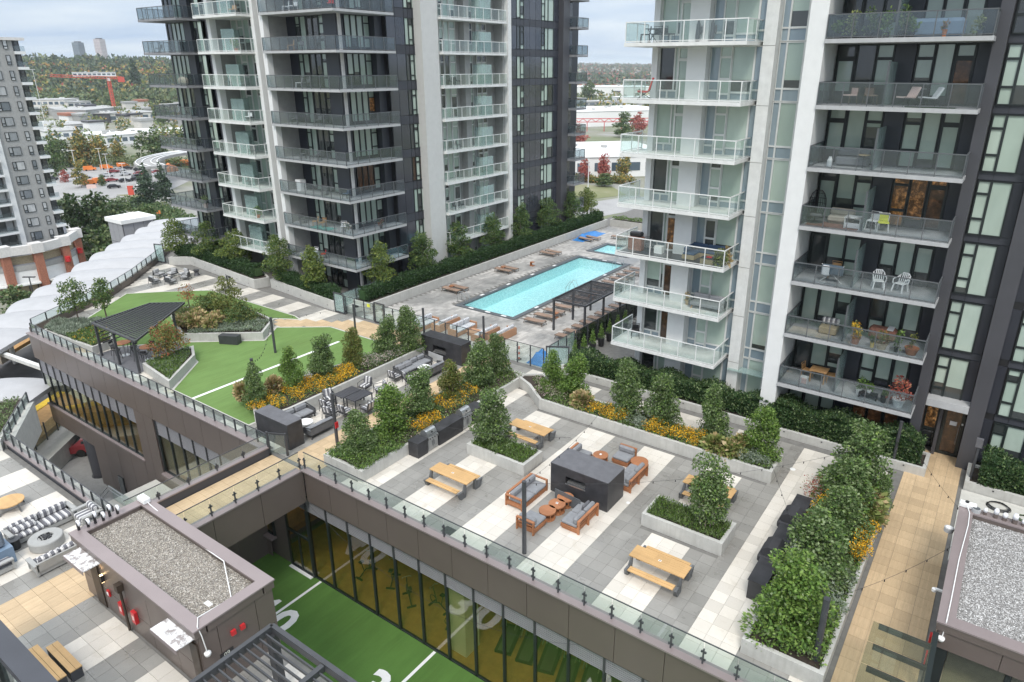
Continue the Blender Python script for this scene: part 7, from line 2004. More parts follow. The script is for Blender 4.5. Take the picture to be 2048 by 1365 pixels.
pot('small plant in a white bowl on the low black table of the lowest dark balcony',-4.2,37.2,bz(0) + .32,.12,.16,'white_paint',['leaf_bright'],.25,.4,4,120)
pot('plant in a dark ribbed pot on the lowest dark balcony',-3.45,37.15,bz(0),.16,.42,'black_plastic',['leaf_shrub'],.15,.25,5,80)
solo('low_table',MB().box(-.5,.4,-.2,.2,.26,.31,'black_plastic').box(-.5,-.45,-.2,.2,0,.26,'black_plastic').box(.35,.4,-.2,.2,0,.26,'black_plastic'),'low black plant table on the lowest dark balcony','plant table',(-4.15,37.2,bz(0)))
tb_ = thing('table','light timber table on the lowest dark balcony','table',(-6.9,37.9,bz(0)))
part('tabletop',MB().box(-.45,.45,-.4,.4,.68,.73,'teak'),tb_)
for sx in (-1,1):
 for sy in (-1,1): part('leg',MB().box(sx * .36 - .03,sx * .36 + .03,sy * .32 - .03,sy * .32 + .03,0,.68,'teak'),tb_)
bchair('chair','light timber chair left of the table on the lowest dark balcony',-7.55,38.1,bz(0),1.4,'teak'); bchair('chair','light timber chair right of the table on the lowest dark balcony',-6.25,38.2,bz(0),-1.4,'teak')
solo('box',MB().box(-.2,.2,-.15,.15,0,.35,'slab_white').box(-.1,.15,-.2,-.15,.0,.3,'pink_cloth'),'small pale crate beside the timber table on the lowest dark balcony','crate',(-7.5,37.3,bz(0)))
pot('yellow flowering bush in a terracotta pot on the second dark balcony',-5.25,37.0,bz(1),.24,.42,'terracotta',['petal_yellow','leaf_grass'],.3,.75,7,420,.1)
pot('round terracotta bowl with thin stems at the right end of the second dark balcony',-2.65,37.1,bz(1),.32,.36,'terracotta',['leaf_olive'],.2,.7,8,60)
pot('trailing plant in a wicker pot on the second dark balcony',-4.0,37.0,bz(1),.28,.34,'wicker',['leaf_olive','leaf_autumn'],.35,.6,9,150)
pot('plant in a bright yellow pot on the second dark balcony',-4.42,36.95,bz(1),.12,.3,'yellow_paint',['leaf_shrub'],.15,.3,10,80)
pot('tall thin plant in a dark pot on the second dark balcony',-3.3,37.0,bz(1),.13,.25,'black_plastic',['leaf_shrub','leaf_bright'],.22,.9,11,140)
solo('covered_chair',MB().cbox(-.65,.65,-.35,.35,0,.62,'rug_brown',.12).box(.2,.5,-.38,.38,.625,.64,'white_cloth'),'brown covered bench with a striped towel on the second dark balcony','covered bench',(-4.2,38.3,bz(1) + .1))
solo('armchair',MB().cbox(-.45,.45,-.4,.4,.05,.42,'wicker',.04).cbox(-.45,.45,.1,.4,.42,.8,'stripe_x',.08),'wicker seat with patterned cushion left of the divider on the second dark balcony','armchair',(-6.75,37.8,bz(1)))
solo('rug',MB().box(-1.1,1.0,-.55,.55,0,.015,'beige_cushion'),'mottled pale rug at the left end of the second dark balcony','rug',(-7.5,37.3,bz(1)))
solo('laundry',MB().cbox(-.55,.55,-.12,.12,.4,.95,'office_pane',.08).cbox(-.5,-.1,-.16,.1,.35,.9,'white_cloth',.06).tube([(-.55,0,0),(.55,0,.95)],.015,'white_paint').tube([(.55,0,0),(-.55,0,.95)],.015,'white_paint'),'laundry rack hung with white and blue cloths on the third dark balcony','laundry rack',(-6.95,37.3,bz(2)))
bchair('chair','timber folding chair behind the laundry rack on the third dark balcony',-7.0,38.3,bz(2),0,'teak')
eg = thing('egg_chair','black wicker egg chair at the left end of the fourth dark balcony','hanging chair',(-8.2,37.5,bz(3)),.3)
sh_ = MB()
for k in range(12):
 a = k * pi / 11
 sh_.tube([(.42 * sin(b) * cos(a),.1 + .42 * sin(b) * sin(a),1.0 - .75 * cos(b)) for b in [i * pi / 8 for i in range(1,8)]],.014,'black_plastic',4)
for zz in (.5,.75,1.0,1.25,1.5):
 rr = .42 * math.sqrt(max(0.01,1 - ((zz - 1.0) / .75) ** 2)); sh_.tube([(rr * cos(a),.1 + rr * sin(a),zz) for a in [i * pi / 8 for i in range(9)]],.014,'black_plastic',4)
part('shell',sh_,eg); part('stand',MB().tube([(0,.55,.03),(0,.62,1.2),(0,.3,1.9),(0,.05,1.78)],.025,'black_plastic').cyl(0,.3,0,.03,.45,'black_plastic'),eg); part('cushion',MB().cbox(-.3,.3,-.2,.3,.35,.5,'dark_cushion',.06),eg)
solo('sofa',MB().cbox(-.6,.6,-.35,.35,.12,.42,'beige_cushion',.06).cbox(-.6,.6,.15,.38,.42,.75,'beige_cushion',.06).box(-.5,.5,-.3,.3,0,.12,'bark'),'small beige sofa on the fourth dark balcony','sofa',(-7.1,38.2,bz(3)))
solo('rug',MB().box(-1.25,1.25,-.75,.75,0,.015,'rug_brown'),'reddish brown rug on the left half of the fourth dark balcony','rug',(-7.3,37.4,bz(3)))
solo('table',MB().box(-.4,.4,-.4,.4,.52,.56,'worn_awning').box(-.38,-.33,-.38,.38,0,.52,'white_paint').box(.33,.38,-.38,.38,0,.52,'white_paint').box(-.33,.33,-.38,-.36,.05,.3,'white_cloth'),'white marbled side table stacked with books on the fourth dark balcony','table',(-6.35,37.5,bz(3)))
bchair('chair','chair draped with a lime yellow cloth on the fourth dark balcony',-5.0,37.5,bz(3),.2,'white_paint','yellow_cloth'); bchair('chair','white draped chair beside the lime one on the fourth dark balcony',-5.5,37.7,bz(3),-.2,'white_paint','white_cloth')
solo('gas_bottle',MB().lathe([(.12,0),(.14,.05),(.14,.32),(.08,.42),(.07,.5)],'white_paint',n=14),'white gas bottle on the fifth dark balcony','gas bottle',(-7.85,37.2,bz(4)))
solo('sofa',MB().cbox(-.75,.75,-.35,.35,.05,.45,'grey_cushion',.06).cbox(-.75,.75,.15,.4,.45,.8,'grey_cushion',.06),'grey sofa on the left half of the fifth dark balcony','sofa',(-7.0,38.2,bz(4)))
solo('side_table',MB().cyl(0,0,.62,.65,.3,'wicker').cyl(0,0,0,.62,.025,'dark_metal'),'round wicker topped table on the fifth dark balcony','side table',(-6.4,37.6,bz(4)))
bchair('armchair','left pale armchair on the sixth dark balcony, left of the divider',-7.5,37.7,bz(5),-.6,'bark','pink_cloth',.8,'armchair'); bchair('armchair','second pale armchair on the sixth dark balcony, left of the divider',-6.6,37.9,bz(5),.5,'bark','brown_sling',.8,'armchair')
for lab,x,rz in (('pink cushioned lounge chair right of the divider on the sixth dark balcony',-5.0,-.7),('white draped lounge chair right of the divider on the sixth dark balcony',-4.1,-1.1)):
 t = thing('armchair',lab,'lounge chair',(x,37.5,bz(5)),rz)
 part('frame',MB().tube([(-.3,-.4,.0),(-.28,-.35,.4),(-.28,.4,.35),(-.3,.45,0)],.018,'black_plastic').tube([(.3,-.4,.0),(.28,-.35,.4),(.28,.4,.35),(.3,.45,0)],.018,'black_plastic'),t)
 part('cushion',MB().bar((0,-.35,.42),(0,.25,.38),.5,.08,'pink_cloth' if x < -4.5 else 'white_cloth').bar((0,.25,.38),(0,.5,.85),.5,.08,'pink_cloth' if x < -4.5 else 'white_cloth'),t)
solo('rug',MB().box(-1.0,1.0,-.4,.4,0,.04,'leaf_hedge'),'crumpled dark green mat right of the divider on the sixth dark balcony','mat',(-3.9,37.1,bz(5)))
for i,(x,h,m) in enumerate(((-8.3,.5,'leaf_bright'),(-7.7,.9,'leaf_grass'),(-6.9,1.0,'leaf_shrub'),(-6.2,.9,'leaf_bright'),(-5.6,1.0,'leaf_shrub'),(-5.2,.5,'leaf_bright'))):
 pot('dark potted plant %s from the left on the top dark balcony' % ORD[i],x,36.9,bz(6),.16,.25,'black_plastic',[m],.3,h,20 + i,200)
solo('cover',MB().cbox(-1.1,1.1,-.35,.35,0,.8,'blue_grey',.15),'long dark tarpaulin covered furniture on the top dark balcony','covered furniture',(-4.3,37.7,bz(6)))
pot('bright leafed plant at the right end of the top dark balcony',-2.6,36.95,bz(6),.14,.25,'rail_grey',['leaf_grass'],.25,.5,31,120); pot('orange pot plant on the top dark balcony',-3.9,36.9,bz(6),.1,.3,'car_orange',['leaf_autumn'],.1,.3,32,40)
# white balconies
L_ = thing('sofa','blue cushioned wicker corner sofa on the third white balcony','corner sofa',(-14.3,37.9,bz(2)))
part('base',MB().box(-.9,1.2,.1,.85,.05,.3,'wicker').box(-.9,-.15,-.75,.1,.05,.3,'wicker'),L_)
part('seat_cushion',MB().cbox(-.88,1.18,.12,.85,.3,.42,'blue_cushion',.04).cbox(-.88,-.17,-.73,.1,.3,.42,'blue_cushion',.04),L_)
part('back_cushion',MB().cbox(-.88,.1,.6,.85,.42,.75,'blue_cushion',.06).cbox(.12,1.18,.6,.85,.42,.75,'blue_cushion',.06).cbox(-.9,-.68,-.6,.55,.42,.72,'blue_cushion',.06),L_)
solo('coffee_table',MB().box(-.38,.38,-.3,.3,0,.32,'wicker').box(-.4,.4,-.32,.32,.32,.35,'dark_metal').box(-.1,.2,-.1,.1,.35,.4,'red_paint'),'square wicker table in front of the blue corner sofa','coffee table',(-13.6,37.2,bz(2)))
pot('spiky plant in a blue pot at the corner of the third white balcony',-12.75,36.8,bz(2),.16,.25,'blue_cushion',['leaf_grass','leaf_olive'],.3,.6,40,200,.25); pot('reedy plant in the corner of the third white balcony',-12.6,37.3,bz(2),.12,.2,'terracotta',['leaf_tan'],.15,.8,41,90,.3)
solo('grill',MB().cbox(-.45,.45,-.25,.25,0,.85,'rug_brown',.03).cbox(-.4,.4,-.22,.22,.85,1.15,'black_plastic',.08),'covered dark barbecue at the left end of the third white balcony','barbecue',(-18.4,37.6,bz(2)))
bchair('chair','black chair beside the barbecue on the third white balcony',-17.5,37.7,bz(2),.8,'black_plastic','rail_grey'); solo('side_table',MB().box(-.25,.25,-.2,.2,0,.45,'white_paint'),'small white cube table on the third white balcony','side table',(-16.9,37.7,bz(2)))
solo('rug',MB().box(-3.2,3.1,-1.0,1.0,0,.012,'pier_dark'),'dark outdoor carpet covering the third white balcony','rug',(-15.9,37.5,bz(2)))
s_ = thing('sofa','grey two seat sofa with timber legs on the second white balcony','sofa',(-13.6,37.7,bz(1)))
part('seat',MB().cbox(-.95,.95,-.38,.38,.2,.44,'grey_cushion',.05),s_); part('backrest',MB().cbox(-.95,0,.18,.42,.44,.84,'grey_cushion',.06).cbox(.0,.95,.18,.42,.44,.84,'grey_cushion',.06),s_)
for sx in (-1,1):
 part('arm',MB().cbox(sx * .98 - .06,sx * .98 + .06,-.38,.4,.2,.6,'dark_cushion',.03),s_)
 for sy in (-1,1): part('leg',MB().bar((sx * .8,sy * .28,.2),(sx * .88,sy * .33,0),.05,.05,'teak'),s_)
pot('dried plant in a tan pot left of the grey sofa on the second white balcony',-14.9,37.9,bz(1),.16,.3,'wicker',['leaf_tan'],.15,.4,42,60)
bchair('chair','black chair in the corner of the lowest white balcony',-18.3,38.0,bz(0),.5,'black_plastic')
rc = thing('armchair','red reclining chair at the left end of the sixth white balcony','recliner',(-18.3,37.4,bz(5)),-1.1)
part('frame',MB().tube([(-.3,-.4,0),(-.3,.3,.5),(-.3,.45,1.1)],.018,'black_plastic').tube([(.3,-.4,0),(.3,.3,.5),(.3,.45,1.1)],.018,'black_plastic').tube([(-.3,.4,0),(-.3,-.35,.45)],.018,'black_plastic').tube([(.3,.4,0),(.3,-.35,.45)],.018,'black_plastic'),rc)
part('cushion',MB().bar((0,-.4,.42),(0,.2,.40),.5,.09,'red_cushion').bar((0,.2,.40),(0,.45,1.15),.5,.09,'red_cushion'),rc)
for i,(x,rz) in enumerate(((-18.5,-1.2),(-17.8,.2),(-17.1,1.3))): bchair('chair','black folding chair %s from the left on the top white balcony' % ORD[i],x,37.5,bz(6),rz,'black_plastic')
solo('table',MB().box(-.35,.35,-.35,.35,.68,.72,'black_plastic').tube([(-.3,0,0),(.3,0,.68)],.02,'black_plastic').tube([(.3,0,0),(-.3,0,.68)],.02,'black_plastic'),'small black folding table on the top white balcony','table',(-17.9,37.2,bz(6)))
for lab,x in (('dark cactus shaped ornament left on the top white balcony',-15.6),('dark cactus shaped ornament right on the top white balcony',-14.8)):
 solo('ornament',MB().lathe([(.1,0),(.13,.3),(.1,.9),(.03,1.1)],'pier_dark',n=10).lathe([(.03,.4),(.07,.5),(.07,.75),(.02,.85)],'pier_dark',.18,0,8),lab,'ornament',(x,37.9,bz(6)))
# middle tower
for f,items in {0: [('red',-50.6),('white',-51.8)],1: [('orange',-51.2),('orange',-50.2),('white',-47.4),('grey',-53.0)],2: [('whitebox',-53.2),('blue',-46.6),('grey',-49.5)],3: [('grey',-51.9),('grey',-50.0)],4: [('grey',-52.5),('grey',-49.4)],5: [('white',-51.4),('grey',-50.4)],6: [('orange',-51.9),('grey',-50.7)],7: [('white',-52.0),('white',-51.0),('red',-46.4)]}.items():
 for i,(c,x) in enumerate(items):
  lv_ = ('lowest','second','third','fourth','fifth','sixth','seventh','eighth')[f]
  nm = {'red': 'red_cushion','white': 'white_cloth','orange': 'teak','grey': 'dark_cushion','blue': 'blue_cushion'}.get(c,'white_paint')
  if c == 'whitebox': solo('cabinet',MB().box(-.35,.35,-.3,.3,0,1.0,'white_paint'),'white cabinet on the third corner balcony of the middle tower','cabinet',(x,39.6,bz(f)))
  else: bchair('chair','%s chair on the %s corner balcony of the middle tower, %s from the left' % (c,lv_,ORD[i]),x,39.2,bz(f),.6 * i - .5,'dark_metal' if c not in ('white','orange') else nm,nm)
solo('rug',MB().box(-1.3,1.3,-.6,.6,0,.012,'rug_teal'),'teal patterned rug on the second corner balcony of the middle tower','rug',(-50.0,38.95,bz(1)))
pot('white flowering plant at the corner of the second corner balcony of the middle tower',-46.4,38.8,bz(1),.2,.35,'white_paint',['petal_white','leaf_shrub'],.3,.6,50,150)
pot('red flowering plant on the east side of the second corner balcony of the middle tower',-45.6,41.9,bz(1),.14,.25,'black_plastic',['leaf_red','leaf_shrub'],.25,.5,51,120)
for f,x,m in ((0,-60.8,'dark_cushion'),(1,-58.6,'leafy'),(2,-59.5,'dark_cushion'),(3,-58.3,'dark_cushion'),(4,-58.1,'white_cloth'),(5,-60.5,'office_pane'),(6,-58.4,'leafy'),(7,-58.3,'teak')):
 lv_ = ('lowest','second','third','fourth','fifth','sixth','seventh','eighth')[f]
 if m == 'leafy': pot('bushy potted plants on the %s pale balcony facing the lawn' % lv_,x,38.4,bz(f),.2,.3,'terracotta',['leaf_shrub','leaf_bright'],.5,.7,60 + f,260)
 else: bchair('chair','chair on the %s pale balcony of the middle tower facing the lawn' % lv_,x,38.5,bz(f),.4,'rail_grey',m)
for f,x,m in ((0,-66.5,'black_plastic'),(1,-67.3,'terracotta'),(4,-70.5,'dark_cushion'),(5,-67.6,'beige_cushion'),(6,-71,'rail_grey')):
 lv_ = ('lowest','second','third','fourth','fifth','sixth','seventh')[f]
 if m == 'beige_cushion': solo('covered_furniture',MB().cbox(-.6,.6,-.35,.35,0,.8,m,.25),'beige covered furniture on the sixth far dark balcony','covered furniture',(x,38.3,bz(f)))
 elif m == 'terracotta': pot('potted plant in a pale pot on the second far dark balcony',x,38.3,bz(f),.25,.4,'pink_cloth',['leaf_shrub'],.4,.8,71,200)
 else: bchair('chair','dark chair on the %s far dark balcony' % lv_,x,38.3,bz(f),0,m)
for f,y,k in ((1,52.0,2),(2,56.5,1),(3,52.6,1),(5,52.0,2),(6,57.0,1)):
 lv_ = ('lowest','second','third','fourth','fifth','sixth','seventh')[f]
 for j in range(k): bchair('chair','%s chair on the %s pale balcony facing the pool' % (('black','second black')[j],lv_),-45.6,y + j * 1.1,bz(f),pi / 2 + j,'black_plastic')
# ---------------------------------------------------------------- the town around the towers (survey grid in site units)
KG = 1.239; GZ = -22.0
def S_(x,y): return (x * KG,y * KG)
LT.scale = (1.02,) * 3; LT.location = (-160.1,53.0,-14.7)
BP.scale = (KG,) * 3; BP.location = (-128 * KG,41 * KG,GZ)
# rolling terrain beyond the flat
def smooth01(t): t = max(0.,min(1.,t)); return t * t * (3 - 2 * t)
def hz(x,y):
 r = math.hypot(x,y); a = math.degrees(math.atan2(y,x))
 left = smooth01((a - 138) / 10) * smooth01((r - 980) / 520) * 33 + smooth01((a - 138) / 10) * smooth01((r - 1700) / 2600) * 18
 right = (1 - smooth01((a - 138) / 10)) * smooth01((r - 1800) / 3200) * 44
 n = math.sin(x * .0031 + 1) * math.sin(y * .0027) * 5 * smooth01((r - 1000) / 600)
 return GZ + left + right + n
tv,tf = [],[]; AN = [40 + i * 2.5 for i in range(73)]; RR = [900,980,1050,1120,1200,1300,1400,1500,1700,2000,2500,3000,3800,4800,6500,9000]
for r in RR:
 for a in AN:
  x,y = r * cos(RAD(a)),r * sin(RAD(a)); tv.append((x,y,hz(x,y) + (.02 if r > 950 else -.3)))
for i in range(len(RR) - 1):
 for j in range(len(AN) - 1): k = i * len(AN) + j; tf.append((k,k + 1,k + 1 + len(AN),k + len(AN)))
def green_ground():
 t = NT('meadow'); f = t.noise(t.pos(),.012,6,.65); h = t.noise(t.pos(),.12,4)
 t.base(t.mix(t.ramp(h,[(.3,(0,0,0)),(.8,(.6,.6,.6))]),t.ramp(f,[(.35,(.09,.12,.045)),(.55,(.17,.175,.08)),(.7,(.30,.27,.19))]),(.13,.15,.06))); t.rough(.95); M['meadow'] = t.m
 t = NT('town_ground'); f = t.noise(t.pos(),.018,6,.65); h = t.noise(t.pos(),.5,4)
 t.base(t.mix(t.ramp(h,[(.3,(0,0,0)),(.8,(.4,.4,.4))]),t.ramp(f,[(.4,(.27,.265,.25)),(.5,(.20,.20,.15)),(.62,(.12,.145,.06))]),(.22,.22,.19))); t.rough(.95); M['town_ground'] = t.m
green_ground()
hl = MB().add(tv,tf,'meadow'); struct('hills',hl,sm=True)
gr = bpy.data.objects['ground']; gr.data.materials[0] = M['town_ground']; gr.location.z = GZ + 14.02
struct('parking_lot',MB().prism([S_(*p) for p in ((-288,84),(-262,130),(-222,128),(-196,100),(-200,86),(-225,84))],GZ + .02,GZ + .05,'asphalt'))
struct('road',MB().prism([S_(*p) for p in ((-330,74),(-330,84),(-205,88),(-176,79.5),(-120,69),(-90,66),(-90,58),(-125,60),(-176,72),(-205,80))],GZ + .02,GZ + .054,'asphalt'))
struct('pavement',MB().prism([S_(*p) for p in ((-176,80),(-120,69.6),(-120,71.0),(-176,81.6))],GZ + .02,GZ + .17,'kerb_concrete'))
for nm,P in (('grass_verge',((-202,81),(-176,81.6),(-158,79),(-172,80.5),(-183,85),(-200,83))),('grass_island',((-203,90.5),(-193,91.5),(-194,95),(-200,94.6))),('grass_verge',((-272,128),(-246,124),(-232,131),(-262,138)))):
 struct(nm,MB().prism([S_(*p) for p in P],GZ + .05,GZ + .2,'meadow'))
struct('field',MB().prism([S_(*p) for p in ((-125,150),(-97,150),(-88,172),(-98,182),(-118,178))],GZ + .02,GZ + .1,'meadow'))
struct('road',MB().prism([S_(*p) for p in ((-96,140),(-80,140),(-70,175),(-86,171))],GZ + .02,GZ + .07,'asphalt'))
def building(lab,a,b,h,depth,wall,roof,wins=0,cat='building'):
 a,b = S_(*a),S_(*b); h *= KG; depth *= KG
 ux,uy = b[0] - a[0],b[1] - a[1]; l = math.hypot(ux,uy); ux,uy = ux / l,uy / l
 nx,ny = -uy,ux
 if nx * a[0] + ny * a[1] < 0: nx,ny = -nx,-ny
 t = thing('building',lab,cat,(a[0],a[1],GZ),0)
 L = lambda u,v,z: (ux * u + nx * v,uy * u + ny * v,z)
 P = [L(0,0,0)[:2],L(l,0,0)[:2],L(l,depth,0)[:2],L(0,depth,0)[:2]]
 part('wall',MB().prism(P,0,h,wall),t)
 part('roof',MB().prism([L(-.4,-.4,0)[:2],L(l + .4,-.4,0)[:2],L(l + .4,depth,0)[:2],L(-.4,depth,0)[:2]],h,h + .35,roof),t)
 q = random.Random(int(l * 7))
 for i in range(4):
  u,v = q.uniform(.1,.9) * l,q.uniform(.15,.8) * depth
  part('roof_unit',MB().box(-1.2,1.2,-.8,.8,0,1.1,'roof_grey' if roof == 'roof_white' else 'slab_white'),t,L(u,v,h + .35))
 if wins:
  n = wins; w = l / n
  rows = max(1,int(h // 4))
  for k in range(rows):
   for i in range(n):
    z0 = h * (k + .3) / rows
    c = L(w * (i + .5),-.06,z0 + h / rows * .22)
    me = MB().bar((-ux * w * .34,-uy * w * .34,0),(ux * w * .34,uy * w * .34,0),.1,h / rows * .42,'office_pane')
    part('window',me,t,c)
 return t
B = building
B('low white building with a band of dark glazing and a deep roof',(-385,145),(-382,162),4.0,30,'roof_white','roof_grey',5)
B('long white shed beside the parked vans',(-338,151),(-338,164),4.2,25,'roof_white','roof_white',4)
B('long pale low shed behind the station guideway',(-365,170),(-346,196),2.6,25,'wall_cream','roof_white',0)
B('ribbed grey concrete hall left of the red crane',(-495,193),(-478,205),7.9,40,'grey_cladding','roof_grey',0)
B('dark low hall against the ribbed concrete hall',(-487,206),(-475,217),5.6,40,'pier_dark','roof_grey',0)
B('tall cream concrete block with slit windows behind the hall',(-617,228),(-602,245),9.6,30,'wall_cream','roof_grey',6)
B('cream concrete block with a row of square windows',(-600,246),(-612,268),7.6,30,'wall_cream','roof_grey',4)
B('long fluted concrete building behind the red crane mast',(-565,223),(-558,262),4.9,30,'grey_cladding','roof_grey',12)
B('grey office building right of the red crane with square windows',(-476,217),(-473,246),5.2,25,'wall_cream','roof_grey',6)
B('flat dark roofed building in front of the concrete hall',(-421,146),(-430,190),3.6,40,'wall_cream','roof_grey',6)
B('white two storey warehouse with red autumn trees in front',(-128,178),(-92,214),6.3,45,'roof_white','roof_white',9)
B('large white factory with a long flat roof',(-230,340),(-180,410),8.5,50,'roof_white','roof_white',0)
B('long white warehouse far beyond the factory',(-443,690),(-360,760),11.2,60,'roof_white','roof_white',0)
B('grey block of flats with small windows beyond the factory',(-302,483),(-280,520),6.8,20,'grey_cladding','roof_grey',7)
B('white annex beside the grey flats',(-290,545),(-262,575),8.7,20,'roof_white','roof_white',0)
B('white glazed building on the wooded hill',(-752,318),(-738,351),3.6,12,'roof_white','roof_white',9)
bpy.data.objects[[o.name for o in bpy.data.objects if o.name.startswith('building') and o.parent is None][-1]].location.z = 8
tr = thing('truss_frame','red steel truss frame in front of the white factory','steel frame',(*S_(-205,330),GZ))
m = MB()
for i in range(14): m.bar((i * 4.4,i * 3.9,6.2),(i * 4.4 + 2.2,i * 3.9 + 1.9,8.4),.35,.35,'red_paint').bar((i * 4.4 + 2.2,i * 3.9 + 1.9,8.4),(i * 4.4 + 4.4,i * 3.9 + 3.9,6.2),.35,.35,'red_paint')
m.bar((0,0,6.2),(62,55,6.2),.4,.4,'red_paint').bar((0,0,8.4),(62,55,8.4),.4,.4,'red_paint')
part('truss',m,tr)
for i in range(8): part('post',MB().bar((i * 8.8,i * 7.8,0),(i * 8.8,i * 7.8,6.2),.35,.35,'red_paint'),tr)
# tower crane
cr = thing('tower_crane','red tower crane with a long level jib in front of the wooded hill','tower crane',(-531 * KG,247 * KG,GZ))
def lattice(mb,a,b,w,n,mat,r=.22):
 a,b = np.array(a,float),np.array(b,float); d = (b - a) / np.linalg.norm(b - a)
 up = np.array((0,0,1.)) if abs(d[2]) < .9 else np.array((1.,0,0)); u = np.cross(d,up); u /= np.linalg.norm(u); v = np.cross(u,d)
 C = [u * w / 2 + v * w / 2,-u * w / 2 + v * w / 2,-u * w / 2 - v * w / 2,u * w / 2 - v * w / 2]
 for c in C: mb.bar(a + c,b + c,r,r,mat)
 for i in range(n):
  p,q_ = a + (b - a) * i / n,a + (b - a) * (i + 1) / n
  for k in range(4): mb.bar(p + C[k],q_ + C[(k + 1) % 4],r * .7,r * .7,mat)
H_ = 31.0
m = MB(); lattice(m,(0,0,0),(0,0,H_),1.9,14,'crane_red',.34); part('mast',m,cr)
jl = (-539.8 * KG + 531 * KG + (-4),225.4 * KG - 247 * KG - 6,H_ + 2.0)
jd = np.array((-.28,-.96)); jd /= np.linalg.norm(jd)
m = MB(); lattice(m,(0,0,H_ + 1.2),(jd[0] * 42,jd[1] * 42,H_ + 3.2),1.8,16,'crane_red',.32); part('jib',m,cr)
m = MB(); lattice(m,(0,0,H_ + 1.2),(-jd[0] * 10,-jd[1] * 10,H_ + 1.0),1.8,6,'crane_red',.32); part('counter_jib',m,cr)
part('counterweight',MB().box(-1.6,1.6,-2.2,2.2,-2.5,1.5,'crane_red'),cr,(-jd[0] * 9.5,-jd[1] * 9.5,H_))
part('cab',MB().box(-1.1,1.1,-1.1,1.1,0,2.4,'slab_white'),cr,(0,0,H_ - 1.5))
# two high towers on the ridge
for lab,x,y,w,z0,z1,m_,rz in (('slate grey high rise on the ridge, left of the pair',-2289,1000,21,20,83,'slate_tower',.4),('lilac grey high rise on the ridge, right of the pair',-2271,1052,21,20,93,'lilac_tower',.4)):
 t = thing('high_rise',lab,'high rise',(x,y,z0),rz)
 part('wall',MB().box(-w / 2,w / 2,-w / 2,w / 2,0,z1 - z0,m_),t)
 part('roof',MB().box(-w * .3,w * .3,-w * .3,w * .3,z1 - z0,z1 - z0 + 3,'pier_dark'),t)
 q = random.Random(int(w))
 for k in range(int((z1 - z0) / 4)):
  s_ = MB(); o_ = (k % 2) * w * .12
  for i in range(4): s_.box(w / 2,w / 2 + .25,-w / 2 + w * (i + .1) / 4 + o_ * .5,-w / 2 + w * (i + .62) / 4 + o_ * .5,k * 4 + 1,k * 4 + 2.8,'slab_white' if 'lilac' in lab else 'office_pane')
  for i in range(4): s_.box(-w / 2 + w * (i + .1) / 4 + o_ * .5,-w / 2 + w * (i + .62) / 4 + o_ * .5,-w / 2 - .25,-w / 2,k * 4 + 1,k * 4 + 2.8,'slab_white' if 'lilac' in lab else 'office_pane')
  part('window_band',s_,t)
# cars on the lot
CARM = {}
def car(lab,x,y,c,rz):
 col = {'o': 'car_orange','r': 'car_red','s': 'car_silver','k': 'car_black','w': 'car_white'}[c]
 if col not in CARM:
  van = c == 'o'
  b = MB()
  prof = [(-2.2,.35),(-2.2,.85),(-1.9,1.0),(-1.3,1.45),(.3,1.48),(1.0,1.0),(2.1,.85),(2.2,.4)] if not van else [(-2.4,.35),(-2.4,1.9),(.9,1.95),(1.6,1.2),(2.3,1.0),(2.4,.4)]
  n = len(prof); vs = [(px,s * (.86 if pz < 1.1 else .74),pz) for s in (-1,1) for px,pz in prof]
  fs = [tuple(range(n)),tuple(range(n,2 * n))[::-1]] + [(k,n + k,n + (k + 1) % n,(k + 1) % n) for k in range(n)]
  body = b.add(vs,fs,col).mesh('body')
  g_ = MB()
  if van: g_.bar((.98,0,1.9),(1.62,0,1.22),1.4,.03,'glass_dark')
  else: g_.bar((.34,0,1.45),(.98,0,1.04),1.4,.04,'glass_dark').bar((-1.86,0,1.04),(-1.34,0,1.42),1.4,.04,'glass_dark').box(-1.2,.3,-.83,.83,1.08,1.36,'glass_dark')
  w = MB().cyl(0,0,-.1,.1,.33,'tyre',n=12)
  CARM[col] = (body,g_.mesh('window'),w.mesh('wheel'))
 t = thing('parked_car' if c != 'o' else 'parked_van',lab,'car' if c != 'o' else 'van',(*S_(x,y),GZ + .06),rz,'vehicles on the car park')
 bm,wm,wh = CARM[col]; put('body',bm,t); put('window',wm,t)
 for sx in (-1.35,1.35):
  for sy in (-1,1): put('wheel',wh,t,(sx,sy * .82,.33),(pi / 2,0,0))
cars = [(-260,109,'o'),(-259,114,'o'),(-260,120,'o'),(-248,111,'r'),(-250,114,'s'),(-252,117.5,'k'),(-246,118.5,'k'),(-240,118,'s'),(-235,119,'r'),(-229,116,'s'),(-241,106,'s'),(-243,100,'s'),(-239,110.5,'s'),(-236,113.5,'r'),(-231,110.5,'k'),(-225,107,'k'),(-229,101.6,'r'),(-225,103.5,'k'),(-228,94.5,'o'),(-230,98.5,'o'),(-216,96,'k'),(-247,92,'k'),(-186,83.4,'s'),(-181,83.9,'w'),(-211,102,'w'),(-204,98,'w'),(-332,130,'w'),(-325,131,'w'),(-249,97,'w'),(-328,148,'w')]
cn_ = {'o': 'orange','r': 'dark red','s': 'silver','k': 'black','w': 'white'}; cnt = {}
for i,(x,y,c) in enumerate(cars):
 cnt[c] = cnt.get(c,0) + 1
 car('%s %s on the far car park, %s of its colour counting from the trees' % (cn_[c],'van' if c == 'o' else 'car',ORD[cnt[c] - 1]),x,y,c,1.1 + (i % 5) * .12 + (1.5 if i in (22,23) else 0))
for lab,x,y,s in (('large peaked orange tarpaulin tent at the back of the car park',-255,126,4.2),('pale orange tarpaulin tent at the right end of the car park',-237,124,3.8)):
 solo('tent',MB().lathe([(s,0),(s * .9,1.6),(s * .35,2.6),(.1,3.4)],'orange_cover',n=8),lab,'tent',(*S_(x,y),GZ))
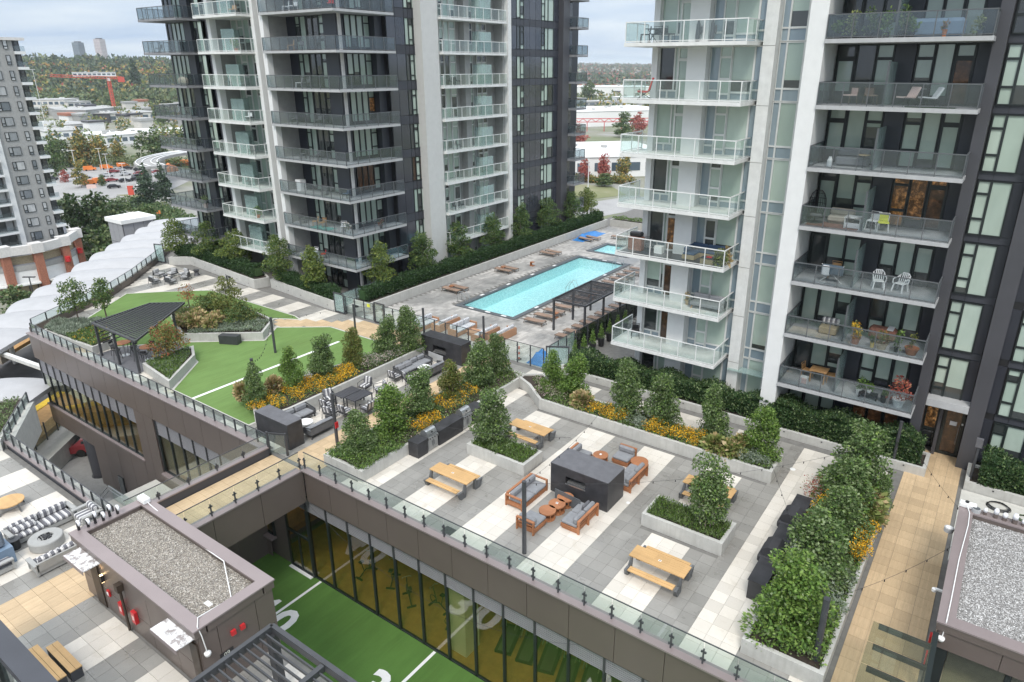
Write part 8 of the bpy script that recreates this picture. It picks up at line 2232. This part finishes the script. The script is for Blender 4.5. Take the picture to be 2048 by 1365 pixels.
for i in range(7):
 solo('container',MB().cbox(-2.3,2.3,-1.3,1.3,0,2.6,'orange_cover',.15),'orange covered container at the back of the car park, %s from the tent' % ORD[i],'container',(*S_(-251 + i * 2.2,129.5 + i * 2.3),GZ),.8)
solo('sign_board',MB().box(-.9,.9,-.2,.2,.3,3.4,'crane_red').box(-1,1,-.3,.3,0,.3,'kerb_concrete'),'tall orange red pylon sign on the grass island by the road','sign',(*S_(-199,92.5),GZ),.9)
# street lamps
def street_lamp(lab,x,y,h,arm=True,col='slab_white',z=None,k=KG):
 t = thing('street_lamp',lab,'street lamp',(x * k,y * k,GZ if z is None else z),0)
 part('pole',MB().tube([(0,0,0),(0,0,h)],[.16,.09],col,8),t)
 part('lamp_head',MB().bar((-1.0,-.6,h),(1.0,.6,h + .05),.35,.16,col),t)
for i,(x,y,h) in enumerate(((-251,101,10),(-238,105,9.2),(-213,98,8.8),(-258,112,9))): street_lamp('pale street lamp on the car park, %s from the left' % ORD[(0,2,3,1)[i]],x,y,h)
street_lamp('street lamp rising behind the far dark balconies',-162,84,5.5)
street_lamp('dark street lamp in front of the brick podium building',-117,37.5,5.2,col='dark_metal')
street_lamp('very tall floodlight mast in front of the wooded hill',-374 / KG,142 / KG,40,k=KG)
street_lamp('tall thin street lamp in front of the red autumn trees',-91,156,16.5)
sg = solo('road_sign',MB().cyl(0,0,0,3.6,.12,'slab_white').bar((-1.4,-.9,3.9),(1.4,.9,4.1),.1,1.3,'pink_cloth'),'white and red banner sign on a post at the car park entrance','sign',(*S_(-203,84.5),GZ))
solo('road_sign',MB().cyl(0,0,0,3.4,.08,'rail_grey').box(-.5,.5,-.04,.04,2.6,3.5,'car_orange'),'small orange diamond road sign by the road near the station','sign',(*S_(-158,78.5),GZ),.8)
# trees one can tell apart
FARM = {}
def far_tree(lab,x,y,h,kind,rw=.34,k=KG,z=None,n=700):
 seed = int(abs(x) * 3 + abs(y)) % 5; key = (kind,seed % 3)
 if key not in FARM:
  con = kind == 'pine'; mats = {'deci': ['leaf_far','leaf_tree_deep'],'pine': ['leaf_far_pine'],'gold': ['leaf_far_gold','leaf_far'],'red': ['leaf_far_red']}[kind]
  bl = [((c[0],c[1],c[2] + .12),r) for c,r in tree_blobs(seed * 7 + len(kind),.86,.36 if not con else .28,16,.92 if con else .35)]
  FARM[key] = (crown('crown',bl,1500,.085 if not con else .07,mats,seed,lift=.3),MB().tube([(0,0,-.02),(0,0,.6)],[.018,.008],'bark',5).mesh('trunk'))
 t = thing('conifer' if kind == 'pine' else 'tree',lab,'tree',(x * k,y * k,GZ if z is None else z),seed * 1.3)
 for nm,me in zip(('crown','trunk'),FARM[key]): o = put(nm,me,t); o.scale = (h * rw / .36,h * rw / .36,h)
 return t
for lab,x,y,h,kind,rw in (
 ('slim green tree beside the grey clad tower',-256,97,15,'deci',.3),('green tree with a golden top behind the left car park',-272,112,15,'gold',.33),('golden tree behind the car park',-270,117,12,'gold',.35),
 ('small autumn tree behind the parked orange vans',-267,122,10,'gold',.3),('broad dark green tree at the back of the car park',-256,129,15,'deci',.45),('green tree behind the first orange van',-276,108,11,'deci',.4),
 ('bright yellow tree standing alone on the car park',-225,91,8.5,'gold',.28),('small dark red tree on the car park',-240,93,4.5,'red',.35),('small green tree between the orange vans',-223,96,4.2,'deci',.35),
 ('large conifer beside the road in front of the far dark balconies',-173,84,13,'pine',.42),('conifer behind the large one by the road',-178,91,12,'pine',.36),('round bright tree right of the grey office building',-440,232,13,'deci',.5),
 ('tall leafy tree behind the brick podium, left',-150,58,12.5,'deci',.36),('tall leafy tree behind the brick podium, middle',-146,61,12,'deci',.38),('tall leafy tree behind the brick podium, right',-138,59,12,'deci',.38),
 ('leafy tree between the podium and the road',-150,66,9,'deci',.36),('tree beside the grey station lift box',-136,66,9.5,'deci',.3),('bushy tree below the brick podium edge',-128,53,9,'deci',.42),('low bush tree beside the station canopy',-118,49,7,'deci',.5),
 ('green tree at the far left in front of the shopfronts',-113,34,5.5,'deci',.5),
 ('dark red autumn tree in front of the white warehouse, left',-109,184,9,'red',.28),('red brown autumn tree in front of the white warehouse, middle',-106,191,9.5,'red',.3),('orange autumn tree in front of the white warehouse, right',-101,195,9.5,'gold',.35),
 ('red autumn tree above the warehouse roof',-163,268,11,'red',.5),('orange autumn tree above the warehouse roof, left',-170,262,11,'gold',.6),('round green tree beyond the factory',-369,628,24,'deci',.45),('smaller green tree left of the round one beyond the factory',-392,633,15,'deci',.6),
 ('dark tree beside the red truss',-166,318,14,'deci',.4),('red tree at the right of the red truss',-168,338,13,'red',.4),('green bush in the dry field',-100,181,4.5,'deci',.7),('pale bush in the dry field',-108,172,3.5,'gold',.8),
 ('tall lone conifer on the skyline left of the dark balconies',-650,325,26,'pine',.3)):
 far_tree(lab,x,y,h,kind,rw)
bpy.data.objects[[o.name for o in bpy.data.objects if o.name.startswith('conifer') and o.parent is None][-1]].location.z = 0
hedge_n = 0
for lab,a,b,w,h,m_ in (('long dense hedge of shrubs along the road by the station',(-184,84.5),(-150,79.5),6,3.6,'leaf_tree_deep'),('row of low trees along the back of the car park',(-292,104),(-240,134),7,5.5,'leaf_far'),('hedge of mixed shrubs beyond the dry field',(-122,180),(-96,190),3,3,'leaf_far_gold')):
 r = np.random.RandomState(int(w * 3)); a,b = np.array(S_(*a)),np.array(S_(*b)); n = 90
 bl = []
 for i in range(n):
  p = a + (b - a) * i / n; bl.append(((p[0] + r.uniform(-w / 2,w / 2),p[1] + r.uniform(-w / 2,w / 2),GZ + h * r.uniform(.2,.6)),(w * .35,w * .35,h * r.uniform(.3,.5))))
 tag(put('shrubs',crown('shrubs',bl,7000,.75,[m_,'leaf_far'],3)),lab,'shrubs',None,'stuff')
# wooded hillside: one mass of crowns
def wood(name,label,region,n,leaf,per,mats,seed,hgt=(9,18),cuts=None):
 r = np.random.RandomState(seed); P,N = [],[]
 k = 0
 while k < n:
  a,rr = r.uniform(*region[0]),r.uniform(*region[1]); x,y = rr * cos(RAD(a)),rr * sin(RAD(a))
  h = r.uniform(*hgt); z = hz(x,y); w = h * r.uniform(.28,.5)
  p,d = blob_pts(r,per,(x,y,z + h * .55),(w,w,h * .5),.8); P.append(p); N.append(d); k += 1
 o = put(name,leaves(name,np.concatenate(P),np.concatenate(N),leaf,mats,seed,cuts=cuts,lift=.3)); tag(o,label,'wood',None,'stuff')
wood('wood','mixed green and autumn wood covering the hillside behind the red crane',((146,168),(1000,1560)),2600,5.2,34,['wood_mass','leaf_far_pine'],2)
wood('wood','line of dark trees along the foot of the hill',((146,168),(840,1010)),900,4.5,30,['leaf_far','wood_mass'],3,(8,15))
wood('wood','distant wooded ridge under the two high rises',((142,170),(1560,2300)),1300,8,26,['wood_mass','leaf_far_pine'],4,(10,24))
wood('wood','trees scattered among the far houses on the right skyline',((112,130),(1500,5000)),1700,8,22,['leaf_far_pine','wood_mass','leaf_far_red'],5,(8,17),[.5,.35,.15])
wood('wood','trees among the industrial roofs in the right gap',((114,128),(620,1400)),170,4.2,30,['leaf_far','leaf_far_gold'],6,(6,12),[.7,.3])
def houses(name,label,region,n,seed):
 r = random.Random(seed); mb = MB()
 for i in range(n):
  a,rr = r.uniform(*region[0]),r.uniform(*region[1]); x,y = rr * cos(RAD(a)),rr * sin(RAD(a)); z = hz(x,y)
  w,d,h = r.uniform(6,16),r.uniform(6,12),r.uniform(4,8)
  mb.box(x - w / 2,x + w / 2,y - d / 2,y + d / 2,z - 2,z + h,r.choice(['roof_white','wall_cream','wall_cream','grey_cladding','tan_stone']))
  mb.prism([(x - w / 2 - .5,y - d / 2 - .5),(x + w / 2 + .5,y - d / 2 - .5),(x + w / 2 + .5,y + d / 2 + .5),(x - w / 2 - .5,y + d / 2 + .5)],z + h,z + h + r.uniform(1,2.2),r.choice(['roof_grey','pier_dark','brick_red','roof_grey']))
 tag(put(name,mb.mesh(name)),label,'houses',None,'stuff')
houses('distant_houses','crowd of small houses spread over the far right hillside',((112,130),(1450,4600)),900,3)
houses('distant_houses','scattered houses along the far left ridge',((150,168),(1500,2100)),90,4)
houses('distant_roofs','small industrial sheds packed in the right gap',((115,127),(700,1400)),46,6)
houses('distant_roofs','low roofs scattered below the wooded hill on the left',((149,166),(560,960)),60,7)
wood('wood','green and golden trees scattered among the low buildings on the left',((148,166),(400,900)),85,2.0,90,['leaf_far','leaf_far_gold','leaf_tree'],8,(6,11),[.6,.15,.25])
wood('wood','golden and red trees dotted over the wooded hillside',((147,167),(980,1450)),260,4.5,60,['leaf_far_gold','leaf_tree','leaf_far_red'],9,(12,19),[.5,.38,.12])
# ---------------------------------------------------------------- rapid transit station beside the west wing
struct('station_base',MB().prism([(-62,6),(-48,6),(-60,20),(-66,27),(-72,34),(-96,66),(-120,66),(-84,26),(-76,16)],-14.0,-9.0,'kerb_concrete'))
struct('platform',MB().prism([(-58.5,8),(-52.5,8),(-64.5,22.2),(-67.8,22.2)],-8.98,-8.6,'amber_floor'))
struct('platform',MB().prism([(-78.5,8),(-71.5,8),(-82,22),(-100,45),(-105,45)],-8.98,-8.6,'amber_floor'))
struct('track_bed',MB().prism([(-71.3,8),(-58.7,8),(-68.3,22.5),(-98,58),(-104,55),(-82,22)],-8.98,-8.9,'track_asphalt'))
for a,b in (((-59.2,8),(-68.0,22.0)),((-71.8,8),(-80.5,20.5))):
 struct('tactile_strip',MB().bar((a[0],a[1],-8.57),(b[0],b[1],-8.57),.8,.05,'yellow_paint'))
def canopy(lab,axis,w,z,th=.35,amp=.32,per=5.2,rise=.3):
 t = thing('station_canopy',lab,'station canopy',(axis[0][0],axis[0][1],z)); seg = []
 L = [0]
 for a,b in zip(axis[:-1],axis[1:]): L.append(L[-1] + math.hypot(b[0] - a[0],b[1] - a[1]))
 step = per / 8; s = 0; k = 0; n = int(L[-1] / per)
 def at_(s):
  for i in range(len(L) - 1):
   if s <= L[i + 1] or i == len(L) - 2:
    f = (s - L[i]) / (L[i + 1] - L[i]); a,b = axis[i],axis[i + 1]; dx,dy = (b[0] - a[0]),(b[1] - a[1]); l = math.hypot(dx,dy)
    ww = w[i] + (w[i + 1] - w[i]) * f
    return a[0] + dx * f,a[1] + dy * f,-dy / l,dx / l,ww
 for m_ in range(n):
  vs,fs = [],[]; J = 7
  for i in range(9):
   s = m_ * per + i * step + (.03 if i == 0 else (-.03 if i == 8 else 0)); x,y,nx,ny,ww = at_(s)
   sc = amp * abs(sin(pi * i / 8))
   for j in range(J):
    v = (j / (J - 1) - .5) * 2; hw = ww / 2 + sc
    zz = rise * (1 - v * v) + .25 * sin(pi * i / 8)
    vs.append((x + nx * v * hw - axis[0][0],y + ny * v * hw - axis[0][1],zz))
  top = len(vs); vs += [(a,b,c - th) for a,b,c in vs]
  for i in range(8):
   for j in range(J - 1):
    k = i * J + j; fs.append((k,k + 1,k + J + 1,k + J)); fs.append((top + k,top + k + J,top + k + J + 1,top + k + 1))
  for i in range(8):
   for j in (0,J - 1): k = i * J + j; fs.append((k,k + J,top + k + J,top + k))
  for j in range(J - 1):
   for i in (0,8): k = i * J + j; fs.append((k,k + 1,top + k + 1,top + k))
  part('roof_panel',MB().add(vs,fs,'canopy_white'),t)
  x,y,nx,ny,ww = at_(m_ * per + per / 2)
  part('column',MB().cyl(x - axis[0][0] + nx * ww * .3,y - axis[0][1] + ny * ww * .3,-8.8 - z,-.2,.22,'slab_white',n=12),t)
 return t
canopy('white scalloped station canopy running along the lawn terrace up to the road',[(-67.2,9),(-76,21),(-84.5,31.5),(-97,45.5),(-112,62)],[5.2,5.4,8.5,10.5,11],-4.3)
canopy('white scalloped station canopy tucked against the brown west wing',[(-54.5,6.5),(-62.8,18.0)],[6.4,6.2],-4.3,per=4.6)
sb = MB()
for a,b in (((-69.0,15.5),(-62.0,17.0)),((-72.5,19.5),(-63.5,20.5)),((-64,9),(-57.5,11))): sb.bar((a[0],a[1],-4.9),(b[0],b[1],-4.9),.35,.35,'slab_white')
o = solo('roof_beams',sb,'white cross beams tying the two station canopies together','beams'); o['kind'] = 'structure'; del o['label'],o['category']
for i in range(5):
 solo('platform_panel',MB().bar((0,0,0),(1.1,-1.3,0),.3,2.6,'beige_cushion'),'beige panel on the far platform under the white canopy, %s from the west wing' % ORD[i],'platform panel',(-81.0 + i * 1.9,22.6 - i * 2.3,-7.3),0,'beige panels on the station platform')
st2 = thing('glass_screen','glass and steel balustrade at the edge of the station platform below the overhang','glass balustrade',(-59.5,15,-8.6))
for i in range(9):
 a = (-61.5 + i * 1.0 + 59.5,19.8 - i * 1.18 - 15)
 part('post',MB().box(a[0] - .04,a[0] + .04,a[1] - .04,a[1] + .04,0,1.6,'dark_metal'),st2)
 part('glass_panel',MB().bar((a[0] + .05,a[1] - .05,.8),(a[0] + .95,a[1] - 1.13,.8),.02,1.3,'skylight_glass'),st2)
lb = thing('lift_box','grey panelled station lift box with a white flat roof beside the canopy','lift tower',(-116,53,-22),0,None,(.72,.72,1.06))
part('wall',MB().box(-3.2,3.2,-3.4,3.4,0,17.2,'pier_dark'),lb); part('roof',MB().box(-3.7,3.7,-3.8,3.8,17.2,17.8,'roof_white'),lb)
for i in range(4):
 for j in range(3): part('panel',MB().box(3.2,3.3,-3.3 + j * 2.23,-1.15 + j * 2.23,5.4 + i * 2.95,8.25 + i * 2.95,'louver'),lb)
for i in range(4):
 for j in range(3): part('panel',MB().box(-3.1 + j * 2.1,-1.1 + j * 2.1,-3.5,-3.4,5.4 + i * 2.95,8.25 + i * 2.95,'louver'),lb)
gd = thing('guideway','curving elevated train guideway glimpsed behind the far dark balconies','train guideway',(-238,158,-22))
P = [(38 * cos(a),36 * sin(a),9) for a in [2.9 + i * .13 for i in range(14)]]
gm = MB()
for a,b in zip(P[:-1],P[1:]): gm.bar(a,b,8,.8,'asphalt')
part('deck',gm,gd)
for s in (-3.4,-1.4,1.4,3.4):
 part('track_rail',MB().tube([((38 + s) * cos(a),(36 + s) * sin(a),9.6) for a in [2.9 + i * .13 for i in range(14)]],.18,'roof_white',4),gd)
for k in (2,6,10): part('pier',MB().cyl(P[k][0],P[k][1],0,8.6,1.0,'kerb_concrete',n=12),gd)
for lab,x,y,rz in (('dark red car parked in the shade under the brown overhang, left',-60.6,17.6,.9),('dark red car parked in the shade under the brown overhang, right',-58.0,20.6,.9)):
 car(lab,x / KG,y / KG,'r',rz); o = [o for o in bpy.data.objects if o.get('label') == lab][0]; o.location.z = -10.48; o['group'] = 'cars under the overhang'
# ---------------------------------------------------------------- haze over the town
t = NT('haze_air'); t.n.remove(t.bs)
pv = t.add('ShaderNodeVolumePrincipled'); pv.inputs['Color'].default_value = (.86,.91,1,1)
pv.inputs['Density'].default_value = .00009; pv.inputs['Anisotropy'].default_value = .3
t.l.new(pv.outputs[0],t.out.inputs['Volume']); M['haze_air'] = t.m
tag(put('haze',MB().box(-9200,9200,-3200,15200,-25,115,'haze_air').mesh('haze')),'pale thin haze over the whole town','haze',None,'stuff')
